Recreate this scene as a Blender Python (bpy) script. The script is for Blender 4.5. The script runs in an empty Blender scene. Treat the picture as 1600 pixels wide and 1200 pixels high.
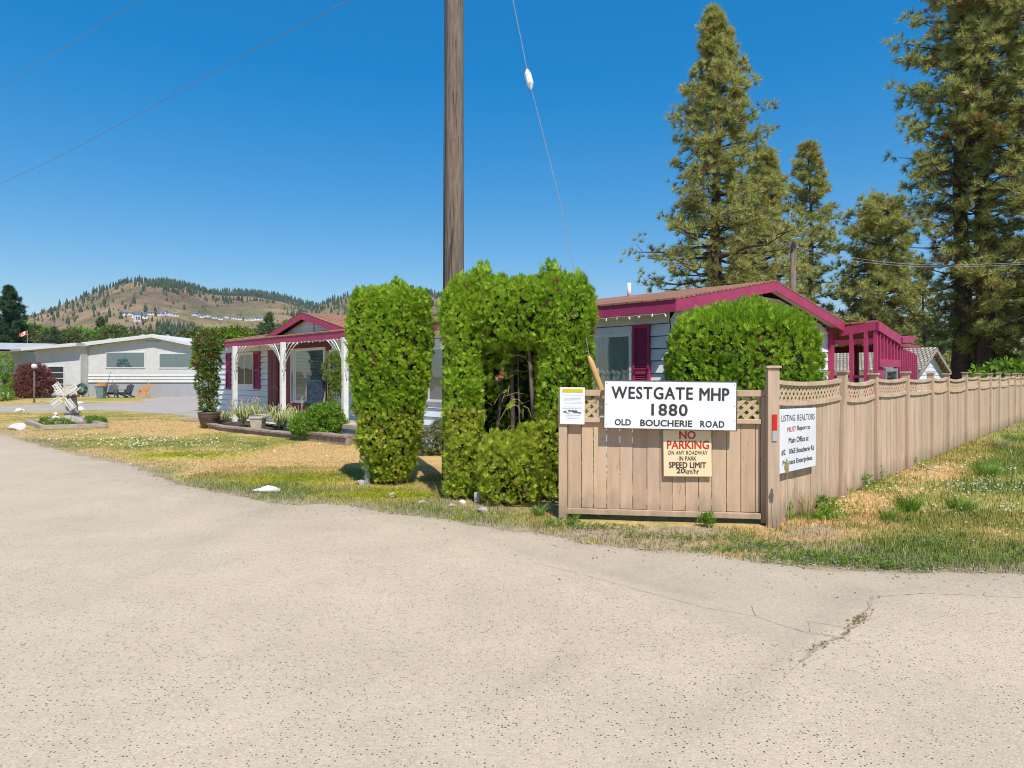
import bpy, math, random
import numpy as np
from mathutils import Vector
R = math.radians
random.seed(7)
SC = bpy.context.scene
COL = SC.collection

# ------------------------------------------------------------------ camera
F, HX, HY, EYE = 1030.0, 800.0, 585.0, 1.76
cam = bpy.data.cameras.new('camera')
cam.sensor_width = 36
cam.lens = 36 * F / 1600
cam.shift_y = (HY - 600) / 1600
cam.clip_end = 20000
cam_o = bpy.data.objects.new('camera', cam)
cam_o.location = (0, 0, EYE)
cam_o.rotation_euler = (R(90), 0, 0)
COL.objects.link(cam_o)
SC.camera = cam_o
# ------------------------------------------------------------------ light
SUN_EL, SUN_AZ = R(56), math.atan2(.30, -.95)      # azimuth measured from +Y towards +X
sd = Vector((math.sin(SUN_AZ) * math.cos(SUN_EL), math.cos(SUN_AZ) * math.cos(SUN_EL), math.sin(SUN_EL)))
w = bpy.data.worlds.new("World"); SC.world = w; w.use_nodes = True
nt = w.node_tree; nt.nodes.clear()
sky = nt.nodes.new('ShaderNodeTexSky'); sky.sky_type = 'NISHITA'; sky.sun_disc = False
sky.sun_elevation = SUN_EL; sky.sun_rotation = SUN_AZ
sky.altitude = 400; sky.air_density = 1.0; sky.dust_density = 0.4; sky.ozone_density = 2.6
gm = nt.nodes.new('ShaderNodeGamma'); gm.inputs['Gamma'].default_value = 0.57
hs = nt.nodes.new('ShaderNodeHueSaturation'); hs.inputs['Saturation'].default_value = 2.12; hs.inputs['Hue'].default_value = 0.503; hs.inputs['Value'].default_value = 1.98
bg = nt.nodes.new('ShaderNodeBackground'); bg.inputs['Strength'].default_value = 0.11
wo = nt.nodes.new('ShaderNodeOutputWorld')
nt.links.new(sky.outputs[0], gm.inputs['Color']); nt.links.new(gm.outputs[0], hs.inputs['Color']); nt.links.new(hs.outputs[0], bg.inputs['Color']); nt.links.new(bg.outputs[0], wo.inputs['Surface'])
sl = bpy.data.lights.new('sun', 'SUN'); sl.energy = 4.2; sl.angle = R(.53); sl.color = (1, .955, .88)
so = bpy.data.objects.new('sun', sl); so.rotation_euler = sd.to_track_quat('Z', 'Y').to_euler(); COL.objects.link(so)
SC.view_settings.view_transform = 'Standard'; SC.view_settings.look = 'None'
SC.view_settings.gamma = 1; SC.view_settings.exposure = 0.42
SC.cycles.use_denoising = True; SC.cycles.filter_width = 1.05
SC.cycles.max_bounces = 6; SC.cycles.transparent_max_bounces = 8

# ------------------------------------------------------------------ helpers
def gp(px, py):
    "ground point seen at a pixel of the 1600x1200 photograph"
    Y = EYE * F / (py - HY)
    return Vector(((px - HX) / F * Y, Y, 0))
def at(px, py, Y):
    return Vector(((px - HX) / F * Y, Y, EYE - (py - HY) * Y / F))

def tag(o, label=None, cat=None, group=None, kind=None):
    if label: o['label'] = label
    if cat: o['category'] = cat
    if group: o['group'] = group
    if kind: o['kind'] = kind
    return o
def empty(name, loc=(0, 0, 0), rz=0, parent=None):
    o = bpy.data.objects.new(name, None); COL.objects.link(o); o.location = loc; o.rotation_euler = (0, 0, rz)
    o.empty_display_size = .1
    if parent: o.parent = parent
    return o

class MB:
    def __init__(s): s.v = []; s.f = []; s.m = []; s.mi = 0
    def add(s, vs, fs):
        b = len(s.v); s.v += [tuple(v) for v in vs]
        for f in fs: s.f.append(tuple(b + i for i in f)); s.m.append(s.mi)
        return s
    def box(s, x0, x1, y0, y1, z0, z1):
        v = [(x, y, z) for z in (z0, z1) for y in (y0, y1) for x in (x0, x1)]
        return s.add(v, [(0, 2, 3, 1), (4, 5, 7, 6), (0, 1, 5, 4), (2, 6, 7, 3), (0, 4, 6, 2), (1, 3, 7, 5)])
    def hexa(s, bot, top):
        "8 corners: bot 4 ccw, top 4 ccw"
        return s.add(list(bot) + list(top), [(3, 2, 1, 0), (4, 5, 6, 7)] + [(i, (i + 1) % 4, 4 + (i + 1) % 4, 4 + i) for i in range(4)])
    def beam(s, a, b, w, h, up=(0, 0, 1)):
        "rectangular bar from a to b, w across, h along up"
        a = Vector(a); b = Vector(b); d = (b - a).normalized(); up = Vector(up)
        x = d.cross(up)
        if x.length < 1e-4: x = d.cross(Vector((0, 1, 0)))
        x.normalize(); u = x.cross(d).normalized()
        c = [(-w / 2, -h / 2), (w / 2, -h / 2), (w / 2, h / 2), (-w / 2, h / 2)]
        return s.hexa([a + x * i + u * j for i, j in c], [b + x * i + u * j for i, j in c])
    def prism(s, poly, dvec):
        "extrude planar polygon of 3D points by dvec"
        n = len(poly); d = Vector(dvec); p = [Vector(q) for q in poly]
        return s.add(p + [q + d for q in p], [tuple(range(n))[::-1], tuple(range(n, 2 * n))] + [(i, (i + 1) % n, n + (i + 1) % n, n + i) for i in range(n)])
    def tube(s, pts, rad, seg=8, cap=True):
        pts = [Vector(p) for p in pts]; n = len(pts)
        if not hasattr(rad, '__len__'): rad = [rad] * n
        b = len(s.v); prev = None
        for i, p in enumerate(pts):
            d = (pts[min(i + 1, n - 1)] - pts[max(i - 1, 0)]).normalized()
            if prev is None:
                prev = d.orthogonal().normalized()
            x = (prev - d * prev.dot(d))
            x = x.normalized() if x.length > 1e-5 else d.orthogonal().normalized()
            prev = x; y = d.cross(x)
            for k in range(seg):
                a = 2 * math.pi * k / seg
                s.v.append(tuple(p + (x * math.cos(a) + y * math.sin(a)) * rad[i]))
        for i in range(n - 1):
            for k in range(seg):
                k2 = (k + 1) % seg
                s.f.append((b + i * seg + k, b + i * seg + k2, b + (i + 1) * seg + k2, b + (i + 1) * seg + k)); s.m.append(s.mi)
        if cap:
            s.f.append(tuple(b + k for k in range(seg))[::-1]); s.m.append(s.mi)
            s.f.append(tuple(b + (n - 1) * seg + k for k in range(seg))); s.m.append(s.mi)
        return s
    def lathe(s, prof, c=(0, 0, 0), seg=20):
        "profile list of (r,z)"
        return s.tube([(c[0], c[1], c[2] + z) for r, z in prof], [max(r, 1e-4) for r, z in prof], seg) if False else s._lathe(prof, c, seg)
    def _lathe(s, prof, c, seg):
        b = len(s.v)
        for r, z in prof:
            for k in range(seg):
                a = 2 * math.pi * k / seg
                s.v.append((c[0] + r * math.cos(a), c[1] + r * math.sin(a), c[2] + z))
        for i in range(len(prof) - 1):
            for k in range(seg):
                k2 = (k + 1) % seg
                s.f.append((b + i * seg + k, b + i * seg + k2, b + (i + 1) * seg + k2, b + (i + 1) * seg + k)); s.m.append(s.mi)
        s.f.append(tuple(b + k for k in range(seg))[::-1]); s.m.append(s.mi)
        s.f.append(tuple(b + (len(prof) - 1) * seg + k for k in range(seg))); s.m.append(s.mi)
        return s
    def blob(s, c, r, seed=0, n=10, amp=.18, flat=0):
        "rough stone / lump"
        rng = random.Random(seed); b = len(s.v); rx, ry, rz = r
        ph = [rng.uniform(0, 6.28) for _ in range(6)]
        for i in range(n + 1):
            t = math.pi * i / n
            for k in range(2 * n):
                a = math.pi * k / n
                q = 1 + amp * (math.sin(2 * a + ph[0]) * math.sin(2 * t + ph[1]) + .6 * math.sin(3 * a + ph[2] + 2 * t) + .5 * math.sin(5 * t + ph[3] + a) * math.sin(a + ph[4]))
                z = math.cos(t) * rz * q
                s.v.append((c[0] + math.sin(t) * math.cos(a) * rx * q, c[1] + math.sin(t) * math.sin(a) * ry * q, c[2] + max(z, -flat if flat else -9)))
        m = 2 * n
        for i in range(n):
            for k in range(m):
                s.f.append((b + i * m + k, b + (i + 1) * m + k, b + (i + 1) * m + (k + 1) % m, b + i * m + (k + 1) % m)); s.m.append(s.mi)
        return s
    def build(s, name, mats, parent=None, smooth=False, bevel=0):
        me = bpy.data.meshes.new(name); me.from_pydata(s.v, [], s.f); me.update()
        if not isinstance(mats, (list, tuple)): mats = [mats]
        for m in mats: me.materials.append(m)
        if len(mats) > 1: me.polygons.foreach_set('material_index', s.m)
        if smooth: me.polygons.foreach_set('use_smooth', [True] * len(s.f))
        o = bpy.data.objects.new(name, me); COL.objects.link(o)
        if parent: o.parent = parent
        if bevel:
            md = o.modifiers.new('bevel', 'BEVEL'); md.width = bevel; md.segments = 2; md.limit_method = 'ANGLE'
        return o

def npmesh(name, V, Fc, mats, midx=None, parent=None, smooth=False, colors=None):
    "triangle mesh from numpy arrays"
    me = bpy.data.meshes.new(name); nv = len(V); nf = len(Fc); k = Fc.shape[1]
    me.vertices.add(nv); me.vertices.foreach_set('co', np.ascontiguousarray(V, dtype=np.float32).ravel())
    me.loops.add(nf * k); me.loops.foreach_set('vertex_index', np.ascontiguousarray(Fc, dtype=np.int32).ravel())
    me.polygons.add(nf); me.polygons.foreach_set('loop_start', np.arange(0, nf * k, k, dtype=np.int32))
    me.polygons.foreach_set('loop_total', np.full(nf, k, dtype=np.int32))
    if not isinstance(mats, (list, tuple)): mats = [mats]
    for m in mats: me.materials.append(m)
    if midx is not None: me.polygons.foreach_set('material_index', np.ascontiguousarray(midx, dtype=np.int32))
    if smooth: me.polygons.foreach_set('use_smooth', np.ones(nf, dtype=bool))
    if colors is not None:
        ca = me.color_attributes.new('Col', 'FLOAT_COLOR', 'POINT')
        cc = np.ones((nv, 4), dtype=np.float32); cc[:, :3] = colors; ca.data.foreach_set('color', cc.ravel())
    me.update(calc_edges=True); me.validate()
    o = bpy.data.objects.new(name, me); COL.objects.link(o)
    if parent: o.parent = parent
    return o

def frames_n(D, Nn):
    "rotation matrices whose z axis is D and whose y axis faces Nn as far as it can"
    D = D / np.linalg.norm(D, axis=1, keepdims=True); Yv = Nn - (Nn * D).sum(1, keepdims=True) * D; Yv /= np.linalg.norm(Yv, axis=1, keepdims=True) + 1e-9
    return np.stack([np.cross(Yv, D), Yv, D], axis=2)
def frames(D, rng, roll=None):
    "rotation matrices whose z axis is D"
    D = D / np.linalg.norm(D, axis=1, keepdims=True)
    A = np.where(np.abs(D[:, 2:3]) > .9, np.array([[1., 0, 0]]), np.array([[0, 0, 1.]]))
    X = np.cross(A, D); X /= np.linalg.norm(X, axis=1, keepdims=True); Yv = np.cross(D, X)
    a = rng.uniform(0, 2 * np.pi, len(D)) if roll is None else roll
    c, s_ = np.cos(a)[:, None], np.sin(a)[:, None]
    X2 = X * c + Yv * s_; Y2 = -X * s_ + Yv * c
    return np.stack([X2, Y2, D], axis=2)
def scatter(tv, tf, P, Rm, S):
    n = len(P); V = np.einsum('nij,kj->nki', Rm, tv) * S[:, None, None] + P[:, None, :]
    Fc = (tf[None] + (np.arange(n) * len(tv))[:, None, None]).reshape(-1, 3)
    return V.reshape(-1, 3), Fc
def join(parts):
    V = []; Fs = []; M = []; b = 0
    for v, f, m in parts:
        V.append(v); Fs.append(f + b); M.append(np.full(len(f), m) if np.isscalar(m) else m); b += len(v)
    return np.concatenate(V), np.concatenate(Fs), np.concatenate(M)

# numpy value noise
def vnoise(x, y, sc, seed=0):
    x = np.asarray(x, float) / sc + seed * 17.3; y = np.asarray(y, float) / sc + seed * 5.7
    xi = np.floor(x); yi = np.floor(y); fx = x - xi; fy = y - yi
    fx = fx * fx * (3 - 2 * fx); fy = fy * fy * (3 - 2 * fy)
    def h(a, b):
        q = np.sin(a * 127.1 + b * 311.7 + seed * 74.7) * 43758.5453
        return q - np.floor(q)
    return (h(xi, yi) * (1 - fx) + h(xi + 1, yi) * fx) * (1 - fy) + (h(xi, yi + 1) * (1 - fx) + h(xi + 1, yi + 1) * fx) * fy
def fbm(x, y, sc, seed=0, o=4):
    t = 0; a = .5; n = 0
    for i in range(o):
        t = t + a * vnoise(x, y, sc / 2 ** i, seed + i * 3); n += a; a *= .55
    return t / n
def sdist(px, py, poly):
    "signed distance to polygon, negative inside"
    poly = np.array([(p[0], p[1]) for p in poly]); n = len(poly)
    d = np.full(np.shape(px), 1e9); ins = np.zeros(np.shape(px), bool)
    for i in range(n):
        ax, ay = poly[i]; bx, by = poly[(i + 1) % n]
        ex, ey = bx - ax, by - ay
        t = np.clip(((px - ax) * ex + (py - ay) * ey) / (ex * ex + ey * ey + 1e-12), 0, 1)
        d = np.minimum(d, np.hypot(px - ax - t * ex, py - ay - t * ey))
        c = ((ay > py) != (by > py)) & (px < (bx - ax) * (py - ay) / (by - ay + 1e-12) + ax)
        ins ^= c
    return np.where(ins, -d, d)

# ------------------------------------------------------------------ materials
def newmat(name):
    m = bpy.data.materials.new(name); m.use_nodes = True
    return m, m.node_tree, m.node_tree.nodes['Principled BSDF']
def N(t, typ, **kw):
    n = t.nodes.new(typ)
    for k, v in kw.items(): setattr(n, k, v)
    return n
def ramp(t, fac, stops):
    r = N(t, 'ShaderNodeValToRGB'); e = r.color_ramp.elements
    while len(e) < len(stops): e.new(.5)
    for q, (p, c) in zip(e, stops):
        q.position = p; q.color = (*c, 1) if len(c) == 3 else c
    t.links.new(fac, r.inputs[0]); return r
def noisefac(t, scale, detail=6, stretch=(1, 1, 1), rough=.6, coord='Object'):
    tc = N(t, 'ShaderNodeTexCoord'); mp = N(t, 'ShaderNodeMapping'); mp.inputs['Scale'].default_value = stretch
    n = N(t, 'ShaderNodeTexNoise'); n.inputs['Scale'].default_value = scale; n.inputs['Detail'].default_value = detail; n.inputs['Roughness'].default_value = rough
    t.links.new(tc.outputs[coord], mp.inputs[0]); t.links.new(mp.outputs[0], n.inputs['Vector'])
    return n.outputs[0]
def surf(name, c1, c2=None, scale=6, rough=.7, stretch=(1, 1, 1), bump=.0, metal=0, spots=None, lo=.35, hi=.65, spec=.3, bdist=.01, detail=6, splash=False, island=False):
    m, t, p = newmat(name); c2 = c2 or tuple(x * .8 for x in c1)
    f = noisefac(t, scale, detail, stretch)
    r = ramp(t, f, [(lo, c1), (hi, c2)])
    out = r.outputs[0]
    if spots:
        sc, col, th = spots
        f2 = noisefac(t, sc, 4, stretch)
        r2 = ramp(t, f2, [(th, (0, 0, 0)), (th + .08, (1, 1, 1))])
        mx = N(t, 'ShaderNodeMix', data_type='RGBA'); t.links.new(r2.outputs[0], mx.inputs[0]); t.links.new(out, mx.inputs[6]); mx.inputs[7].default_value = (*col, 1)
        out = mx.outputs[2]
    if island or splash:
        ge = N(t, 'ShaderNodeNewGeometry'); ri = ramp(t, ge.outputs['Random Per Island'], [(0, (.84, .83, .82)), (.5, (.98, .98, .98)), (1, (1.08, 1.07, 1.05))]); mi_ = N(t, 'ShaderNodeMix', data_type='RGBA', blend_type='MULTIPLY'); mi_.inputs[0].default_value = 1; t.links.new(out, mi_.inputs[6]); t.links.new(ri.outputs[0], mi_.inputs[7]); out = mi_.outputs[2]
    if splash:
        tc = N(t, 'ShaderNodeTexCoord'); sp = N(t, 'ShaderNodeSeparateXYZ'); t.links.new(tc.outputs['Object'], sp.inputs[0]); f4 = noisefac(t, 5, 6, (1, 1, .35), .7)
        ad = N(t, 'ShaderNodeMath', operation='MULTIPLY_ADD'); t.links.new(f4, ad.inputs[0]); ad.inputs[1].default_value = -.9; t.links.new(sp.outputs['Z'], ad.inputs[2])
        r4 = ramp(t, ad.outputs[0], [(0, (.75, .75, .75)), (.0001, (.6, .6, .6))]); r4.color_ramp.elements[0].position = 0
        mr = N(t, 'ShaderNodeMapRange'); t.links.new(ad.outputs[0], mr.inputs[0]); mr.inputs[1].default_value = -.42; mr.inputs[2].default_value = -.12; mr.inputs[3].default_value = .75; mr.inputs[4].default_value = 0
        t.nodes.remove(r4); m4 = N(t, 'ShaderNodeMix', data_type='RGBA'); t.links.new(mr.outputs[0], m4.inputs[0]); t.links.new(out, m4.inputs[6]); m4.inputs[7].default_value = (.27, .2, .14, 1); out = m4.outputs[2]
    t.links.new(out, p.inputs['Base Color'])
    p.inputs['Roughness'].default_value = rough; p.inputs['Metallic'].default_value = metal
    p.inputs['Specular IOR Level'].default_value = spec
    if bump:
        b = N(t, 'ShaderNodeBump'); b.inputs['Strength'].default_value = bump; b.inputs['Distance'].default_value = bdist
        t.links.new(f, b.inputs['Height']); t.links.new(b.outputs[0], p.inputs['Normal'])
    return m
def leafmat(name, cols, trans=.35, rough=.55, nsc=2.0, spec=.25):
    "foliage: colour varies leaf by leaf and in clumps; part of the light passes through"
    m, t, p = newmat(name)
    g = N(t, 'ShaderNodeNewGeometry'); nf = noisefac(t, nsc, 3)
    a = N(t, 'ShaderNodeMath', operation='MULTIPLY_ADD'); t.links.new(g.outputs['Random Per Island'], a.inputs[0]); a.inputs[1].default_value = .6
    s2 = N(t, 'ShaderNodeMath', operation='MULTIPLY_ADD'); t.links.new(nf, s2.inputs[0]); s2.inputs[1].default_value = .9; s2.inputs[2].default_value = -.25
    t.links.new(s2.outputs[0], a.inputs[2])
    k = len(cols); r = ramp(t, a.outputs[0], [(i / max(k - 1, 1), c) for i, c in enumerate(cols)])
    t.links.new(r.outputs[0], p.inputs['Base Color']); p.inputs['Roughness'].default_value = rough; p.inputs['Specular IOR Level'].default_value = spec
    tr = N(t, 'ShaderNodeBsdfTranslucent'); t.links.new(r.outputs[0], tr.inputs[0])
    mx = N(t, 'ShaderNodeMixShader'); mx.inputs[0].default_value = trans
    out = t.nodes['Material Output']
    t.links.new(p.outputs[0], mx.inputs[1]); t.links.new(tr.outputs[0], mx.inputs[2]); t.links.new(mx.outputs[0], out.inputs['Surface'])
    return m
def colmat(name, trans=0, rough=.9, bump=0):
    "albedo from the mesh colour attribute with fine noise"
    m, t, p = newmat(name); a = N(t, 'ShaderNodeVertexColor'); a.layer_name = 'Col'
    f = noisefac(t, 9, 8, rough=.7); r = ramp(t, f, [(.3, (.62, .62, .62)), (.7, (1.3, 1.3, 1.3))])
    mx = N(t, 'ShaderNodeMix', data_type='RGBA', blend_type='MULTIPLY'); mx.inputs[0].default_value = 1
    t.links.new(a.outputs[0], mx.inputs[6]); t.links.new(r.outputs[0], mx.inputs[7])
    t.links.new(mx.outputs[2], p.inputs['Base Color']); p.inputs['Roughness'].default_value = rough; p.inputs['Specular IOR Level'].default_value = .15
    if bump:
        b = N(t, 'ShaderNodeBump'); b.inputs['Strength'].default_value = bump; b.inputs['Distance'].default_value = .03
        f3 = noisefac(t, 14, 8, rough=.75)
        t.links.new(f3, b.inputs['Height']); t.links.new(b.outputs[0], p.inputs['Normal'])
    if trans:
        tr = N(t, 'ShaderNodeBsdfTranslucent'); t.links.new(mx.outputs[2], tr.inputs[0])
        ms = N(t, 'ShaderNodeMixShader'); ms.inputs[0].default_value = trans; out = t.nodes['Material Output']
        t.links.new(p.outputs[0], ms.inputs[1]); t.links.new(tr.outputs[0], ms.inputs[2]); t.links.new(ms.outputs[0], out.inputs['Surface'])
    return m
def glassmat(name, tint=(.75, .8, .8), refl=.35):
    m, t, p = newmat(name); t.nodes.remove(p)
    tr = N(t, 'ShaderNodeBsdfTransparent'); tr.inputs[0].default_value = (*tint, 1)
    gl = N(t, 'ShaderNodeBsdfGlossy'); gl.inputs['Roughness'].default_value = .03
    f = noisefac(t, 1.3, 2); b = N(t, 'ShaderNodeBump'); b.inputs['Strength'].default_value = .12; b.inputs['Distance'].default_value = .05
    t.links.new(f, b.inputs['Height']); t.links.new(b.outputs[0], gl.inputs['Normal'])
    mx = N(t, 'ShaderNodeMixShader'); mx.inputs[0].default_value = refl
    t.links.new(tr.outputs[0], mx.inputs[1]); t.links.new(gl.outputs[0], mx.inputs[2]); t.links.new(mx.outputs[0], t.nodes['Material Output'].inputs['Surface'])
    return m

M = {}
M['siding'] = surf('white painted siding', (.80, .81, .83), (.70, .72, .75), 2.5, .55, bump=.05, spots=(9, (.55, .55, .54), .68))
M['trim_white'] = surf('white painted wood', (.80, .79, .76), (.68, .67, .64), 8, .6, bump=.1, spots=(14, (.45, .42, .38), .66))
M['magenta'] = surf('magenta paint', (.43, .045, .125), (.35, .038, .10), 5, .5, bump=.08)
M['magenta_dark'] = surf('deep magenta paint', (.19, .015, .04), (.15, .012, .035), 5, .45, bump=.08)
M['shingle'] = None
M['tan'] = surf('tan fence paint', (.58, .405, .275), (.50, .345, .23), 3, .75, stretch=(6, 6, .7), bump=.25, bdist=.004, spots=(5.5, (.30, .2, .13), .66), splash=True)
M['tan_side'] = surf('weathered tan fence paint', (.61, .44, .315), (.49, .35, .245), 3, .8, stretch=(6, 6, .6), bump=.3, bdist=.005, spots=(5, (.29, .2, .14), .64), splash=True)
M['lattice'] = surf('tan lattice', (.56, .41, .28), (.45, .32, .2), 6, .8, bump=.1)
M['sign_white'] = surf('white sign board', (.82, .82, .84), (.74, .74, .77), 3, .4, spots=(5, (.62, .6, .56), .70))
M['sign_cream'] = surf('cream sign board', (.86, .68, .42), (.80, .62, .38), 2, .45)
M['sign_edge'] = surf('dark sign edge', (.10, .085, .07), (.07, .06, .05), 6, .6)
M['ink'] = surf('black lettering', (.035, .03, .028), (.06, .055, .05), 8, .5)
M['ink_red'] = surf('red lettering', (.62, .045, .02), (.5, .03, .02), 8, .5)
M['ink_pink'] = surf('faded red lettering', (.75, .12, .12), (.6, .07, .07), 8, .5)
M['ink_grey'] = surf('grey fine print', (.40, .40, .40), (.3, .3, .3), 8, .5)
M['yellow'] = surf('yellow panel', (.62, .50, .01), (.55, .45, .01), 8, .5)
M['red'] = surf('red reflector', (.65, .01, .01), (.55, .01, .01), 8, .25, spec=.6)
M['silver'] = surf('silver reflector', (.42, .44, .46), (.36, .38, .4), 8, .3)
M['pole'] = surf('weathered pole wood', (.24, .18, .14), (.12, .092, .072), 9, .9, stretch=(4, 4, .25), bump=.9, bdist=.03, spots=(2.2, (.075, .05, .038), .60), detail=10)
M['black'] = surf('black plastic', (.02, .02, .02), (.03, .03, .03), 5, .5)
M['wire'] = surf('steel cable', (.35, .35, .36), (.25, .25, .26), 20, .45, metal=.3)
M['darkwire'] = surf('dark cable', (.22, .20, .22), (.16, .15, .17), 20, .6)
M['porcelain'] = surf('white insulator', (.8, .8, .78), (.7, .7, .68), 8, .3)
M['guard'] = surf('faded yellow guard', (.62, .36, .13), (.5, .28, .1), 6, .6)
M['bark'] = surf('pine bark', (.15, .09, .062), (.05, .033, .026), 5, .95, stretch=(3, 3, .8), bump=1, bdist=.05)
M['twig'] = surf('grey brown stems', (.17, .12, .085), (.09, .065, .05), 8, .9, stretch=(3, 3, .5), bump=.3)
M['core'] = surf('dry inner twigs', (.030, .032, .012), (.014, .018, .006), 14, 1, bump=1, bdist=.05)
M['cedar'] = leafmat('cedar sprays', [(.10, .21, .014), (.24, .40, .024), (.40, .57, .04), (.60, .70, .09)], .45, .5, 1.6)
M['cedar_low'] = leafmat('cedar sprays yellowing', [(.14, .22, .02), (.34, .44, .035), (.54, .60, .06), (.66, .58, .18)], .45, .5, 2.6)
M['needle'] = leafmat('pine needles', [(.09, .115, .035), (.29, .31, .09), (.54, .53, .16), (.72, .66, .25)], .36, .5, .35, .35)
M['needle_far'] = leafmat('pine needles far', [(.07, .105, .045), (.15, .19, .07), (.22, .26, .09)], .3, .5, .2, .3)
M['spruce'] = leafmat('spruce needles', [(.03, .075, .04), (.06, .13, .06), (.11, .18, .08)], .25, .5, .5, .3)
M['needle_brown'] = leafmat('dead needles and cones', [(.16, .075, .03), (.30, .15, .06), (.38, .21, .1)], .25)
M['leaf'] = leafmat('green leaves', [(.09, .19, .02), (.21, .37, .035), (.36, .53, .07)], .45)
M['leaf_yellow'] = leafmat('yellow green leaves', [(.10, .19, .02), (.2, .34, .03), (.32, .42, .05)], .45)
M['glossy'] = leafmat('glossy dark leaves', [(.04, .09, .015), (.11, .21, .03), (.24, .36, .07)], .3, .3, 2, .5)
M['leaf_red'] = leafmat('reddish new leaves', [(.14, .05, .02), (.25, .1, .03), (.12, .16, .03)], .4)
M['maple'] = leafmat('maroon leaves', [(.12, .045, .04), (.24, .09, .075), (.36, .17, .13)], .35)
M['olive'] = leafmat('olive far foliage', [(.09, .13, .03), (.17, .21, .05), (.26, .29, .085)], .35, .6, .15)
M['sage'] = leafmat('grey green foliage', [(.12, .16, .08), (.22, .26, .13), (.33, .34, .2)], .3)
M['varieg'] = leafmat('variegated leaves', [(.28, .36, .08), (.62, .64, .28), (.80, .78, .5)], .35)
M['petal'] = leafmat('white petals', [(.8, .78, .74), (.85, .8, .78)], .3)
M['petal_dry'] = leafmat('pale dry blossoms', [(.55, .40, .33), (.7, .6, .5)], .3)
M['moss'] = leafmat('yellow stonecrop', [(.30, .33, .01), (.45, .45, .015), (.5, .48, .03)], .3)
M['soil'] = surf('dark bed soil', (.10, .07, .05), (.06, .045, .03), 12, 1, bump=.6)
M['pot'] = surf('brown glazed pot', (.115, .075, .055), (.085, .055, .04), 6, .45)
M['pot_tan'] = surf('cream planter', (.48, .42, .33), (.4, .35, .27), 6, .7)
M['stone'] = surf('white rock', (.78, .74, .70), (.55, .50, .45), 9, .85, bump=.5, bdist=.02)
M['stone_grey'] = surf('grey rock', (.42, .37, .33), (.25, .22, .2), 9, .9, bump=.6, bdist=.02)
M['border'] = surf('retaining block', (.36, .27, .22), (.24, .18, .15), 12, .95, bump=.8, bdist=.02, island=True)
M['timber'] = surf('grey timber', (.42, .36, .30), (.3, .25, .2), 6, .9, stretch=(1, 1, 5), bump=.4)
M['sailwood'] = surf('weathered white sails', (.76, .73, .67), (.6, .56, .5), 14, .8)
M['deck'] = surf('weathered deck wood', (.50, .44, .37), (.4, .34, .28), 8, .8, stretch=(4, 4, .5), bump=.3, island=True)
M['grey_wall'] = surf('pale grey siding', (.60, .585, .565), (.55, .535, .52), 2, .7, bump=.05)
M['grey_lap'] = surf('off white lap board', (.62, .61, .58), (.56, .55, .53), 2, .6)
M['grey_skirt'] = surf('grey skirting', (.36, .36, .38), (.32, .32, .34), 3, .8, spots=(4, (.27, .27, .28), .66))
M['roof_grey'] = surf('grey roll roofing', (.40, .42, .43), (.33, .35, .36), 2, .8)
M['curtain'] = surf('grey green curtain', (.42, .46, .44), (.33, .37, .36), 4, .8, stretch=(9, 1, .3))
M['curtain_white'] = surf('white curtain', (.72, .72, .70), (.6, .6, .6), 4, .8, stretch=(9, 1, .3))
M['dark_in'] = surf('dim interior and gap shadow', (.05, .05, .05), (.03, .03, .035), 1.5, .9)
M['blind'] = surf('slatted blind', (.40, .40, .38), (.3, .3, .28), 3, .6)
M['curtain_sky'] = surf('curtain with painted sky reflection', (.11, .26, .34), (.24, .42, .50), 3, .6, stretch=(6, 1, .5))  # blue sky reflection of the panes painted into the curtain colour
M['glass'] = glassmat('window glass', refl=.16)
M['glass_sky'] = glassmat('reflecting window glass', (.45, .55, .62), .26)
M['adiron'] = surf('charcoal plastic chair', (.06, .065, .08), (.05, .053, .065), 4, .5)
M['orange'] = surf('orange painted board', (.72, .30, .05), (.6, .22, .04), 4, .6)
M['bin'] = surf('blue grey bin', (.20, .25, .25), (.15, .2, .2), 4, .5)
M['metal'] = surf('galvanised metal', (.38, .40, .42), (.28, .3, .32), 9, .5, metal=.4)
M['rust'] = surf('rusty bracket', (.20, .10, .06), (.12, .07, .05), 9, .8)
M['post_wood'] = surf('pale stub wood', (.55, .5, .45), (.42, .38, .34), 6, .9)
M['lamp'] = surf('bronze lamp post', (.13, .085, .06), (.1, .07, .05), 6, .5)
M['lampglass'] = surf('frosted globe', (.72, .72, .70), (.65, .65, .62), 6, .3)
M['flag_red'] = surf('red flag cloth', (.68, .06, .03), (.6, .05, .03), 6, .7)
M['flag_white'] = surf('white flag cloth', (.8, .78, .76), (.75, .72, .7), 6, .7)
M['shake'] = None
M['cushion'] = surf('navy patterned cushion', (.012, .016, .03), (.02, .05, .08), 10, .8, spots=(16, (.16, .06, .08), .62))
M['chair_frame'] = surf('tan metal frame', (.34, .28, .2), (.28, .22, .16), 6, .4)
M['bulb'] = surf('clear string bulb', (.78, .76, .74), (.7, .68, .66), 6, .2)
M['weed'] = leafmat('weed leaves', [(.10, .20, .02), (.18, .31, .03), (.28, .40, .06)], .4)
M['straw'] = leafmat('dry stalk', [(.5, .38, .18), (.62, .48, .26)], .3)
M['hose'] = surf('green hose', (.03, .09, .06), (.02, .07, .05), 6, .5)

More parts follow.
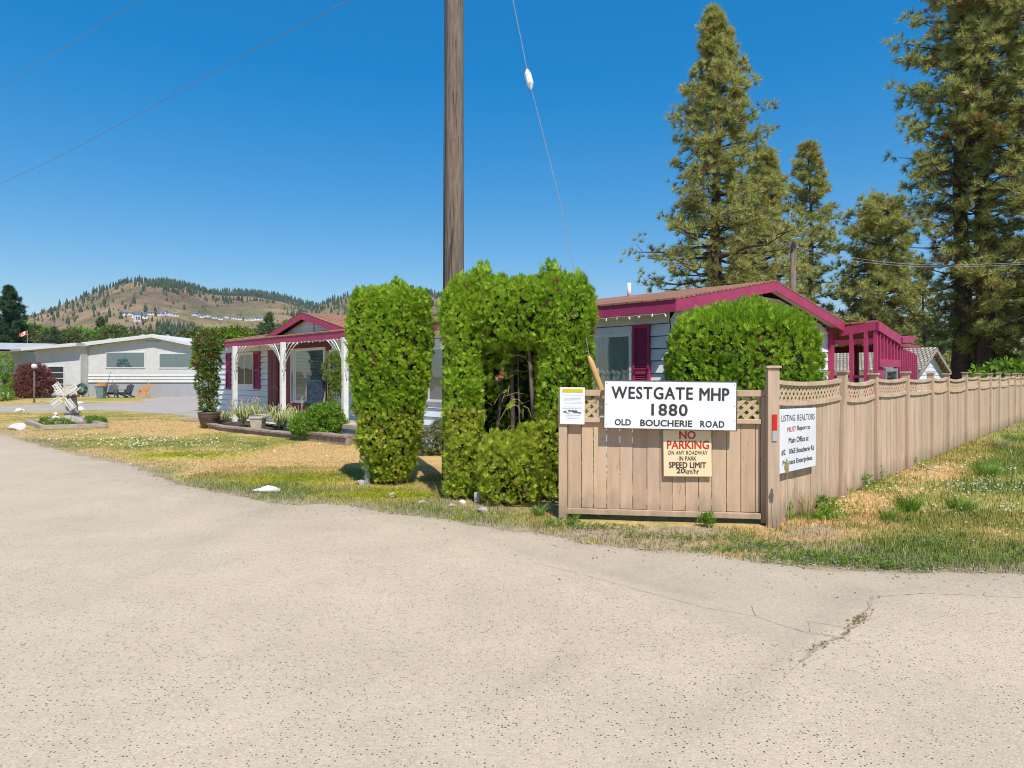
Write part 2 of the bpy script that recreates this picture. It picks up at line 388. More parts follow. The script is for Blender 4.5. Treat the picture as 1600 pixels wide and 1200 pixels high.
def shinglemat(name, c1, c2, c3, sx, sy, mort=.03):
    m, t, p = newmat(name); tc = N(t, 'ShaderNodeTexCoord')
    uv = N(t, 'ShaderNodeUVMap') if False else None
    sep = N(t, 'ShaderNodeSeparateXYZ'); cmb = N(t, 'ShaderNodeCombineXYZ'); t.links.new(tc.outputs['Object'], sep.inputs[0])
    t.links.new(sep.outputs['X'], cmb.inputs['X']); t.links.new(sep.outputs['Y'], cmb.inputs['Y'])
    b = N(t, 'ShaderNodeTexBrick'); b.inputs['Color1'].default_value = (*c1, 1); b.inputs['Color2'].default_value = (*c2, 1); b.inputs['Mortar'].default_value = (*c3, 1)
    b.inputs['Scale'].default_value = 1; b.inputs['Brick Width'].default_value = sx; b.inputs['Row Height'].default_value = sy; b.inputs['Mortar Size'].default_value = mort * sy; b.inputs['Bias'].default_value = -.1
    t.links.new(cmb.outputs[0], b.inputs['Vector'])
    f = noisefac(t, 30, 4); r = ramp(t, f, [(.3, (.7, .7, .7)), (.7, (1.2, 1.2, 1.2))])
    f2 = noisefac(t, .8, 4); r2 = ramp(t, f2, [(.3, (.8, .8, .8)), (.7, (1.12, 1.12, 1.12))])
    mx = N(t, 'ShaderNodeMix', data_type='RGBA', blend_type='MULTIPLY'); mx.inputs[0].default_value = 1
    mx2 = N(t, 'ShaderNodeMix', data_type='RGBA', blend_type='MULTIPLY'); mx2.inputs[0].default_value = 1
    t.links.new(b.outputs[0], mx.inputs[6]); t.links.new(r.outputs[0], mx.inputs[7]); t.links.new(mx.outputs[2], mx2.inputs[6]); t.links.new(r2.outputs[0], mx2.inputs[7])
    t.links.new(mx2.outputs[2], p.inputs['Base Color']); p.inputs['Roughness'].default_value = .9
    bp = N(t, 'ShaderNodeBump'); bp.inputs['Strength'].default_value = .6; bp.inputs['Distance'].default_value = .02; bp.invert = True
    t.links.new(b.outputs['Fac'], bp.inputs['Height']); t.links.new(bp.outputs[0], p.inputs['Normal'])
    return m
M['shingle'] = shinglemat('brown asphalt shingles', (.41, .18, .095), (.30, .135, .075), (.13, .06, .04), .3, .14, .12)
M['shake'] = shinglemat('weathered cedar shakes', (.50, .45, .38), (.32, .28, .23), (.10, .085, .07), .16, .22, .14)

def asphalt():
    m, t, p = newmat('worn chip seal asphalt')
    tc = N(t, 'ShaderNodeTexCoord'); at_ = N(t, 'ShaderNodeVertexColor'); at_.layer_name = 'Col'   # albedo of the binder; red-green-blue
    att = N(t, 'ShaderNodeAttribute'); att.attribute_name = 'chip'
    v = N(t, 'ShaderNodeTexVoronoi'); v.inputs['Scale'].default_value = 56; v.inputs['Randomness'].default_value = 1
    t.links.new(tc.outputs['Object'], v.inputs['Vector'])
    sep = N(t, 'ShaderNodeSeparateColor'); t.links.new(v.outputs['Color'], sep.inputs[0])
    # dark exposed chips
    lt = N(t, 'ShaderNodeMath', operation='LESS_THAN'); lt.inputs[1].default_value = .46; t.links.new(sep.outputs[0], lt.inputs[0])
    dd = N(t, 'ShaderNodeMath', operation='LESS_THAN'); t.links.new(v.outputs['Distance'], dd.inputs[0]); 
    rs = N(t, 'ShaderNodeMath', operation='MULTIPLY_ADD'); t.links.new(sep.outputs[1], rs.inputs[0]); rs.inputs[1].default_value = .20; rs.inputs[2].default_value = .17; t.links.new(rs.outputs[0], dd.inputs[1])
    mul = N(t, 'ShaderNodeMath', operation='MULTIPLY'); t.links.new(lt.outputs[0], mul.inputs[0]); t.links.new(dd.outputs[0], mul.inputs[1])
    mul2 = N(t, 'ShaderNodeMath', operation='MULTIPLY'); t.links.new(mul.outputs[0], mul2.inputs[0]); t.links.new(att.outputs['Fac'], mul2.inputs[1])
    # stones tone
    tone = ramp(t, sep.outputs[2], [(0, (.90, .90, .90)), (.5, (1, 1, 1)), (1, (1.08, 1.07, 1.05))])
    f = noisefac(t, 85, 5, rough=.75); fr = ramp(t, f, [(.32, (.80, .79, .78)), (.68, (1.14, 1.14, 1.13))])
    f2 = noisefac(t, 1.1, 5, rough=.65); fr2 = ramp(t, f2, [(.3, (.90, .90, .90)), (.7, (1.06, 1.06, 1.06))])
    cur = at_.outputs[0]
    for q in (tone, fr, fr2):
        mx = N(t, 'ShaderNodeMix', data_type='RGBA', blend_type='MULTIPLY'); mx.inputs[0].default_value = 1
        t.links.new(cur, mx.inputs[6]); t.links.new(q.outputs[0], mx.inputs[7]); cur = mx.outputs[2]
    mx = N(t, 'ShaderNodeMix', data_type='RGBA'); t.links.new(mul2.outputs[0], mx.inputs[0]); t.links.new(cur, mx.inputs[6]); cr0 = ramp(t, sep.outputs[1], [(0, (.30, .25, .20)), (.45, (.17, .14, .115)), (1, (.055, .047, .04))]); t.links.new(cr0.outputs[0], mx.inputs[7])
    t.links.new(mx.outputs[2], p.inputs['Base Color']); p.inputs['Roughness'].default_value = .92; p.inputs['Specular IOR Level'].default_value = .2
    b = N(t, 'ShaderNodeBump'); b.inputs['Strength'].default_value = .5; b.inputs['Distance'].default_value = .006
    t.links.new(f, b.inputs['Height']); b2 = N(t, 'ShaderNodeBump'); b2.inputs['Strength'].default_value = .35; b2.inputs['Distance'].default_value = .006; b2.invert = True
    t.links.new(v.outputs['Distance'], b2.inputs['Height']); t.links.new(b.outputs[0], b2.inputs['Normal']); t.links.new(b2.outputs[0], p.inputs['Normal'])
    return m
M['asphalt'] = asphalt()
M['ground'] = colmat('dry lawn soil', bump=.8)
M['blades'] = colmat('grass blades', trans=.3, rough=.7)

# ------------------------------------------------------------------ ground, roads
edge_px = [(-700, 640), (-330, 648), (-120, 660), (0, 676), (26, 685), (109, 707), (175, 722), (245, 744), (315, 764), (376, 775), (429, 784), (547, 792), (625, 803), (700, 816), (800, 828),
           (868, 838), (915, 851), (960, 856), (1015, 862), (1150, 875), (1300, 886), (1400, 893), (1600, 896), (1900, 899), (2600, 905)]
edge = [gp(*q) for q in edge_px]
ROAD = [(p.x, p.y) for p in edge] + [(30, 4), (30, -12), (-40, -12), (-60, 10), (-60, 26)]
far_lo = [gp(*q) for q in [(-700, 640), (0, 644), (112, 641), (150, 640), (200, 642), (287, 649), (320, 655)]]
far_hi = [gp(*q) for q in [(420, 640), (420, 622), (307, 619.5), (250, 620.5), (218, 624.5), (232, 629), (82, 631.5), (0, 635), (-700, 634)]]
ROAD2 = [(p.x, p.y) for p in far_lo + far_hi]
SMOOTH = [(p.x, p.y) for p in [gp(*q) for q in [(620, 790), (800, 862), (900, 888), (1010, 925), (1120, 965), (1235, 1003), (1300, 975), (1372, 935), (1480, 932), (1600, 936), (2600, 950), (2600, 880), (1300, 860), (900, 820)]]]
FD = Vector((.684, .73, 0)); F0 = Vector((3.02, 7.65, 0))                     # side fence line
HO = Vector((2.57, 10.4, 0)); HU = Vector((.688, -.726, 0)); HV = Vector((.726, .688, 0)); HRZ = math.atan2(-.726, .688)
BED = [gp(317, 668), gp(347, 674), gp(393, 679), gp(454, 686), gp(540, 697)]

def ground_color(x, y):
    n1 = fbm(x, y, 3.2, 1); n2 = fbm(x, y, 1.1, 5); n3 = fbm(x, y, .35, 9, 3); n4 = fbm(x, y, 6, 13); n5 = fbm(x, y, .14, 15, 3)
    straw = np.array([.54, .355, .145]); olive = np.array([.33, .30, .075]); lush = np.array([.17, .225, .04]); dirt = np.array([.38, .285, .20]); yg = np.array([.40, .39, .02])
    dr = np.minimum(sdist(x, y, ROAD), sdist(x, y, ROAD2))
    # how green: more towards the road edge and on the right verge patches
    fx = (x - F0.x) * FD.x + (y - F0.y) * FD.y; fn = (x - F0.x) * FD.y - (y - F0.y) * FD.x          # along / to the right of the fence
    right = (fn > -.1) & (fx > -1)
    g = .40 * n1 + .38 * n2 + .24 * n3 + .14 * n5
    g = g + np.where(right, .12 * np.exp(-((fn - 1.6) / 1.2) ** 2) + .03, 0)
    g = g + .10 * np.exp(-(dr / .9) ** 2) * (n4 > .35)
    g = g - .16 * np.exp(-(((x + 4.0) / 4.5) ** 2 + ((y - 14.2) / 1.7) ** 2))
    g = g - .16 * np.exp(-(((x + 11) / 5) ** 2 + ((y - 22) / 2.5) ** 2))
    g = g - np.where(right, .12 * np.exp(-((fn - .6) / .4) ** 2), 0) + np.where(right & (fx > 4), .10, 0)
    k1 = np.clip((g - .535) / .07, 0, 1)[..., None]; k2 = np.clip((g - .68) / .08, 0, 1)[..., None]
    c = straw * (1 - k1) + olive * k1; c = c * (1 - k2) + lush * k2
    # yellow stonecrop patches in the lawn
    for qx, qy, rx, ry in [(300, 712, 1.6, .9), (455, 750, 1.2, .6), (640, 775, 1.0, .28), (505, 742, .5, .3), (190, 690, .6, .5)]:
        p = gp(qx, qy); e = ((x - p.x) / rx) ** 2 + ((y - p.y) / ry) ** 2 + (n2 - .5) * 2.2
        k = (np.clip(1.1 - e, 0, 1) * .8)[..., None]; c = c * (1 - k) + yg * k
    # bare soil beside the road, below the gate, under hedges
    d = np.exp(-np.abs(dr) / .28) * (n3 > .36) * .95
    d = np.maximum(d, np.where((y < 7.75) & (y > 6.6) & (x > .2) & (x < 3.6), np.clip((n2 - .36) * 5, 0, .9), 0))
    d = np.maximum(d, np.clip(1.3 - np.hypot((x - .1) / 1.3, (y - 9.3) / .9), 0, 1) * .9)
    d = np.maximum(d, np.where(right, np.clip((n1 - .60) * 5, 0, .6), 0))
    d = np.clip(d, 0, 1)[..., None]
    c = c * (1 - d) + dirt * d
    far = np.clip((np.hypot(x, y) - 50) / 60, 0, 1)[..., None]
    c = c * (1 - far) + np.array([.22, .2, .08]) * far
    return c, g, d[..., 0], dr

def axis(lo, hi, step, out, grow=1.35):
    a = list(np.arange(lo, hi + 1e-6, step)); s = step
    l = [lo]; r = [hi]
    while r[-1] < out: s *= grow; r.append(r[-1] + s)
    s = step
    while l[-1] > -out: s *= grow; l.append(l[-1] - s)
    return np.array(l[1:][::-1] + a + r[1:])
def grid(name, xs, ys, zf, mat, kind='structure'):
    X, Y = np.meshgrid(xs, ys); Z = zf(X, Y); V = np.stack([X, Y, Z], -1).reshape(-1, 3)
    nx = len(xs); ny = len(ys); i = np.arange(ny - 1)[:, None] * nx + np.arange(nx - 1)[None]
    Fc = np.stack([i, i + 1, i + nx + 1, i + nx], -1).reshape(-1, 4)
    return X, Y, Z, V, Fc
def gz(x, y):
    dr = np.minimum(sdist(x, y, ROAD), sdist(x, y, ROAD2))
    near = np.hypot(x, y) < 70
    return np.where(near & (dr > 0), (fbm(x, y, .6, 21, 3) - .45) * .05 * np.clip(dr / .6, 0, 1), 0)
xs = axis(-30, 22, .2, 5000); ys = axis(3, 40, .2, 5000)
X, Y, Z, V, Fc = grid('ground', xs, ys, gz, None)
gc, _, _, _ = ground_color(X, Y)
g = npmesh('ground', V, Fc, M['ground'], colors=gc.reshape(-1, 3), smooth=True); tag(g, kind='structure')

def road_mesh(name, poly, xs, ys, col_f):
    X, Y = np.meshgrid(xs, ys)
    d = sdist(X, Y, poly) + (fbm(X, Y, .7, 31, 5) - .5) * .55
    Zr = np.clip(-d * .12, -.06, .012)
    V = np.stack([X, Y, Zr], -1).reshape(-1, 3); nx = len(xs); ny = len(ys)
    i = np.arange(ny - 1)[:, None] * nx + np.arange(nx - 1)[None]
    Fc = np.stack([i, i + 1, i + nx + 1, i + nx], -1).reshape(-1, 4)
    keep = (Zr.reshape(-1)[Fc] > -.05).any(1); Fc = Fc[keep]
    col, chip = col_f(X, Y)
    o = npmesh(name, V, Fc, M['asphalt'], colors=col.reshape(-1, 3), smooth=True)
    a = o.data.attributes.new('chip', 'FLOAT', 'POINT'); a.data.foreach_set('value', np.ascontiguousarray(chip.reshape(-1), dtype=np.float32))
    tag(o, kind='structure'); return o
def road_col(x, y):
    base = np.array([.52, .42, .31]); sm = np.array([.47, .385, .285]); dust = np.array([.42, .34, .25])
    d = sdist(x, y, SMOOTH) + (fbm(x, y, .7, 41) - .5) * .3
    k = np.clip(.5 - d / .22, 0, 1); n = fbm(x, y, 2.0, 44)
    dr = -sdist(x, y, ROAD)
    kd = np.clip(np.exp(-dr / .45) * (.5 + n), 0, 1)
    c = base * (1 - k[..., None]) + sm * k[..., None]; c = c * (1 - .8 * kd[..., None]) + dust * .8 * kd[..., None]
    # tyre lines and damp looking streaks worn into the surface
    s = np.ones_like(x)
    for (ax, ay), (bx, by), wd, am in [((1085, 1140), (1345, 925), .14, .08), ((760, 1110), (900, 1030), .10, .08), ((930, 925), (1250, 1010), .06, .05), ((1235, 1010), (1160, 1140), .12, .04),
                                       ((200, 905), (440, 790), .2, .06), ((820, 865), (1100, 935), .07, .09), ((60, 715), (500, 815), .35, .04)]:
        a = gp(ax, ay); b = gp(bx, by); ex, ey = b.x - a.x, b.y - a.y; L = ex * ex + ey * ey
        t = np.clip(((x - a.x) * ex + (y - a.y) * ey) / L, 0, 1)
        q = np.hypot(x - a.x - t * ex, y - a.y - t * ey) + (n - .5) * .12
        s = s * (1 - am * np.exp(-(q / wd) ** 2) * (.5 + n))
    c = c * s[..., None] * (0.96 + .08 * fbm(x, y, 1.3, 50))[..., None]
    chip = np.clip(1 - .93 * k - .8 * kd, 0, 1) * np.clip(.25 + 1.4 * fbm(x, y, 1.1, 47), 0, 1)
    return c, chip
rd = road_mesh('road', ROAD, np.concatenate([np.arange(-60, -16, .5), np.arange(-16, 9, .06), np.arange(9, 30.5, .5)]), np.concatenate([np.arange(-12, 2, .5), np.arange(2, 14, .06), np.arange(14, 34, .12)]), road_col)
def road2_col(x, y):
    c = np.array([.40, .35, .31]) * (.9 + .2 * fbm(x, y, 3, 50))[..., None]
    return c, np.full(x.shape, .5)
road_mesh('side_road', ROAD2, np.arange(-80, -8, .3), np.arange(20, 58, .3), road2_col)

def ribbon(name, pts, wd, mat, z=.016, seed=1):
    rng = random.Random(seed); mb = MB(); P = []
    for a, b in zip(pts[:-1], pts[1:]):
        n = max(2, int((b - a).length / .035))
        for i in range(n): P.append(a.lerp(b, i / n))
    P.append(pts[-1]); vs = []
    for i, p in enumerate(P):
        d = (P[min(i + 1, len(P) - 1)] - P[max(0, i - 1)]).normalized(); nn = Vector((-d.y, d.x, 0))
        o_w = (0 if i == 0 else o_w) * .8 + rng.uniform(-1, 1) * wd * .35; o = o_w; w2 = wd * rng.uniform(.15, .8)
        vs += [p + nn * (o - w2 / 2) + Vector((0, 0, z)), p + nn * (o + w2 / 2) + Vector((0, 0, z))]
    mb.add(vs, [(2 * i, 2 * i + 1, 2 * i + 3, 2 * i + 2) for i in range(len(P) - 1)])
    return mb.build(name, mat)
M['crack'] = surf('soil filled crack', (.26, .21, .15), (.40, .33, .25), 20, 1)
crack_main = [gp(*q) for q in [(1252, 1038), (1270, 1024), (1290, 1008), (1318, 1000), (1330, 985), (1352, 962), (1372, 935)]]
for i, (pl, wd) in enumerate([(crack_main, .04), ([gp(*q) for q in [(1318, 1000), (1262, 992), (1215, 978), (1180, 966), (1175, 950)]], .010),
                   ([gp(*q) for q in [(1330, 985), (1290, 978), (1262, 974), (1266, 990)]], .008), ([gp(*q) for q in [(1180, 966), (1100, 952), (1000, 925), (930, 905), (830, 880)]], .007),
                   ([gp(*q) for q in [(1372, 935), (1440, 930), (1540, 934), (1660, 940)]], .010), ([gp(*q) for q in [(1250, 1038), (1238, 1050), (1222, 1066)]], .006)]):
    tag(ribbon('road_crack', pl, wd, M['crack'], seed=i), kind='structure')

# ------------------------------------------------------------------ foliage templates
rs0 = np.random.RandomState(3)
def tpl_needles(n=24, w=.055, spread=1.25):
    v = []; f = []
    for i in range(n):
        t = spread * math.sqrt(rs0.rand()) ; a = rs0.rand() * 6.283
        d = np.array([math.sin(t) * math.cos(a), math.sin(t) * math.sin(a), math.cos(t)]); L = rs0.uniform(.7, 1.0)
        s = np.cross(d, rs0.randn(3)); s /= np.linalg.norm(s)
        b = len(v); v += [d * .05 - s * w / 2, d * .05 + s * w / 2, d * L]; f.append((b, b + 1, b + 2))
    return np.array(v), np.array(f)
def tpl_spray(n=9):
    "flat fan of scale leaves, about 1 long, in the xz plane"
    v = []; f = []
    for i in range(n):
        a = (i / (n - 1) - .5) * 1.9; L = (1 - .38 * abs(a)) * rs0.uniform(.85, 1.1); o = .10 * i / n
        dx, dz = math.sin(a), math.cos(a); y = rs0.uniform(-.16, .16); w = .056
        b = len(v); base = np.array([0, 0, o]); mid = base + np.array([dx * L * .55, y * .5, dz * L * .55]); tip = base + np.array([dx * L * .92, y, dz * L * 1.0])
        s = np.array([dz, .25, -dx]) * w
        v += [base, mid - s, tip, mid + s]; f += [(b, b + 1, b + 2), (b, b + 2, b + 3)]
    return np.array(v), np.array(f)
def tpl_leaf(k=5, w=.5, curl=.15, spread=.9):
    "little cluster of k broad leaves"
    v = []; f = []
    for i in range(k):
        t = spread * rs0.uniform(.4, 1.2); a = 6.283 * i / k + rs0.rand(); d = np.array([math.sin(t) * math.cos(a), math.sin(t) * math.sin(a), math.cos(t)])
        s = np.cross(d, np.array([0, 0, 1.]) + rs0.randn(3) * .3); s /= np.linalg.norm(s); n = np.cross(s, d)
        L = rs0.uniform(.75, 1); b = len(v); o = d * .15
        v += [o, o + d * L * .5 - s * w * .3 + n * curl * .3, o + d * L, o + d * L * .5 + s * w * .3 + n * curl * .3]; f += [(b, b + 1, b + 2), (b, b + 2, b + 3)]
    return np.array(v), np.array(f)
NEED = [tpl_needles(26, .085) for _ in range(3)]
NEEDF = [tpl_needles(12, .12) for _ in range(3)]
SPRAY = [tpl_spray(9) for _ in range(4)]
LEAF = [tpl_leaf() for _ in range(3)]

def scat_multi(tpls, P, D, S, rng, mi=0, roll=None):
    k = rng.randint(0, len(tpls), len(P)); out = []
    for j, (tv, tf) in enumerate(tpls):
        q = k == j
        if q.any():
            Rm = frames(D[q], rng) if roll is None else frames_n(D[q], roll[q])
            v, f = scatter(tv, tf, P[q], Rm, S[q])
            m = mi if np.isscalar(mi) else np.repeat(mi[q], len(tf))
            out.append((v, f, m))
    return out

# ------------------------------------------------------------------ cedar hedges
def hedge_body(rng, c, prof, ex=2.4, dy=.9, dens=330, size=.082, mi=0, lump=.06, seed=0, core=True, zmin=0, closed_top=True, inset=.13, flop=0.0, gap=None):
    """prof: list of (z, half width). returns parts of foliage and a core"""
    prof = np.array(prof); z0, z1 = prof[0, 0], prof[-1, 0]
    hw = lambda z: np.interp(z, prof[:, 0], prof[:, 1])
    per = 2 * np.pi * prof[:, 1].mean() * (z1 - z0); n = int(per * dens * 1.15)
    th = rng.uniform(0, 2 * np.pi, n); z = rng.uniform(z0, z1, n)
    ntop = int(4 * prof[-2, 1] ** 2 * dens)
    def rad(th, z):
        r = hw(z); cc = np.abs(np.cos(th)) ** ex + np.abs(np.sin(th)) ** ex
        r = r * cc ** (-1 / ex)
        l = (fbm(th * 1.2 + seed, z * 1.4, .5, seed + 2, 3) - .5) * 2 * lump + (vnoise(th * 7 + seed * 3, z * 1.2, .8, seed + 8) - .5) * lump * 1.2 + (vnoise(th * r * 9, z * 4.5, .8, seed + 18) - .5) * .09
        return r + l
    r = rad(th, z) - np.abs(rng.normal(0, .035, n))
    nx, ny = np.cos(th), np.sin(th)
    P = np.stack([c[0] + r * nx, c[1] + r * ny * dy, c[2] + z], -1)
    slope = np.gradient(prof[:, 1], prof[:, 0]); sz = -np.interp(z, prof[:, 0], slope)
    D = np.stack([nx, ny / dy, np.clip(sz, -.5, 1.5)], -1) * .45 + np.array([0, 0, .75]) + rng.normal(0, .5, (n, 3))
    S = size * rng.uniform(.6, 1.25, n)
    if gap is not None:
        q = ~gap(P); P, D, S = P[q], D[q], S[q]; 
    nn = np.stack([nx, ny, 0 * nx + .25], -1) + rng.normal(0, .42, (n, 3))
    mm = np.where((rng.rand(len(P)) < .012) | ((fbm(P[:, 0] * 2 + seed, P[:, 2], .3, seed + 30, 3) > .74) & (rng.rand(len(P)) < .3)), 2, mi)
    parts = scat_multi(SPRAY, P, D, S, rng, mm, nn)
    # leader tips on top
    if closed_top:
        tr = prof[-2, 1]; m = ntop
        a = rng.uniform(0, 6.283, m); q = np.sqrt(rng.uniform(0, 1, m)) * tr
        x, y = q * np.cos(a), q * np.sin(a) * dy
        zt = z1 - .10 + .34 * (vnoise(x + seed, y * .6, .22, seed + 5)) ** 1.5 - .25 * (q / tr) ** 4 - rng.uniform(0, .22, m)
        P2 = np.stack([c[0] + x, c[1] + y, c[2] + zt], -1); D2 = np.stack([x * .5, y * .5, np.ones(m)], -1) + rng.normal(0, .3, (m, 3))
        parts += scat_multi(SPRAY, P2, D2, size * rng.uniform(.7, 1.5, m), rng, mi)
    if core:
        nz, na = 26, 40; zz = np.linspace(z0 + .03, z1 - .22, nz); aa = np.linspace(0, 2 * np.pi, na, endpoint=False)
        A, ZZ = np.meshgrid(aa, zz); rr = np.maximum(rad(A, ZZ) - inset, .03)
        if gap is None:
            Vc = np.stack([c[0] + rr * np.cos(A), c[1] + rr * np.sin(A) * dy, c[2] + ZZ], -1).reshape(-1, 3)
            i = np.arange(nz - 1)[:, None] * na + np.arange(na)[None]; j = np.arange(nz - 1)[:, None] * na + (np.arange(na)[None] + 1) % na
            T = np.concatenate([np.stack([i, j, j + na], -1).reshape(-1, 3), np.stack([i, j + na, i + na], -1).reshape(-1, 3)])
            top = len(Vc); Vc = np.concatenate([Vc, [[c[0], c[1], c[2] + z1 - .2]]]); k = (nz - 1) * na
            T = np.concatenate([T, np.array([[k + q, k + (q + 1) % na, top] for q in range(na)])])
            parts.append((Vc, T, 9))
    return parts
def finish_hedge(root, parts, mats, seed):
    "mats for indices 0,1; the twiggy core becomes its own part"
    fo = [p for p in parts if not (np.isscalar(p[2]) and p[2] == 9)]; co = [p for p in parts if np.isscalar(p[2]) and p[2] == 9]
    V, Fc, Mi = join(fo); npmesh('foliage', V - np.array(root.location), Fc, mats + [M['needle_brown']], Mi, root)
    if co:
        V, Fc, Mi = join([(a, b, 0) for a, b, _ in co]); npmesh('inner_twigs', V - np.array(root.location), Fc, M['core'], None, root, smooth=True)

rng = np.random.RandomState(11)
# left column
c = gp(612, 760); c.y += .35; c.x = (610 - HX) / F * c.y
left = empty('cedar_column', c); tag(left, 'narrow clipped cedar column standing alone left of the utility pole, slimmer at its foot', 'cedar', 'clipped bright green cedars')
pr = [(0.05, .26), (.25, .37), (.6, .44), (1.2, .52), (1.6, .57), (2.0, .62), (2.5, .64), (2.75, .64), (2.98, .62), (3.12, .52)]
prL = [(z, r * c.y / 10.5) for z, r in pr]
lowp = hedge_body(rng, c, [q for q in prL if q[0] <= 1.25], dens=1050, mi=1, seed=1, closed_top=False, core=False)
hip = hedge_body(rng, c, [q for q in prL if q[0] >= 1.2], dens=1050, mi=0, seed=1, core=False)
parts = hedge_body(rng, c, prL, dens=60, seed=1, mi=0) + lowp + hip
finish_hedge(left, parts, [M['cedar'], M['cedar_low']], 1)
MB().tube([(0, 0, 0), (.02, 0, .6), (0, .02, 2.2)], [.06, .05, .02], 8).build('trunk', M['twig'], left, True)

# large clump with the hollow
D0 = 9.35
big = empty('cedar_clump', (.05, D0, 0)); tag(big, 'large cedar clump with a dark hollow and bare stems beside the tan gate', 'cedar', 'clipped bright green cedars')
def bx(px): return (px - HX) / F * D0
parts = []
for j, (px, hwid, z1, yy, sd_) in enumerate([(723, .255, 3.0, D0, 2), (882, .375, 3.03, D0 - .05, 3)]):
    prz = [(.05, hwid * .85), (.5, hwid), (1.3, hwid), (2.1, hwid * 1.0), (2.6, hwid * 1.1), (z1 - .12, hwid * 1.0), (z1 + .05, hwid * .7)]
    c = (bx(px), yy, 0)
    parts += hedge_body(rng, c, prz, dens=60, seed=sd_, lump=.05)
    parts += hedge_body(rng, c, [q for q in prz if q[0] <= 1.35], dens=1050, mi=1, seed=sd_, closed_top=False, core=False, lump=.05)
    parts += hedge_body(rng, c, [q for q in prz if q[0] >= 1.25], dens=1050, mi=0, seed=sd_, core=False, lump=.05)
# joined heads above the hollow
for px, hwid, zlo, z1, yy, sd_ in [(772, .38, 2.08, 3.14, D0 + .05, 5), (828, .40, 2.10, 3.12, D0 + .02, 6), (872, .38, 2.1, 3.16, D0 + .1, 7), (733, .34, 2.2, 3.1, D0 + .05, 8)]:
    parts += hedge_body(rng, (bx(px), yy, 0), [(zlo, hwid * .3), (zlo + .2, hwid * .75), (zlo + .6, hwid), (z1 - .15, hwid * .85), (z1, hwid * .5)], dens=1050, seed=sd_, lump=.05)
# back wall of foliage seen through the hollow
parts += hedge_body(rng, (bx(800), D0 + .85, 0), [(.05, .5), (1.2, .55), (2.6, .6), (2.95, .4)], dens=200, seed=9, dy=.4, size=.12)
# ragged greenery hanging inside the hollow
n = 110; P = np.stack([rng.uniform(bx(750), bx(800), n), rng.uniform(D0 + .02, D0 + .45, n), 2.25 - np.abs(rng.normal(0, .42, n))], -1)
P = P[P[:, 2] > .9]; n = len(P)
parts += scat_multi(SPRAY, P, np.stack([rng.normal(0, .6, n), -np.ones(n) * .5, rng.normal(.1, .6, n)], -1), np.full(n, .13), rng, 0)
finish_hedge(big, parts, [M['cedar'], M['cedar_low']], 2)
rr = random.Random(4)
for px0, px1, yy, r in [(824, 838, D0 - .02, .034), (798, 803, D0 + .3, .034), (808, 813, D0 + .2, .014), (790, 775, D0 + .4, .026)]:
    pts = [(bx(px1) - .05 - (0), yy - D0, 0), (bx(px1) - .05 + rr.uniform(-.02, .02), yy - D0, .8), (bx((px0 + px1) / 2) - .05, yy - D0, 1.5), (bx(px0) - .05, yy - D0 + .02, 2.6)]
    MB().tube(pts, [r * 1.2, r, r * .95, r * .6], 8).build('stem', M['twig'], big, True)
tw = MB()
for k in range(20):
    x = bx(rr.uniform(785, 838)) - .05; z = rr.uniform(1.0, 2.1); a = rr.uniform(-2.6, .4); L = rr.uniform(.1, .32); y = rr.uniform(-.05, .3)
    tw.tube([(x, y, z), (x + L * .6 * math.cos(a), y - .08, z + L * .4 * math.sin(a) + .04), (x + L * math.cos(a), y - .14, z + L * .9 * math.sin(a))], [.006, .004, .002], 4)
tw.build('dead_twigs', M['straw'], big)
P = np.array([[bx(786) - .05, .05, 1.73]]) + rng.normal(0, .04, (26, 3)); v = scat_multi(SPRAY, P, rng.normal(0, 1, (26, 3)), np.full(26, .08), rng, 0)
V, Fc, Mi = join(v); npmesh('dead_spray', V, Fc, M['needle_brown'], None, big)

lowb = empty('young_cedar', (bx(800), D0 - .42, 0)); tag(lowb, 'low yellowing cedar bush sprouting in front of the dark hollow', 'cedar', 'clipped bright green cedars')
c = (bx(799), D0 - .38, 0)
parts = hedge_body(rng, c, [(.02, .30), (.2, .40), (.5, .43), (.72, .36), (.86, .22), (.94, .12)], dens=1050, seed=12, mi=1, lump=.09, dy=.7)
parts += hedge_body(rng, (bx(770), D0 - .3, 0), [(.1, .16), (.45, .2), (.72, .16), (.9, .06)], dens=1050, seed=14, mi=1, lump=.05, core=False)
parts += hedge_body(rng, (bx(822), D0 - .3, 0), [(.1, .16), (.5, .2), (.85, .16), (1.05, .06)], dens=1050, seed=15, mi=1, lump=.05, core=False)
finish_hedge(lowb, parts, [M['cedar'], M['cedar_low']], 3)

c = Vector((3.45, 9.88, 0)); rb = empty('rounded_cedar', c); tag(rb, 'broad rounded cedar behind the corner of the tan fence, hiding the house corner', 'cedar', 'clipped bright green cedars')
parts = hedge_body(rng, c, [(.1, 1.0), (.8, 1.08), (1.5, 1.11), (2.0, 1.09), (2.35, 1.0), (2.58, .86), (2.70, .66)], ex=2.7, dens=760, seed=21, dy=.7, lump=.12, size=.09)
n = 900; a = rng.uniform(0, 6.283, n); q = np.sqrt(rng.rand(n)) * .95
P = np.stack([c.x + q * np.cos(a), c.y + q * np.sin(a) * .8, 2.72 - .30 * q ** 3 + rng.uniform(-.12, .05, n)], -1)
parts += scat_multi(SPRAY, P, np.stack([np.cos(a) * q * .5, np.sin(a) * q * .5, np.ones(n)], -1) + rng.normal(0, .3, (n, 3)), .12 * rng.uniform(.7, 1.4, n), rng, 0)
finish_hedge(rb, parts, [M['cedar'], M['cedar_low']], 4)

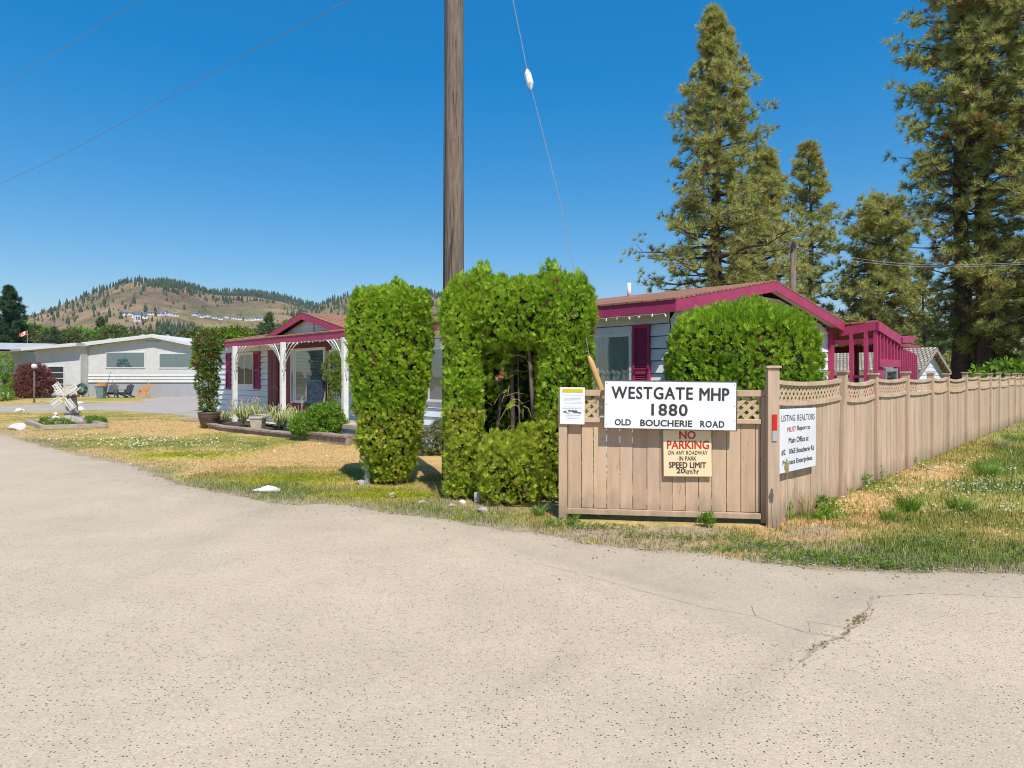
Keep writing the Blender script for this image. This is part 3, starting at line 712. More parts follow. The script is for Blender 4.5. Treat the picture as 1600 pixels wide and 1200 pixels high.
# ------------------------------------------------------------------ pines
def pine(name, loc, h, base, prof, nb, seed, label, group, lean=(0, 0), tr=.28, nsub=6, ntuft=5, needle=.20, mats=None, tpls=None, droop=.25, sparse_below=0, cat='pine tree', brown=.05, rmin=0):
    rng = np.random.RandomState(seed); root = empty(name, loc); tag(root, label, cat, group)
    zs = np.linspace(0, h, 12); px = lean[0] * (zs / h) ** 1.3 + .12 * np.sin(zs * .5 + seed); py = lean[1] * (zs / h) ** 1.3
    tk = MB().tube([(px[i], py[i], zs[i]) for i in range(12)], [tr * (1 - .93 * (z / h) ** 1.1) * (1.25 if z == 0 else 1) for z in zs], 10)
    tk.build('trunk', M['bark'], root, True)
    br = MB(); TP = []; TD = []; TS = []
    prof = np.array(prof)
    for i in range(nb):
        t = (i + rng.rand() * .8) / nb; z = base + (h - base) * t ** .92; R0 = np.interp(z / h, prof[:, 0], prof[:, 1])
        L = R0 * rng.uniform(.5, 1.1) * (1 + .17 * math.sin(z * 1.9 + seed) * math.sin(z * .83 + 2 * seed)) * min(1, .7 + 2.5 * t); a = i * 2.399 + rng.normal(0, .35)
        x0 = np.interp(z, zs, px); y0 = np.interp(z, zs, py)
        up = .35 * (t ** 1.5) - droop * (1 - t) + rng.normal(0, .1)
        dx, dy = math.cos(a), math.sin(a); k = 5; pts = []
        for j in range(k):
            s = j / (k - 1); pts.append(np.array([x0 + dx * L * s, y0 + dy * L * s, z + L * (up * s + .16 * s * s) + rng.normal(0, .02 * L)]))
        br.tube(pts, [max(.012, .022 * L + .01) * (1 - .8 * j / (k - 1)) for j in range(k)], 5, False)
        sp = 1 if z > sparse_below else .22
        for q in range(nsub):
            if rng.rand() > sp: continue
            s = rng.uniform(.12, 1.0) if q else 1.0; j = min(int(s * (k - 1)), k - 2); fr = s * (k - 1) - j; p0 = pts[j] * (1 - fr) + pts[j + 1] * fr
            aa = a + rng.uniform(-1.3, 1.3) * (1 if q else .2); l2 = (.16 + .30 * (1 - s)) * L * rng.uniform(.5, 1.1) + .12
            p1 = p0 + np.array([math.cos(aa) * l2, math.sin(aa) * l2, l2 * rng.uniform(-.15, .5)])
            if q: br.tube([p0, p1], [.012, .006], 4, False)
            for _ in range(ntuft):
                u = rng.uniform(.25, 1.1); p = p0 + (p1 - p0) * u + rng.normal(0, .07 + .03 * L, 3)
                TP.append(p); d = (p1 - p0) / l2 * .8 + np.array([0, 0, .55]) + rng.normal(0, .45, 3); TD.append(d); TS.append(needle * rng.uniform(.7, 1.25))
    # top leader
    for _ in range(10): TP.append(np.array([px[-1], py[-1], h]) + rng.normal(0, .12, 3)); TD.append([0, 0, 1.] + rng.normal(0, .3, 3)); TS.append(needle)
    br.build('branches', M['bark'], root)
    TP = np.array(TP); TD = np.array(TD); TS = np.array(TS); mi = (rng.rand(len(TP)) < brown).astype(int)
    pp = scat_multi(tpls or NEED, TP, TD, TS, rng, mi); V, Fc, Mi = join(pp)
    npmesh('crown', V, Fc, mats or [M['needle'], M['needle_brown']], Mi, root)
    return root
conic = [(0, .3), (.1, .55), (.2, .88), (.3, 1), (.5, .82), (.7, .55), (.88, .28), (1, .06)]
def P_(px, d): return ((px - HX) / F * d, d, 0)
sc_ = lambda pr, k: [(a, b * k) for a, b in pr]
G1 = 'tall pines behind the house'
pine('pine_tree', P_(1125, 28), 17.0, 1.6, sc_(conic, 3.05), 215, 1, 'tallest full pine, its tip reaching to the top of the sky above the magenta roof', G1, tr=.34, nsub=6, ntuft=4, needle=.32, lean=(-.25, 0))
pine('pine_tree', P_(1190, 33), 12.9, 2, sc_(conic, 2.75), 170, 2, 'shorter pine crowded against the right flank of the tallest full pine', G1, tr=.25, nsub=6, ntuft=4, needle=.32)
pine('pine_tree', P_(1265, 38), 14.9, 2.5, sc_([(0, .5), (.2, 1), (.4, 1), (.6, .75), (.8, .6), (.93, .35), (1, .1)], 1.9), 100, 3, 'slender pine with a narrow tip just right of the small service pole', G1, tr=.24, nsub=6, ntuft=3, needle=.38)
pine('pine_tree', P_(1373, 34), 10.6, 1.5, sc_([(0, .6), (.2, 1), (.5, 1), (.75, .75), (.9, .5), (1, .2)], 2.45), 160, 4, 'broad rounded pine above the magenta lean-to', G1, tr=.25, nsub=6, ntuft=4, needle=.34)
wide = [(0, .5), (.15, .8), (.3, 1), (.6, 1), (.8, .8), (.95, .4), (1, .1)]
pine('pine_tree', P_(1502, 34), 25, 3.6, sc_(wide, 3.1), 150, 5, 'left of the two dark trunked pines by the fence, ragged bare branches on its left', 'big pines beside the long fence', tr=.47, nsub=7, ntuft=3, needle=.46, sparse_below=11, brown=.10)
pine('pine_tree', P_(1537, 33), 24, 2.6, sc_(wide, 2.75), 150, 6, 'thick trunked pine second from the left beside the fence, foliage hanging low', 'big pines beside the long fence', tr=.47, nsub=7, ntuft=3, needle=.46, brown=.08)
pine('pine_tree', P_(1640, 31), 24, 2.2, sc_(wide, 3.3), 170, 8, 'pine at the far right whose dense crown fills the corner of the view', 'big pines beside the long fence', tr=.45, nsub=7, ntuft=3, needle=.46, brown=.07)
pine('pine_tree', P_(1444, 46), 9.5, 1, sc_(conic, 2.0), 60, 7, 'small dark pine far back between the broad pine and the big trunks', G1, tr=.2, nsub=6, ntuft=6, needle=.28, tpls=NEEDF, mats=[M['needle_far'], M['needle_brown']])
pine('pine_tree', P_(1570, 42), 10, .8, sc_(wide, 2.6), 70, 9, 'shady pine low behind the white trailer roof', G1, tr=.22, nsub=7, ntuft=6, needle=.3, tpls=NEEDF)
pine('spruce_tree', P_(14, 72), 11.2, .6, sc_([(0, .9), (.1, 1), (.3, .9), (.6, .62), (.85, .3), (1, .04)], 3.0), 150, 10, 'dark bushy spruce at the left edge behind the flag', None, tr=.16, nsub=8, ntuft=8, needle=.36, mats=[M['spruce'], M['spruce']], droop=.15, cat='spruce tree', tpls=NEEDF)

# ------------------------------------------------------------------ leafy shrubs and trees
def shrub(name, loc, blobs, dens, size, mats, label, cat, group=None, seed=0, stems=5, k=None, trunk=True, up=.4, tpls=None, mprob=None, twig=None):
    "blobs: list of (cx,cy,cz,rx,ry,rz) relative to loc"
    rng = np.random.RandomState(seed); root = empty(name, loc); tag(root, label, cat, group); parts = []
    for (cx, cy, cz, rx, ry, rz) in blobs:
        n = int(dens * 4 * math.pi * ((rx * ry + ry * rz + rx * rz) / 3)); d = rng.normal(0, 1, (n, 3)); d /= np.linalg.norm(d, axis=1, keepdims=True)
        rad = 1 - np.abs(rng.normal(0, .17, n)); lump = 1 + .22 * (vnoise(d[:, 0] * 2 + cx, d[:, 1] * 2 + d[:, 2] * 2.3, .5, seed) - .5)
        P = d * (rad * lump)[:, None] * np.array([rx, ry, rz]) + np.array([cx, cy, cz]); P[:, 2] = np.maximum(P[:, 2], .02)
        D = d + np.array([0, 0, up]) + rng.normal(0, .5, (n, 3))
        mi = 0 if len(mats) == 1 else rng.choice(len(mats), n, p=mprob)
        parts += scat_multi(tpls or LEAF, P, D, size * rng.uniform(.6, 1.3, n), rng, mi)
    V, Fc, Mi = join(parts); npmesh('foliage', V, Fc, mats, Mi, root)
    if trunk:
        mb = MB(); r2 = random.Random(seed)
        for i in range(stems):
            b = r2.choice(blobs); mb.tube([(r2.uniform(-.05, .05), r2.uniform(-.05, .05), 0), (b[0] * .5, b[1] * .5, b[2] * .5), (b[0] + r2.uniform(-.4, .4) * b[3], b[1] + r2.uniform(-.4, .4) * b[4], b[2] + .3 * b[5])], [.03, .022, .008] if twig is None else [twig, twig * .7, twig * .25], 6)
        mb.build('stems', M['twig'], root, True)
    return root

# ------------------------------------------------------------------ the tan gate panel and long fence
class Frame:
    def __init__(s, o, rz):
        s.o = Vector(o); s.rz = rz; s.u = Vector((math.cos(rz), math.sin(rz), 0)); s.v = Vector((-math.sin(rz), math.cos(rz), 0))
    def x(s, px, b=0):
        k = (px - HX) / F; p = s.o + s.v * b
        return (k * p.y - p.x) / (s.u.x - k * s.u.y)
    def z(s, py, x, b=0):
        Y = s.o.y + s.u.y * x + s.v.y * b
        return EYE - (py - HY) * Y / F
    def pz(s, px, py, b=0):
        x = s.x(px, b); return x, s.z(py, x, b)
    def w(s, x, b=0, z=0): return s.o + s.u * x + s.v * b + Vector((0, 0, z))
GL = Vector(((873 - HX) / F * 8.05, 8.05, 0)); GR = Vector(((1197 - HX) / F * 7.72, 7.72, 0))
GRZ = math.atan2(GR.y - GL.y, GR.x - GL.x); GF = Frame(GL, GRZ); GW = (GR - GL).length
gate = empty('fence_panel', GL, GRZ); tag(gate, 'tan boarded gate panel with a lattice top carrying the large white sign', 'fence panel')
ZT = 1.575; ZL0, ZL1 = 1.235, 1.50
def plank_row(mb, x0, x1, z0, z1, y, wd, th, rng, lift=0):
    x = x0
    while x < x1 - .02:
        e = min(x + wd * rng.uniform(.92, 1.08), x1)
        dy = rng.uniform(-.003, .003); mb.box(x + .0035, e - .0035, y + dy, y + th + dy, z0 + rng.uniform(0, .01), z1); x = e
rg = random.Random(2)
mb = MB(); mb.mi = 0; plank_row(mb, .11, GW - .06, .13, ZL0 - .055, .02, .155, .02, rg); mb.build('boards', M['tan'], gate, bevel=.003)
MB().box(0, .105, -.03, .07, -.02, ZT - .01).build('post', M['tan'], gate, bevel=.006)
fr = MB(); fr.box(.105, GW - .005, -.018, .045, ZT - .075, ZT - .002); fr.box(.105, GW - .06, -.02, .045, ZL0 - .055, ZL0); fr.box(.105, GW - .06, -.022, .045, .065, .13)
fr.box(GW - .055, GW + .005, -.024, .047, .02, ZT - .078); fr.build('rails', M['tan'], gate, bevel=.004)
def lattice(mb, x0, x1, zb, zt, y, pitch, wd=.034, th=.006):
    "diagonal laths clipped to a band whose bottom and top are functions of x"
    h = .5 * ((zt(x0) - zb(x0)) + (zt(x1) - zb(x1))) + .03
    for sgn, yo in ((1, 0), (-1, th)):
        x = x0 - h
        while x < x1 + h:
            # walk along the lath, keep pieces inside
            n = 10; seg = []
            for i in range(n + 1):
                t = i / n; xx = x + h * t if sgn > 0 else x + h * (1 - t)
                xm = min(max(xx, x0), x1); zz = zb(xm) + (zt(xm) - zb(xm)) * (t)
                if x0 <= xx <= x1: seg.append((xx, zz))
            if len(seg) > 1:
                a, b = seg[0], seg[-1]; L = math.hypot(b[0] - a[0], b[1] - a[1]); nx, nz = -(b[1] - a[1]) / L * wd / 2, (b[0] - a[0]) / L * wd / 2
                y0, y1 = y + yo, y + yo + th - .0005
                mb.hexa([(a[0] - nx, y0, a[1] - nz), (b[0] - nx, y0, b[1] - nz), (b[0] + nx, y0, b[1] + nz), (a[0] + nx, y0, a[1] + nz)],
                        [(a[0] - nx, y1, a[1] - nz), (b[0] - nx, y1, b[1] - nz), (b[0] + nx, y1, b[1] + nz), (a[0] + nx, y1, a[1] + nz)])
            x += pitch
mb = MB(); lattice(mb, .106, GW - .056, lambda x: ZL0, lambda x: ZT - .076, .012, .125, .042); mb.build('lattice', M['lattice'], gate)

FRZ = math.atan2(FD.y, FD.x); FF = Frame(F0, FRZ)
fence = empty('long_fence', F0, FRZ); tag(fence, 'long weathered tan board fence with scalloped lattice top receding to the right', 'fence')
post_s = [0, 2.45, 4.15, 6.2, 8.3, 9.95, 12.2, 14.1, 16.15, 17.95, 20.1, 21.9, 23.5, 25.4, 27.2, 29.1, 31, 33, 35]
leans = [0, .16, -.09, .0, -.03, -.10, 0, -.04, 0, .02, -.02, 0, .03, 0, .02, 0, 0, 0, 0]
tops = []
for i, s in enumerate(post_s):
    h = 1.86 if i == 0 else 1.80 + .02 * math.sin(i * 2.3)
    l = leans[i]; w2 = .065 if i == 0 else .05
    rz_ = GRZ - FRZ if i == 0 else 0
    pb = MB(); pb.hexa([(s - w2 - l * .5, -.07, -.05), (s + w2 - l * .5, -.07, -.05), (s + w2 - l * .5, .05, -.05), (s - w2 - l * .5, .05, -.05)],
                       [(s - w2 + l * .5, -.07, h - .03), (s + w2 + l * .5, -.07, h - .03), (s + w2 + l * .5, .05, h - .03), (s - w2 + l * .5, .05, h - .03)])
    p = pb.build('post', M['tan_side'], fence, bevel=.006); p.rotation_euler = (0, 0, rz_)
    cb = MB(); cb.box(s - w2 - .02 + l * .5, s + w2 + .02 + l * .5, -.09, .07, h - .029, h); cb.build('cap', M['tan_side'], p, bevel=.005)
    tops.append(s + l * .5)
for i in range(len(post_s) - 1):
    a, b = post_s[i] + .06, post_s[i + 1] - .06; la, lb = leans[i], leans[i + 1]; Lm = b - a
    sag = .035 + .012 * math.sin(i * 1.7); zt0 = 1.70 - (.02 if i % 2 else 0)
    ztf = lambda x: zt0 - sag * (4 * ((x - a) / Lm) * (1 - (x - a) / Lm)) ** .8 if a < x < b else zt0
    zbf = lambda x: ztf(x) - .245
    n = 10; tr = MB(); bs = MB()
    for j in range(n):
        x0, x1 = a + Lm * j / n, a + Lm * (j + 1) / n
        for m_, f_, hh in ((tr, ztf, .05), (bs, zbf, .05)):
            m_.hexa([(x0, -.045, f_(x0) - hh), (x1, -.045, f_(x1) - hh), (x1, .02, f_(x1) - hh), (x0, .02, f_(x0) - hh)], [(x0, -.045, f_(x0)), (x1, -.045, f_(x1)), (x1, .02, f_(x1)), (x0, .02, f_(x0))])
    tr.build('top_rail', M['tan_side'], fence); bs.build('middle_rail', M['tan_side'], fence)
    if i < 15:
        lt = MB(); lattice(lt, a, b, lambda x: zbf(x) - .005, lambda x: ztf(x) - .045, -.02, .125 if i not in (4,) and i < 6 else .085, .036); lt.build('lattice', M['lattice'], fence)
    bd = MB(); x = a; rg = random.Random(i)
    while x < b - .01:
        e = min(x + .145 * rg.uniform(.9, 1.1), b); t0 = (x - a) / Lm; t1 = (e - a) / Lm
        lx0 = -.5 * (la * (1 - t0) + lb * t0); lx1 = -.5 * (la * (1 - t1) + lb * t1); dy = rg.uniform(-.004, .004)
        z0 = rg.uniform(-.01, .03); zt_ = min(zbf(max(x, a + .001)), zbf(min(e, b - .001))) - .03
        bd.hexa([(x + lx0 + .003, -.018 + dy, z0), (e + lx1 - .003, -.018 + dy, z0), (e + lx1 - .003, .004 + dy, z0), (x + lx0 + .003, .004 + dy, z0)],
                [(x + .003, -.018 + dy, zt_), (e - .003, -.018 + dy, zt_), (e - .003, .004 + dy, zt_), (x + .003, .004 + dy, zt_)]); x = e
    bd.build('boards', M['tan_side'], fence)

# reflector strip on the corner post (nailed on)
pf = Frame(F0, GRZ)
rf = empty('reflector', F0 + Vector((.0, -.06, 1.27)), GRZ); tag(rf, 'narrow red and silver reflector strip on the corner post of the fence', 'reflector')
MB().box(-.026, .026, -.022, -.014, -.155, .03).build('red_strip', M['red'], rf); MB().box(-.026, .026, -.022, -.014, -.275, -.157).build('silver_strip', M['silver'], rf)

# ------------------------------------------------------------------ signs
_tc = {}
def text_mb(txt, cx, cz, wd, ht, y, bold=.0, name='lettering', mat=None, parent=None, spacing=1.0):
    cu = bpy.data.curves.new('t', 'FONT'); cu.body = txt; cu.space_character = spacing; cu.resolution_u = 3
    o = bpy.data.objects.new('t', cu); COL.objects.link(o); bpy.context.view_layer.update()
    dg = bpy.context.evaluated_depsgraph_get(); me = bpy.data.meshes.new_from_object(o.evaluated_get(dg))
    COL.objects.unlink(o); bpy.data.objects.remove(o)
    n = len(me.vertices); a = np.empty(n * 3, dtype=np.float32); me.vertices.foreach_get('co', a); a = a.reshape(-1, 3)
    lo = a.min(0); hi = a.max(0)
    b = np.zeros_like(a); b[:, 0] = (a[:, 0] - (lo[0] + hi[0]) / 2) / (hi[0] - lo[0]) * wd + cx
    b[:, 2] = (a[:, 1] - (lo[1] + hi[1]) / 2) / (hi[1] - lo[1]) * ht + cz; b[:, 1] = y
    F_ = [tuple(q.vertices) for q in me.polygons]; VV = []; FF_ = []; k = bold * 2.6 * ht; bpy.data.meshes.remove(me)
    for i, (dx, dz) in enumerate(((0, 0), (1, 0), (-1, 0), (0, 1), (0, -1), (.7, .7), (-.7, .7), (.7, -.7), (-.7, -.7)) if bold > 0 else ((0, 0),)):
        q = b + np.array([dx * k, -.00012 * i, dz * k * .8]); FF_ += [tuple(v + len(VV) for v in f) for f in F_]; VV += [tuple(v) for v in q]
    me = bpy.data.meshes.new(name); me.from_pydata(VV, [], FF_); me.materials.append(mat); me.update()
    ob = bpy.data.objects.new(name, me); COL.objects.link(ob); ob.parent = parent
    return ob
def sign(name, fr, TL, TR_, BL, yoff, label, mat, th=.02, edge=None, lines=(), bevel=.004, bars=()):
    "fr: frame of the carrying surface; TL/TR/BL pixel corners; yoff: how proud the board stands"
    x0, z1 = fr.pz(*TL, yoff); x1, z1b = fr.pz(*TR_, yoff); xb, z0 = fr.pz(*BL, yoff)
    wd, ht = x1 - x0, z1 - z0; tilt = math.atan2(z1b - z1, wd)
    cx, cz = (x0 + x1) / 2, (z1 + z1b) / 2 - ht / 2
    root = empty(name, fr.w(cx, yoff, cz), 0); root.rotation_euler = (0, -tilt, fr.rz); tag(root, label, 'sign')
    MB().box(-wd / 2, wd / 2, 0, th, -ht / 2, ht / 2).build('board', mat, root, bevel=bevel)
    if edge:
        e = .008; fm = MB(); fm.box(-wd / 2 - e, wd / 2 + e, -.006, th + .002, ht / 2, ht / 2 + e); fm.box(-wd / 2 - e, wd / 2 + e, -.006, th + .002, -ht / 2 - e, -ht / 2)
        fm.box(-wd / 2 - e, -wd / 2, -.005, th + .001, -ht / 2, ht / 2); fm.box(wd / 2, wd / 2 + e, -.005, th + .001, -ht / 2, ht / 2); fm.build('frame', edge, root)
    for txt, u0, u1, v0, v1, col, bold in lines:   # fractions of the board
        sp = 1.12 if 'ROAD' in txt or 'WEST' in txt or '1880' in txt or 'REAL' in txt else 1
        text_mb(txt, ((u0 + u1) / 2 - .5) * wd, (.5 - (v0 + v1) / 2) * ht, (u1 - u0) * wd, (v1 - v0) * ht, -.0025, bold, 'lettering', M[col], root, sp)
    return root, wd, ht
sg, wd, ht = sign('park_sign', GF, (944.5, 594.5), (1150.5, 597), (945, 668.5), -.115, 'largest white sign with raised black lettering, mounted across the top of the gate panel', M['sign_white'], .02, M['sign_edge'],
     [('WESTGATE', .056, .673, .125, .375, 'ink', .013), ('MHP', .727, .945, .135, .385, 'ink', .013), ('1880', .365, .635, .475, .715, 'ink', .013),
      ('OLD', .082, .205, .81, .935, 'ink', .014), ('BOUCHERIE', .28, .672, .81, .94, 'ink', .014), ('ROAD', .735, .912, .81, .94, 'ink', .014)])
bk = MB()
for x in (-.42, .42): bk.box(x * wd - .03, x * wd + .03, .022, .098, -ht * .45, ht * .45)
bk.build('batten', M['tan'], sg)
sc_m = MB()
for x, z in [(-.485, .44), (-.485, -.42), (.485, .44), (.485, -.0), (.485, -.3), (-.485, 0)]: sc_m.box(x * wd - .004, x * wd + .004, -.003, 0.001, z * ht - .004, z * ht + .004)
sc_m.build('screws', M['ink'], sg)
s2, wd, ht = sign('speed_sign', GF, (1036.5, 671.5), (1112, 671.5), (1036.5, 744.5), -.03, 'square cream sign with red and black lettering below the largest sign', M['sign_cream'], .015, None,
     [('NO', .34, .67, .03, .195, 'ink_red', .014), ('PARKING', .08, .945, .235, .405, 'ink_red', .012), ('ON ANY ROADWAY', .10, .915, .445, .53, 'ink', .003),
      ('IN PARK', .325, .685, .565, .655, 'ink', .004), ('SPEED LIMIT', .115, .88, .69, .81, 'ink', .013), ('20', .27, .445, .82, .925, 'ink', .014), ('km/hr', .46, .735, .825, .94, 'ink', .003)], bevel=.007)
s3, wd, ht = sign('towing_sign', GF, (875, 605), (913.5, 605.5), (875.5, 662.5), -.055, 'small white notice with a yellow bar on the left end of the gate panel', M['sign_white'], .006, None, (), .002)
MB().box(-.41 * wd, .43 * wd, -.003, -.0005, .365 * ht, .455 * ht).build('yellow_bar', M['yellow'], s3)
fp = MB(); rg = random.Random(5)
for v, u0, u1, t in [(.205, .1, .92, .011)] + [(.26 + .034 * i, .12 + rg.uniform(0, .05), .9 - rg.uniform(0, .06), .006) for i in range(6)] + [(.475, .4, .62, .005), (.53, .1, .9, .009), (.57, .1, .9, .008), (.75, .24, .84, .014), (.80, .25, .8, .005), (.845, .32, .76, .009)]:
    u = u0
    while u < u1:
        e = min(u + rg.uniform(.03, .10), u1); fp.box((u - .5) * wd, (e - .5) * wd, -.002, -.0006, (.5 - v) * ht - t * ht / 2 , (.5 - v) * ht + t * ht / 2); u = e + .015
fp.build('fine_print', M['ink_grey'], s3)
lg = MB(); lg.prism([((u - .5) * wd, -.002, (.5 - v) * ht) for u, v in [(.10, .665), (.30, .62), (.22, .662), (.30, .69), (.5, .70), (.28, .705)]], (0, .0012, 0)); lg.build('emblem', M['ink'], s3)
text_mb('BuKaia', (.53 - .5) * wd, (.5 - .632) * ht, .36 * wd, .045 * ht, -.002, .04, 'lettering', M['ink'], s3); text_mb('Towing', (.68 - .5) * wd, (.5 - .685) * ht, .34 * wd, .045 * ht, -.002, .04, 'lettering', M['ink'], s3)
s4, wd, ht = sign('listing_sign', FF, (1217.5, 639.5), (1275, 637), (1218, 740.5), -.085, 'tall white sign with black and faded red lettering on the fence by the corner post', M['sign_white'], .012, None,
     [('LISTING', .05, .40, .095, .195, 'ink', -.006), ('REALTORS', .46, .95, .095, .2, 'ink', -.006), ('MUST', .20, .425, .285, .365, 'ink_pink', .004), ('Report to', .46, .82, .28, .375, 'ink', .006),
      ('Main Office at', .235, .775, .455, .545, 'ink', .006), ('#2   1065 Boucherie Rd', .055, .94, .635, .725, 'ink', .006), ('Princess Enterprises.', .085, .90, .805, .905, 'ink', .006)], bevel=.003)
# ------------------------------------------------------------------ utility pole, guy, wires
PY = 10.02; PX = (709 - HX) / F * PY
pole = empty('utility_pole', (PX, PY, 0)); tag(pole, 'tall weathered wooden utility pole rising behind the cedars out of view', 'utility pole')
zz = [0, 1, 3, 5, 7, 9, 11.6]; MB().tube([(0.008 * z * .3, 0, z) for z in zz], [.162, .158, .150, .142, .135, .127, .118], 22).build('shaft', M['pole'], pole, True)
MB().tube([(-.168, -.02, 0), (-.150, -.02, 3.2), (-.118, -.02, 9.5)], .013, 8).build('conduit', M['black'], pole, True)
cr = MB(); rg = random.Random(9)
for k in range(70):        # drying cracks stand as thin dark slivers let into the wood
    a = rg.uniform(3.6, 5.9); z = rg.uniform(.2, 10.5); L = rg.uniform(.3, 1.6); r0 = np.interp(z, zz, [.162, .158, .150, .142, .135, .127, .118]) - .001
    wq = rg.uniform(.002, .005); p = lambda aa, zq: (0.0024 * zq + (r0 + .0015 - .0078 * (zq - z)) * math.cos(aa), (r0 + .0015 - .0078 * (zq - z)) * math.sin(aa), zq)
    cr.add([p(a, z), p(a + wq / r0, z + L * .4), p(a + .02, z + L), p(a - wq / r0, z + L * .5)], [(0, 1, 2, 3)])
cr.build('cracks', M['core'], pole)
gy = empty('guy_wire', (1.07, 9.0, 0)); tag(gy, 'thin steel guy wire with a white insulator running down from the utility pole', 'guy wire')
A = Vector((PX + .1, PY, 11.3)); Bp = at(921, 559, 9.0); ins = at(826.5, 123, 9.56)
o0 = Vector(gy.location)
MB().tube([A - o0, at(815, 66, 9.6) - o0, at(824, 112, 9.57) - o0], .006, 6).build('cable', M['wire'], gy)
MB().tube([at(829, 134, 9.55) - o0, at(846, 200, 9.5) - o0, at(876, 320, 9.3) - o0, at(899, 430, 9.15) - o0, Bp - o0], .0055, 6).build('cable', M['wire'], gy)
MB().tube([at(823.5, 108, 9.57) - o0, at(824.5, 116, 9.57) - o0, at(828.5, 131, 9.55) - o0, at(830, 140, 9.55) - o0], [.016, .052, .052, .014], 8).build('insulator', M['porcelain'], gy, bevel=.004)
gdp = [at(920, 556, 9.0), at(924, 567, 9.0), at(939, 607, 8.98), Vector((1.62, 8.9, 0))]
MB().tube([p - o0 for p in gdp], [.02, .042, .042, .042], 10).build('guard', M['guard'], gy, True)
def wire(pts, r, label, grp=None, mat='darkwire', name='overhead_wire'):
    P = [Vector(p) for p in pts]; out = []
    for i in range(len(P) - 1):          # Catmull-Rom
        p0, p1, p2, p3 = P[max(i - 1, 0)], P[i], P[i + 1], P[min(i + 2, len(P) - 1)]
        for j in range(6):
            t = j / 6; out.append(.5 * ((2 * p1) + (p2 - p0) * t + (2 * p0 - 5 * p1 + 4 * p2 - p3) * t * t + (3 * p1 - p0 - 3 * p2 + p3) * t ** 3))
    out.append(P[-1]); o = MB().tube(out, r, 5).build(name, M[mat], None, True); tag(o, label, 'wire', grp); return o
wire([(PX, PY, 8.45), at(600, -30, 11.3), at(415, 69, 14), at(300, 132, 17), at(190, 192, 20), at(100, 240, 24), at(0, 287, 29), at(-200, 380, 45)], .006, 'long single wire crossing the blue sky at upper left from the pole')
wire([(PX, PY, 10.4), at(300, -50, 13.5), at(113, 66, 16), at(55, 103, 18), at(0, 137, 20), at(-200, 250, 28)], .005, 'faint short wire across the top left corner of the sky')
tp = empty('service_pole', P_(1239, 25)); tag(tp, 'small weathered service pole standing behind the magenta roof gable', 'utility pole')
MB().tube([(0, 0, 0), (0, 0, 3), (0, 0, 6.85)], [.13, .12, .10], 12).build('shaft', M['pole'], tp, True)
MB().tube([(0, 0, 6.86), (0, 0, 6.92)], [.105, .03], 12).build('top_cap', M['metal'], tp)
MB().box(.09, .2, -.06, .02, 6.55, 6.62).build('bracket', M['metal'], tp)
for k, dz in enumerate((0, -.09)):
    wire([Vector((P_(1239, 25)[0] + .15, 25, 6.6 + dz)), at(1300, 397 + 5 * k, 24.5), at(1370, 408 + 4 * k, 24), at(1450, 414 + 3 * k, 23.5), at(1530, 413 + 3 * k, 23), at(1610, 409 + 3 * k, 22.5), at(1760, 396 + 3 * k, 22)], .007, ['upper of the two grey service wires strung from the small service pole', 'lower of the two grey service wires strung from the small service pole'][k], 'service wires', 'wire', 'service_wire')

# ------------------------------------------------------------------ the magenta trimmed house
H = Frame(HO, HRZ); house = empty('mobile_home', HO, HRZ); tag(house, 'long white mobile home with magenta trim and shutters under a brown shingle roof', 'house')
W2 = 3.475; WID = 6.95; ZE, ZR = 2.95, 3.56; XL = -20.1; XL2 = -22.5; BW = .30; BP = .75; GWX = -.28
XP = -9.6                                             # where the porch recess ends
def lap(mb, x0, x1, z0, z1, y, holes=(), step=.205, th=.034):
    "horizontal lap boards on the plane y, leaning out at their lower edge; holes are (xa,xb,za,zb)"
    z = z1
    while z > z0 + .01:
        zb = max(z - step, z0); segs = [(x0, x1)]
        for xa, xb, za, zc in holes:
            if za < (z + zb) / 2 < zc:
                ns = []
                for s0, s1 in segs:
                    if xb <= s0 or xa >= s1: ns.append((s0, s1)); continue
                    if xa > s0: ns.append((s0, xa))
                    if xb < s1: ns.append((xb, s1))
                segs = ns
        for s0, s1 in segs:
            zc = zb + .014; mb.add([(s0, y, z), (s1, y, z), (s1, y - th, zc), (s0, y - th, zc), (s1, y, zc), (s0, y, zc)], [(0, 3, 2, 1), (3, 5, 4, 2)])
        z = zb
fw = MB(); lap(fw, XP, GWX, .02, 2.80, BW); lap(fw, XL2 + .35, XP, .02, 2.80, BP)
fw.add([(XP, BW, 0), (XP, BP, 0), (XP, BP, 2.8), (XP, BW, 2.8)], [(0, 1, 2, 3)])
fw.build('front_wall', M['siding'], house)
bk0 = MB(); bk0.box(XP + .01, GWX - .02, BW + .012, BW + .03, .01, 2.79); bk0.box(XL2 + .37, XP - .01, BP + .012, BP + .03, .01, 2.79); bk0.build('lap_shadow_backing', M['dark_in'], house)  # dark sheet behind the board gaps, colours in the lap shadow lines
gw = MB()                                             # gable end wall, boards follow the slope
z = 3.30
def half_at(z): return WID / 2 - .05 if z < 2.80 else max(.05, (WID / 2 - .05) * (1 - (z - 2.80) / (ZR - .1 - 2.80)))
zl = np.arange(.02, 3.46, .205)
for za, zb in zip(zl[:-1], zl[1:]):
    h0, h1 = half_at(za), half_at(zb); y0a, y1a = W2 - h0 , W2 + h0; y0b, y1b = W2 - h1, W2 + h1
    y0a = max(y0a, BW); y0b = max(y0b, BW)
    gw.add([(GWX, y0b, zb), (GWX, y1b, zb), (GWX + .02, y1a, za), (GWX + .02, y0a, za), (GWX, y1a, za), (GWX, y0a, za)], [(3, 2, 1, 0), (3, 5, 4, 2)])
gw.build('gable_wall', M['siding'], house)
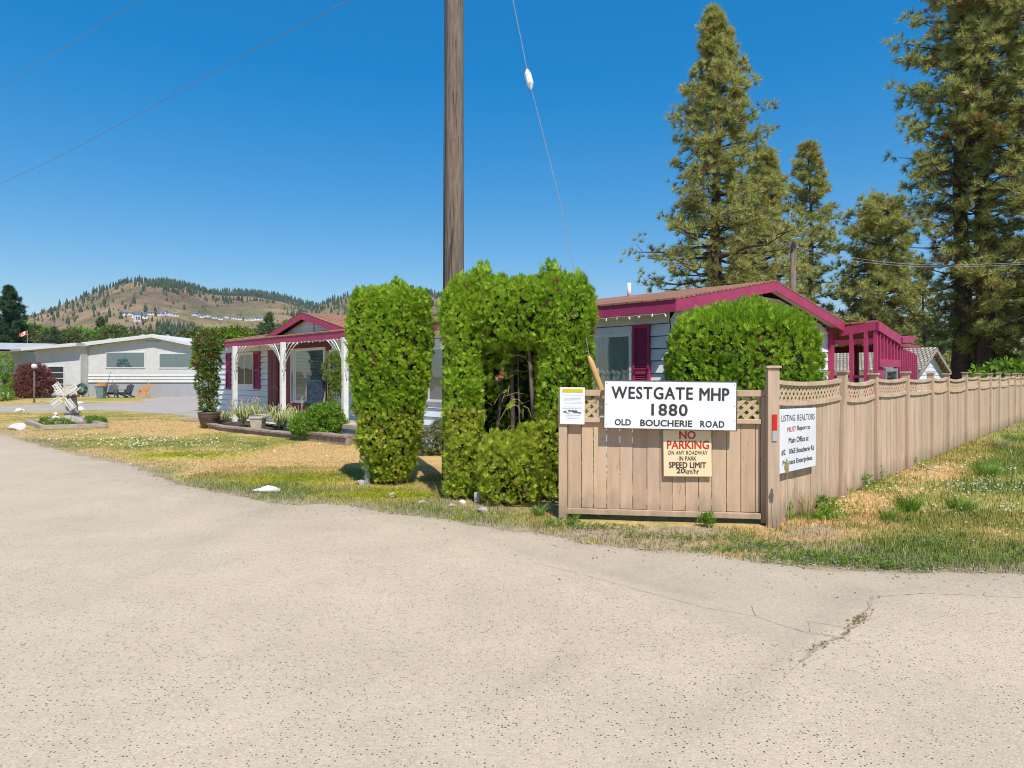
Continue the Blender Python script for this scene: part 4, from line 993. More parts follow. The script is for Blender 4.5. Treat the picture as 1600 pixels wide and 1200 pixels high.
rw = MB(); rw.box(XL2 + .35, GWX - .02, WID - .15, WID - .1, 0, 2.85); rw.box(XL2 + .35, XL2 + .368, BP + .032, WID - .16, 0, 2.9); rw.build('rear_wall', M['siding'], house)
def slab(mb, pts, th):
    "pts ccw seen from above; extruded down"
    mb.prism([tuple(p) for p in pts], (0, 0, -th))
rf_ = MB(); t_ = .03
slab(rf_, [(XL, -.04, ZE + .02), (0.04, -.04, ZE + .02), (0.04, W2, ZR + .03), (XL, W2, ZR + .03)], t_)
slab(rf_, [(XL2, .52, ZE + .14), (XL - .001, .52, ZE + .14), (XL - .001, W2, ZR + .03), (XL2, W2, ZR + .03)], t_)
slab(rf_, [(XL2, W2 + .001, ZR + .03), (.04, W2 + .001, ZR + .03), (.04, WID + .04, ZE + .02), (XL2, WID + .04, ZE + .02)], t_)
rf_.build('roof', M['shingle'], house)
so_ = MB(); slab(so_, [(XL, .03, ZE - .12), (-.02, .03, ZE - .12), (-.02, BP + .1, ZE - .12), (XL, BP + .1, ZE - .12)], .02)
so_.build('soffit', M['trim_white'], house)
fa = MB(); fa.box(XL, 0, -.02, .02, ZE - .20, ZE - .012); fa.box(XL2, XL - .001, .52, .56, ZE - .10, ZE + .105)
fa.hexa([(XL - .02, -.021, ZE - .20), (XL - .001, -.021, ZE - .20), (XL - .001, .56, ZE - .10), (XL - .02, .56, ZE - .10)], [(XL - .02, -.021, ZE - .012), (XL - .001, -.021, ZE - .012), (XL - .001, .56, ZE + .10), (XL - .02, .56, ZE + .10)])
fa.build('fascia', M['magenta'], house)
rk = MB()
for ya, yb in ((-.02, W2), (WID + .02, W2)):
    s_ = 1 if ya < W2 else -1
    rk.hexa([(0.001, ya, ZE - .20), (.035, ya, ZE - .20), (.035, yb, ZR - .19), (.001, yb, ZR - .19)], [(0.001, ya, ZE - .012), (.035, ya, ZE - .012), (.035, yb, ZR - .005), (.001, yb, ZR - .005)])
rk.build('rake_board', M['magenta'], house)
sf = MB()   # gable overhang underside
sf.hexa([(GWX, 0, ZE - .1), (0, 0, ZE - .1), (0, W2, ZR - .06), (GWX, W2, ZR - .06)], [(GWX, 0, ZE - .07), (0, 0, ZE - .07), (0, W2, ZR - .03), (GWX, W2, ZR - .03)])
sf.hexa([(GWX, W2, ZR - .06), (0, W2, ZR - .06), (0, WID, ZE - .1), (GWX, WID, ZE - .1)], [(GWX, W2, ZR - .03), (0, W2, ZR - .03), (0, WID, ZE - .07), (GWX, WID, ZE - .07)])
sf.build('gable_soffit', M['trim_white'], house)
MB().box(GWX - .02, GWX + .10, WID - .16, WID - .0, 0, ZE - .14).build('corner_board', M['magenta'], house)
# cross gable over the porch
XG = (H.x(414, .6) + H.x(545, .6)) / 2; HG = abs(H.x(545, .6) - H.x(414, .6)) / 2; ZG0, ZG1 = 3.06, 3.74
cg = MB()
for s_ in (-1, 1):
    p = [(XG, .55, ZG1), (XG + s_ * HG, .55, ZG0), (XG + s_ * HG, WID - .2, ZG0), (XG, WID - .2, ZG1)]
    if s_ > 0: pass
    slab(cg, p if s_ < 0 else p[::-1], .03)
cg.build('cross_gable_roof', M['shingle'], house)
cr_ = MB()
for s_ in (-1, 1):
    a, b = XG, XG + s_ * HG
    q = [(a, .54, ZG1 - .22), (b, .54, ZG0 - .2), (b, .54, ZG0 - .035), (a, .54, ZG1 - .035)]
    cr_.prism(q if s_ > 0 else q[::-1], (0, .04, 0))
cr_.build('cross_gable_rake', M['magenta'], house)
cw = MB(); hw_ = HG - .35; zt2 = ZG1 - .15
zl = np.arange(3.0, zt2, .12)
for za, zb in zip(zl, list(zl[1:]) + [zt2]):
    wa = max(.02, hw_ * (1 - (za - 3.0) / (zt2 - 3.0))); wb = max(.01, hw_ * (1 - (zb - 3.0) / (zt2 - 3.0)))
    cw.add([(XG - wa, .84, za), (XG + wa, .84, za), (XG + wb, .86, zb), (XG - wb, .86, zb)], [(0, 1, 2, 3)])
cw.build('cross_gable_wall', M['siding'], house)
MB().box(XG + .28, XG + .31, .832, .84, 3.1, 3.5).build('gable_seam', M['sign_edge'], house)
vp = MB().tube([(H.x(983, 3.0), 3.0, 3.45), (H.x(983, 3.0), 3.0, 3.80)], .045, 10).build('vent_pipe', M['trim_white'], house, True)

def window(parent, x0, x1, z0, z1, y, mull=(), frame=.06, glass='glass', inner='curtain', pleat=True, fm='trim_white', name='window'):
    f = MB(); f.box(x0, x1, y - .045, y + .02, z1 - frame, z1); f.box(x0, x1, y - .05, y + .02, z0, z0 + frame)
    f.box(x0, x0 + frame, y - .043, y + .02, z0 + frame, z1 - frame); f.box(x1 - frame, x1, y - .043, y + .02, z0 + frame, z1 - frame)
    for mx in mull: f.box(mx - .025, mx + .025, y - .041, y + .018, z0 + frame, z1 - frame)
    fo = f.build(name, M[fm], parent, bevel=.004)
    if inner:
        c = MB(); n = int((x1 - x0) / .035) if pleat else 2; vs = []
        for i in range(n + 1):
            xx = x0 + .02 + (x1 - x0 - .04) * i / n; yy = y - .027 + (.006 * math.sin(i * 1.9) + .004 * math.sin(i * .77) if pleat else 0)
            vs += [(xx, yy, z0 + .03), (xx, yy, z1 - .03)]
        c.add(vs, [(2 * i, 2 * i + 2, 2 * i + 3, 2 * i + 1) for i in range(n)]); c.build('curtain', M[inner], fo)
    g_ = MB(); g_.add([(x0 + .01, y - .038, z0 + .01), (x1 - .01, y - .038, z0 + .01), (x1 - .01, y - .038, z1 - .01), (x0 + .01, y - .038, z1 - .01)], [(0, 1, 2, 3)]); g_.build('pane', M[glass], fo)
    return fo
def shutter(parent, x0, x1, z0, z1, y, mat):
    s = MB(); fr_ = .045; s.box(x0, x0 + fr_, y - .055, y, z0, z1); s.box(x1 - fr_, x1, y - .055, y, z0, z1)
    zm = (z0 + z1) / 2
    for za in (z0, zm - .03, z1 - .06): s.box(x0 + fr_, x1 - fr_, y - .052, y, za, za + .06)
    z = z0 + .07
    while z < z1 - .07:
        if abs(z - zm) > .045: s.add([(x0 + fr_, y - .045, z), (x1 - fr_, y - .045, z), (x1 - fr_, y - .02, z + .035), (x0 + fr_, y - .02, z + .035), (x1 - fr_, y - .02, z), (x0 + fr_, y - .02, z)], [(0, 1, 2, 3), (0, 5, 4, 1)])
        z += .042
    s.add([(x0 + fr_, y - .018, z0), (x1 - fr_, y - .018, z0), (x1 - fr_, y - .018, z1), (x0 + fr_, y - .018, z1)], [(0, 1, 2, 3)])
    return s.build('shutter', M[mat], parent)
wy = BW - .02
x1, zt1 = H.pz(989, 520, wy); x0 = H.x(905, wy); zb1 = .95
window(house, x0, x1, zb1, zt1, wy, mull=(H.x(936, wy),))
sx0, sx1 = H.x(990.5, wy), H.x(1017, wy); zs1 = H.z(508, sx0, wy); shutter(house, sx0, sx1, .98, zs1, wy, 'magenta')
x0, x1 = H.x(655, wy), H.x(705, wy); z1 = H.z(541, x1, wy); z0 = H.z(627, x0, wy); window(house, x0, x1, z0, z1, wy, mull=(H.x(672, wy),), glass='glass_sky', inner='blind', pleat=False)
wp = BP - .02
x0, x1 = H.x(368, wp), H.x(397.5, wp); z1 = H.z(553, x0, wp); z0 = H.z(602, x0, wp); window(house, x0, x1, z0, z1, wp, mull=((x0 + x1) / 2 + .05,), glass='glass_sky', inner='dark_in', pleat=False)
for a, b in ((354.5, 361), (397.7, 407)): shutter(house, H.x(a, wp), H.x(b, wp), H.z(608, H.x(a, wp), wp), H.z(552 if a < 380 else 550, H.x(a, wp), wp), wp, 'magenta')
# porch back wall: magenta panels, door, picture window
xd0, xd1 = H.x(420, wp), H.x(436, wp); xm1 = H.x(517, wp)
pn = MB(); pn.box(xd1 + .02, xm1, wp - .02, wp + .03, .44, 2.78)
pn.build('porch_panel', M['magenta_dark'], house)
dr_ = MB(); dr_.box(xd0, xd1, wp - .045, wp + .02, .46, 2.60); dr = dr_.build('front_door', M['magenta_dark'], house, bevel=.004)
dp = MB(); wd_ = xd1 - xd0
for a, b, c, d in ((.12, .44, .6, 1.2), (.56, .88, .6, 1.2), (.12, .44, 1.35, 2.4), (.56, .88, 1.35, 2.4)): dp.box(xd0 + a * wd_, xd0 + b * wd_, wp - .056, wp - .046, c, d)
dp.build('door_moulding', M['magenta_dark'], dr, bevel=.004); MB().blob((xd1 - .08, wp - .08, 1.35), (.03, .03, .03)).build('handle', M['metal'], dr, True)
x0, x1 = H.x(462, wp - .03), H.x(509, wp - .03); z1 = H.z(545, x0, wp); z0 = H.z(629, x0, wp)
window(house, x0, x1, z0, z1, wp - .03, glass='glass_sky', inner='blind', pleat=False, frame=.09)
window(house, H.x(455.5, wp - .03), x0 - .05, z0, z1, wp - .03, glass='glass_sky', inner='curtain_white', frame=.04)
window(house, H.x(516, wp), H.x(538, wp), 1.5, 2.5, wp - .01, glass='glass', inner='dark_in', pleat=False)
bl = MB(); z = z0 + .1
while z < z1 - .1: bl.box(x0 + .1, x1 - .1, wp - .064, wp - .0605, z, z + .012); z += .045
bl.build('blind_slats', M['trim_white'], house)
# deck, steps, posts
deck = MB(); DX0, DX1, DY = H.x(415, .1), -8.85, -.32
x = DX0
while x < DX1:
    deck.box(x, min(x + .135, DX1), DY, BP - .03, .40, .45); x += .14
deck.build('porch_deck', M['deck'], house)
sk = MB(); x = DX0 + 2.2
while x < DX1: sk.box(x, x + .13, DY + .02, DY + .045, .01, .33); x += .137
sk.box(DX0 + .02, DX1, DY - .012, DY + .018, .335, .398)
y = DY + .08
while y < BW: sk.box(DX1 - .03, DX1 - .002, y, y + .13, .02, .39); y += .14
sk.build('deck_skirting', M['deck'], house)
for px in (367, 442, 539):
    y = -.12; xx = H.x(px, y); zb = .45 if px > 400 else .06
    p = MB(); p.box(xx - .072, xx + .072, y - .072, y + .072, zb, ZE - .2); po = p.build('porch_post', M['trim_white'], house, bevel=.01)
    br = MB()
    for sg_ in ((-1, 1) if px > 400 else (1,)):
        for k, (rx, zt_) in enumerate(((.95, .0), (.72, .0), (.48, .0))):
            pts = []
            for i in range(9):
                t = i / 8; pts.append((xx + sg_ * (.075 + rx * t ** 2.6), y - .02 * k, ZE - 1.35 + .12 * k + (1.12 - .12 * k) * t))
            br.tube(pts, .015, 6)
    br.build('bracket', M['trim_white'], po, True)
MB().box(H.x(362, .2), H.x(362, .2) + .001, 0, .001, 0, .001) # (no-op kept out of the scene)
st = MB(); n = 24
for i in range(n): pass
# string lights along the eaves
sl_ = empty('string_lights', HO + Vector((0, 0, ZE - .2)), HRZ); tag(sl_, 'string of clear bulbs hanging unevenly along the magenta eave', 'string lights')
xs_ = np.arange(XL + .2, -.1, .235); wv = MB().tube([(x, -.035, -.012 - .018 * math.sin(i * 1.3) ** 2) for i, x in enumerate(xs_)], .004, 4).build('cord', M['trim_white'], sl_)
rg = random.Random(3); me0 = None
for i, x in enumerate(xs_):
    if me0 is None:
        b0 = MB().lathe([(.003, 0), (.009, -.01), (.009, -.02), (.016, -.035), (.014, -.05), (.003, -.065)], seg=8).build('bulb', M['bulb'], sl_, True); me0 = b0.data; b = b0
    else: b = bpy.data.objects.new('bulb', me0); COL.objects.link(b); b.parent = sl_
    b.location = (x, -.038, -.012 + rg.uniform(-.02, .01)); b.rotation_euler = (rg.uniform(-.3, .8), rg.uniform(-.9, .9), 0)

# lean-to in magenta at the rear corner
lt_ = empty('lean_to', H.w(0, WID), HRZ); tag(lt_, 'open magenta framed lean-to attached to the rear corner of the house', 'lean-to')
LX, LY = .72, 1.47
ro = MB(); ro.hexa([(-3, .02, 2.82), (LX + .02, .02, 2.93), (LX + .02, LY + .0, 2.66), (-3, LY + .0, 2.56)], [(-3, .02, 2.85), (LX + .02, .02, 2.97), (LX + .02, LY, 2.70), (-3, LY, 2.60)]); ro.build('roof', M['shingle'], lt_)
def pst(a, b, z0, z1, wd=.09): return MB().box(a - wd / 2, a + wd / 2, b - wd / 2, b + wd / 2, z0, z1)
fm = MB(); fm.hexa([(-.05, -.03, 2.64), (LX, -.03, 2.75), (LX, .02, 2.75), (-.05, .02, 2.64)], [(-.05, -.03, 2.84), (LX, -.03, 2.94), (LX, .02, 2.94), (-.05, .02, 2.84)])
fm.hexa([(LX + .022, -.03, 2.73), (LX + .06, -.03, 2.73), (LX + .06, LY, 2.46), (LX + .022, LY, 2.46)], [(LX + .022, -.03, 2.945), (LX + .06, -.03, 2.945), (LX + .06, LY, 2.68), (LX + .022, LY, 2.68)]); fm.build('fascia', M['magenta'], lt_)
for a, b in ((.19, .0), (.5, .0), (LX - .03, .03)): pst(a, b, 0, 2.74, .075).build('post', M['magenta'], lt_)
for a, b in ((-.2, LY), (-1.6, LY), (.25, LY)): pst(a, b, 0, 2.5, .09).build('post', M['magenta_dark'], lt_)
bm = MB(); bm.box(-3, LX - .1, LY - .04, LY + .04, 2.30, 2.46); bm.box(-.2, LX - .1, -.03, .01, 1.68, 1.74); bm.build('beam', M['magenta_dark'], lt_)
for k in range(6): 
    y = .16 + k * .235; MB().box(LX - .03, LX + .03, y - .025, y + .025, 2.05, 2.74 - .18 * y).build('slat', M['magenta'], lt_)
rl = MB(); rl.box(LX - .02, LX + .045, .07, LY, 1.93, 2.10); rl.box(LX - .03, LX + .0, .07, .42, 0, 1.93); rl.build('side_panel', M['magenta'], lt_)
wf = MB(); y0, y1 = .45, 1.28; 
for a in (y0, y1 - .07): wf.box(LX, LX + .05, a, a + .07, .9, 1.9)
wf.box(LX, LX + .05, y0 + .07, y1 - .07, 1.83, 1.9); wf.box(LX, LX + .05, y0 + .07, y1 - .07, .9, .97); wo_ = wf.build('window', M['metal'], lt_); 
wi = MB(); wi.box(LX + .01, LX + .02, y0 + .06, y1 - .06, .96, 1.84); wi.build('pane', M['glass_sky'], wo_); wi = MB(); wi.box(LX - .02, LX + .005, y0, y1, .9, 1.9); wi.build('curtain', M['curtain'], wo_)
pv = empty('slatted_screen', H.w(LX - .0, WID + LY + .03), HRZ); tag(pv, 'tall magenta slatted screen with a small peaked roof just right of the lean-to', 'screen')
for k in range(9): MB().box(-.05, .03, .03 + k * .16, .10 + k * .16, 0, 2.42 - .02 * k).build('slat', M['magenta'], pv)
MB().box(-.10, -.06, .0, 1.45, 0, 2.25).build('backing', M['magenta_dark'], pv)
MB().box(-.03, .06, -.0, 1.46, 2.425, 2.49).build('top_rail', M['magenta'], pv)
rr_ = MB(); rr_.hexa([(-1.6, .05, 2.52), (.08, .05, 2.50), (.08, .9, 2.56), (-1.6, .9, 2.58)], [(-1.6, .05, 2.66), (.08, .05, 2.64), (.08, 1.05, 2.72), (-1.6, 1.05, 2.72)]); rr_.build('roof', M['magenta'], pv)

# ------------------------------------------------------------------ porch furniture, bed, pots
cp = H.w(H.x(491, .05), .05, .45)
ch = empty('patio_chair', cp, .15); tag(ch, 'metal patio chair with a dark patterned cushion before the picture window', 'chair')
fr_ = MB()
for s_ in (-1, 1):
    fr_.tube([(s_ * .3, -.28, 0), (s_ * .3, -.3, .35), (s_ * .31, -.26, .62), (s_ * .31, 0, .66), (s_ * .29, .25, .62)], .014, 8)
    fr_.tube([(s_ * .27, .42, 0), (s_ * .27, .2, .42), (s_ * .27, .34, 1.1)], .014, 8); fr_.tube([(s_ * .27, .2, .42), (s_ * .3, -.29, .42)], .012, 6)
fr_.tube([(-.27, .34, 1.1), (0, .36, 1.13), (.27, .34, 1.1)], .014, 8); fr_.build('frame', M['chair_frame'], ch, True)
cs = MB(); cs.hexa([(-.25, .2, .50), (.25, .2, .50), (.25, .32, .48), (-.25, .32, .48)], [(-.27, .24, 1.15), (.27, .24, 1.15), (.27, .37, 1.15), (-.27, .37, 1.15)]); cs.build('backrest', M['cushion'], ch, bevel=.04)
cs = MB(); cs.box(-.26, .26, -.28, .2, .42, .54); cs.build('seat', M['cushion'], ch, bevel=.04)
c2 = empty('folded_chair', H.w(-9.2, .1, .45), HRZ - .4); tag(c2, 'second patio chair partly hidden between the right porch post and the cedar column', 'chair')
f2 = MB()
for s_ in (-1, 1): f2.tube([(s_ * .25, -.3, 0), (s_ * .25, 0, .45), (s_ * .25, .25, 1.0)], .013, 6); f2.tube([(s_ * .25, .3, 0), (s_ * .25, -.05, .45), (s_ * .27, -.25, .62)], .013, 6)
f2.build('frame', M['chair_frame'], c2, True); f3 = MB(); f3.hexa([(-.24, -.25, .42), (.24, -.25, .42), (.24, .05, .42), (-.24, .05, .42)], [(-.24, -.25, .47), (.24, -.25, .47), (.24, .05, .47), (-.24, .05, .47)]); f3.hexa([(-.24, .05, .5), (.24, .05, .5), (.24, .09, .5), (-.24, .09, .5)], [(-.24, .22, 1.0), (.24, .22, 1.0), (.24, .26, 1.0), (-.24, .26, 1.0)]); f3.build('cushion', M['cushion'], c2, bevel=.02)

def poly_path(pts, step):
    out = []; 
    for a, b in zip(pts[:-1], pts[1:]):
        n = max(1, round((b - a).length / step))
        for i in range(n): out.append((a.lerp(b, i / n), (b - a).normalized(), (b - a).length / n))
    return out
bw = empty('garden_edging', BED[2]); tag(bw, 'low curved retaining edge of rough brown blocks in front of the porch', 'edging'); o0 = BED[2]; rg = random.Random(8)
bm = MB()
for i, (p, d, L) in enumerate(poly_path(BED, .34)):
    a = math.atan2(d.y, d.x); mbk = MB(); hh = .17 + (.09 if p.x > BED[3].x else 0)
    q = Vector((p.x, p.y, 0)) - o0; n = Vector((-d.y, d.x, 0)) * .16; e = d * (L - .012)
    j = lambda: Vector((rg.uniform(-.01, .01), rg.uniform(-.01, .01), rg.uniform(-.008, .008)))
    lowz = Vector((0, 0, -.02)); top = Vector((0, 0, hh - .07))
    bm.hexa([q + n * .15 + lowz, q + e + n * .15 + lowz, q + e + n + lowz, q + n + lowz], [q + n * .15 + top + j(), q + e + n * .15 + top + j(), q + e + n + top, q + n + top])
    t0 = Vector((0, 0, hh - .068)); t1 = Vector((0, 0, hh))
    bm.hexa([q - n * .15 + t0, q + e - n * .15 + t0, q + e + n * 1.3 + t0, q + n * 1.3 + t0], [q - n * .15 + t1 + j(), q + e - n * .15 + t1 + j(), q + e + n * 1.3 + t1 + j(), q + n * 1.3 + t1 + j()])
bm.build('blocks', M['border'], bw, bevel=.012)
sb = MB(); inner = [H.w(-9.6, DY + .02), H.w(H.x(330, .7), BP - .05)]
sb.prism([p + Vector((0, .18, .10)) for p in BED] + [inner[0] + Vector((0, 0, .10)), inner[1] + Vector((0, 0, .10))], (0, 0, -.12)); tag(sb.build('bed_soil', M['soil']), kind='structure')

def strap_plant(px, py, label, name='daylily', n=60, L=.55, mats=('varieg',), seed=0, flowers=8, grp='striped leaf clumps in the porch bed', z=.17, fl='petal_dry', hgt=.75):
    rng = random.Random(seed); p = gp(px, py); root = empty(name, (p.x, p.y, 0)); tag(root, label, 'plant', grp); mb = MB()
    for i in range(n):
        a = rng.uniform(0, 6.283); l = L * rng.uniform(.6, 1.1); w_ = .019; L_ = l; b = [];
        for j in range(5):
            t = j / 4; r = l * .52 * t * rng.uniform(.9, 1.1) ; hz = z + l * (1.15 * t - .85 * t * t * rng.uniform(.5, 1.15)); ww = w_ * (1 - t * .85)
            cx, cy = math.cos(a) * r + rng.uniform(-.004, .004), math.sin(a) * r
            b += [(cx - math.sin(a) * ww, cy + math.cos(a) * ww, hz), (cx + math.sin(a) * ww, cy - math.cos(a) * ww, hz)]
        mb.add(b, [(2 * j, 2 * j + 1, 2 * j + 3, 2 * j + 2) for j in range(4)])
    mb.build('leaves', M[mats[0]], root)
    if flowers:
        st_ = MB(); fo_ = MB()
        for i in range(flowers):
            a = rng.uniform(0, 6.283); r = rng.uniform(.02, .3); h = hgt * rng.uniform(.8, 1.15); x, y = math.cos(a) * r, math.sin(a) * r
            st_.tube([(x * .3, y * .3, z), (x, y, h)], .004, 4); 
            for q in range(5): fo_.blob((x + rng.uniform(-.015, .015), y + rng.uniform(-.015, .015), h + rng.uniform(-.06, .04)), (.014, .014, .022), q + i, 4, .3)
        st_.build('stalks', M['weed'], root); fo_.build('blossoms', M[fl], root)
    return root
strap_plant(380, 672, 'pale striped leaf clump with white flower spikes at the left end of the porch bed', n=170, L=1.1, seed=1, flowers=12, hgt=.85)
strap_plant(436, 677, 'pale striped leaf clump with pinkish spikes just right of the cream planter', n=160, L=1.05, seed=2, flowers=12, hgt=.8)
strap_plant(463, 680, 'striped leaf clump tucked against the dense green bush', n=140, L=1.0, seed=3, flowers=8, hgt=.72)
strap_plant(352, 668, 'smallest pale leaf clump next to the brown pot', n=90, L=.7, seed=4, flowers=5, hgt=.5)
strap_plant(400, 664, 'striped leaf clump directly behind the cream planter', n=100, L=.9, seed=5, flowers=9, hgt=.85)
p = gp(398, 678); pl = empty('cream_planter', (p.x, p.y + .25, .08)); tag(pl, 'cream square planter box between striped leaf clumps in the porch bed', 'planter')
k = MB(); k.hexa([(-.15, -.15, 0), (.15, -.15, 0), (.15, .15, 0), (-.15, .15, 0)], [(-.18, -.18, .36), (.18, -.18, .36), (.18, .18, .36), (-.18, .18, .36)]); k.box(-.20, .20, -.20, .20, .361, .41); k.build('box', M['pot_tan'], pl, bevel=.01)
p = gp(489, 691); shrub('leafy_bush', (p.x, p.y + .45, .1), [(-.32, 0, .32, .42, .38, .32), (.25, 0, .42, .48, .4, .42), (.05, .1, .62, .35, .3, .25), (.5, .1, .3, .25, .3, .25)], 260, .10, [M['leaf']], 'dense green bush spilling over the edging near the right porch post', 'bush', seed=2)
vl = shrub('climbing_vine', H.w(H.x(521, -.3), -.3, .1), [(0, 0, .4, .2, .15, .4), (.08, 0, 1.1, .2, .15, .5), (-.02, 0, 1.8, .28, .18, .4), (.15, 0, 1.5, .22, .15, .3), (.05, 0, 2.1, .15, .12, .2)], 330, .075, [M['leaf_yellow'], M['leaf_red'], M['leaf']], 'yellowing vine climbing the right side of the porch on a trellis', 'vine', seed=4, mprob=[.6, .15, .25])
tl = MB()
for x in (-.14, .0, .14): tl.tube([(x, .02, .1), (x * 1.3, .02, 2.3)], .007, 5)
for k in range(5): tl.tube([(-.17, .02, .5 + k * .42), (.17, .02, .5 + k * .42)], .005, 5)
tl.build('trellis', M['deck'], vl)
p = gp(530, 684); fg = empty('garden_figurine', (p.x, p.y, .27)); tag(fg, 'small weathered stone figurine sitting on the right end of the garden edging', 'figurine')
k = MB(); k.blob((0, 0, .045), (.10, .08, .05), 1, 8, .1); k.blob((.01, 0, .12), (.065, .055, .07), 2, 8, .1); k.blob((.03, -.02, .205), (.045, .045, .045), 3, 8, .08); k.build('body', M['stone_grey'], fg, True)
p = gp(519, 688)
# photinia in the large pot
pp_ = gp(324, 669); ph = shrub('potted_shrub', (pp_.x, pp_.y + .15, 0), [(-.04, 0, .85, .26, .3, .42), (-.08, 0, 1.5, .34, .35, .5), (-.02, 0, 2.15, .33, .35, .5), (-.1, .1, 2.8, .42, .4, .42), (.1, 0, 2.6, .3, .3, .3)], 150, .13, [M['glossy'], M['leaf_red']], 'tall glossy shrub with reddish tips growing from the large brown pot at the house corner', 'shrub', seed=7, mprob=[.74, .26], twig=.04)
pt = empty('large_pot', (pp_.x, pp_.y + .15, 0)); tag(pt, 'large round brown pot under the tall reddish tipped shrub', 'pot')
MB().lathe([(.20, 0), (.24, .03), (.30, .2), (.34, .38), (.35, .42), (.345, .44), (.36, .46), (.37, .52), (.34, .53), (.33, .48)]).build('vessel', M['pot'], pt, True)
rb_ = MB()
for z_, r_ in ((.30, .333), (.34, .343)): rb_.tube([(r_ * math.cos(i * .314), r_ * math.sin(i * .314), z_) for i in range(21)], .007, 5)
rb_.build('bands', M['pot'], pt)
sp_ = MB(); pc = gp(303, 657)
sp_.lathe([(.62, 0), (.62, .03)], c=(pc.x + .2, pc.y, .004), seg=24)
tag(sp_.build('stepping_stone', M['border']), 'round paving slab on the lawn left of the large brown pot', 'paving slab')

shrub('backyard_tree', P_(352, 31), [(0, 0, 2.4, 1.4, 1, 1.0), (-.5, 0, 3.3, .75, .7, .6), (.5, 0, 3.35, .7, .7, .55), (1.1, 0, 3.2, .5, .5, .5), (-.9, 0, 2.6, .5, .5, .6)], 50, .24, [M['leaf_yellow'], M['leaf_red'], M['leaf']], 'yellow green and reddish leafy tree peeking over the left end of the brown roof', 'tree', seed=77, mprob=[.4, .3, .3], twig=.06)
# grey green shrub between the cedars
p = gp(676, 714); shrub('lavender_bush', (p.x, p.y + .4, 0), [(0, 0, .3, .42, .4, .3), (.2, 0, .5, .3, .3, .28)], 420, .10, [M['sage'], M['leaf_yellow'], M['straw']], 'wispy grey green bush on the lawn seen between the two cedars', 'bush', seed=9, mprob=[.72, .18, .1], tpls=NEEDF)
b_ = MB(); rg = random.Random(2); q0 = at(683, 632, 12.6); 
for k in range(14): 
    a = rg.uniform(2.6, 4.2); l = rg.uniform(.05, .3); b_.tube([q0 + Vector((.18, 0, .1)), q0 + Vector((.18 + l * math.cos(a), 0, .1 + l * math.sin(a) * .9)), q0 + Vector((.18 + l * 1.2 * math.cos(a), -.03, .1 + l * math.sin(a) * .8))], .004, 4)

# street side bits: stakes, stones
p = gp(574, 757); stk = empty('metal_stake', (p.x, p.y, 0)); tag(stk, 'short galvanised stake with a rusty plate standing in the grass before the cedar column', 'stake')
k = MB(); k.box(-.04, .04, -.012, .0, -.05, .62); k.box(-.04, -.025, .0, .035, -.05, .62); k.tube([(0, .01, .60), (0, .01, .665)], [.045, .03], 10); k.build('channel', M['metal'], stk)
MB().box(.042, .062, -.03, .06, .28, .60).build('plate', M['rust'], stk)
p = gp(746, 786); k = MB(); k.hexa([(-.035, -.03, -.05), (.035, -.03, -.05), (.035, .03, -.05), (-.035, .03, -.05)], [(-.045, -.03, .15), (.03, -.03, .16), (.03, .03, .16), (-.045, .03, .15)]); o = k.build('wooden_stub', M['post_wood'], bevel=.004); o.location = (p.x, p.y, 0); tag(o, 'short pale wooden stub poking up in front of the large cedar clump', 'stake')
rocks = [(417, 768, .19, .13, .06, 'stone', 'flat white painted rock in the middle of the road edge lawn'), (28, 671, .28, .2, .14, 'stone', 'white rock at the front left corner of the timber bed'),
         (31, 643.5, .28, .2, .12, 'stone', 'white rock by the side road left of the lamp post'), (118, 641, .22, .2, .12, 'stone', 'left of the two white rocks behind the lawn windmill'), (126, 641, .26, .2, .13, 'stone', 'right of the two white rocks behind the lawn windmill'),
         (116, 631, .22, .2, .11, 'stone', 'left white rock across the side road near the metal door'), (126, 631, .25, .2, .10, 'stone', 'right white rock across the side road near the metal door'),
         (565, 756, .07, .06, .05, 'stone_grey', 'grey stone at the foot of the metal stake'), (706, 791, .055, .05, .03, 'stone_grey', 'small grey brown stone left of the wooden stub'), (722, 786, .06, .045, .03, 'stone', 'pale stone nearest the wooden stub'),
         (660, 786, .06, .05, .03, 'stone_grey', 'grey stone in the grass below the gap between the cedars'), (612, 776, .07, .06, .04, 'stone_grey', 'small grey stone below the cedar column'), (755, 800, .07, .05, .05, 'stone_grey', 'grey stone below the low yellowing cedar'),
         (845, 801, .04, .04, .03, 'stone_grey', 'small grey stone left of the gate post'), (700, 770, .06, .05, .04, 'stone_grey', 'grey stone at the foot of the utility pole')]
for i, (px, py, a, b, c_, m_, lb) in enumerate(rocks):
    p = gp(px, py); o = MB().blob((0, 0, 0), (a, b, c_), i + 3, 9, .22).build('rock', M[m_], None, True); o.location = (p.x, p.y, c_ * .25); o.rotation_euler = (0, 0, i * 1.3); tag(o, lb, 'rock')

# timber bed with the lawn windmill
A_, B_, C_, D_ = gp(67, 671), gp(166, 668), gp(128, 658.5), gp(42, 662)
tb = empty('timber_edging', A_); tag(tb, 'low frame of grey timbers around the lawn windmill', 'edging')
for a, b in ((A_, B_), (B_, C_), (C_, D_), (D_, A_)):
    MB().beam(a - A_ + Vector((0, 0, .07)), b - A_ + Vector((0, 0, .07)), .13, .14).build('timber', M['timber'], tb, bevel=.01)
p = gp(103, 664); wm = empty('lawn_windmill', (p.x, p.y + .3, 0)); tag(wm, 'ornamental stone windmill with weathered lattice sails inside the timber bed', 'windmill')
k = MB(); 
for i, (x, y, r_) in enumerate([(-.45, -.2, .2), (-.15, -.3, .22), (.15, -.32, .22), (.45, -.2, .2), (-.3, .2, .25), (.3, .2, .25), (0, 0, .35), (-.68, -.05, .17)]): k.blob((x, y, .08), (r_, r_, .17), i, 7, .2)
k.build('rock_base', M['stone_grey'], wm, True)
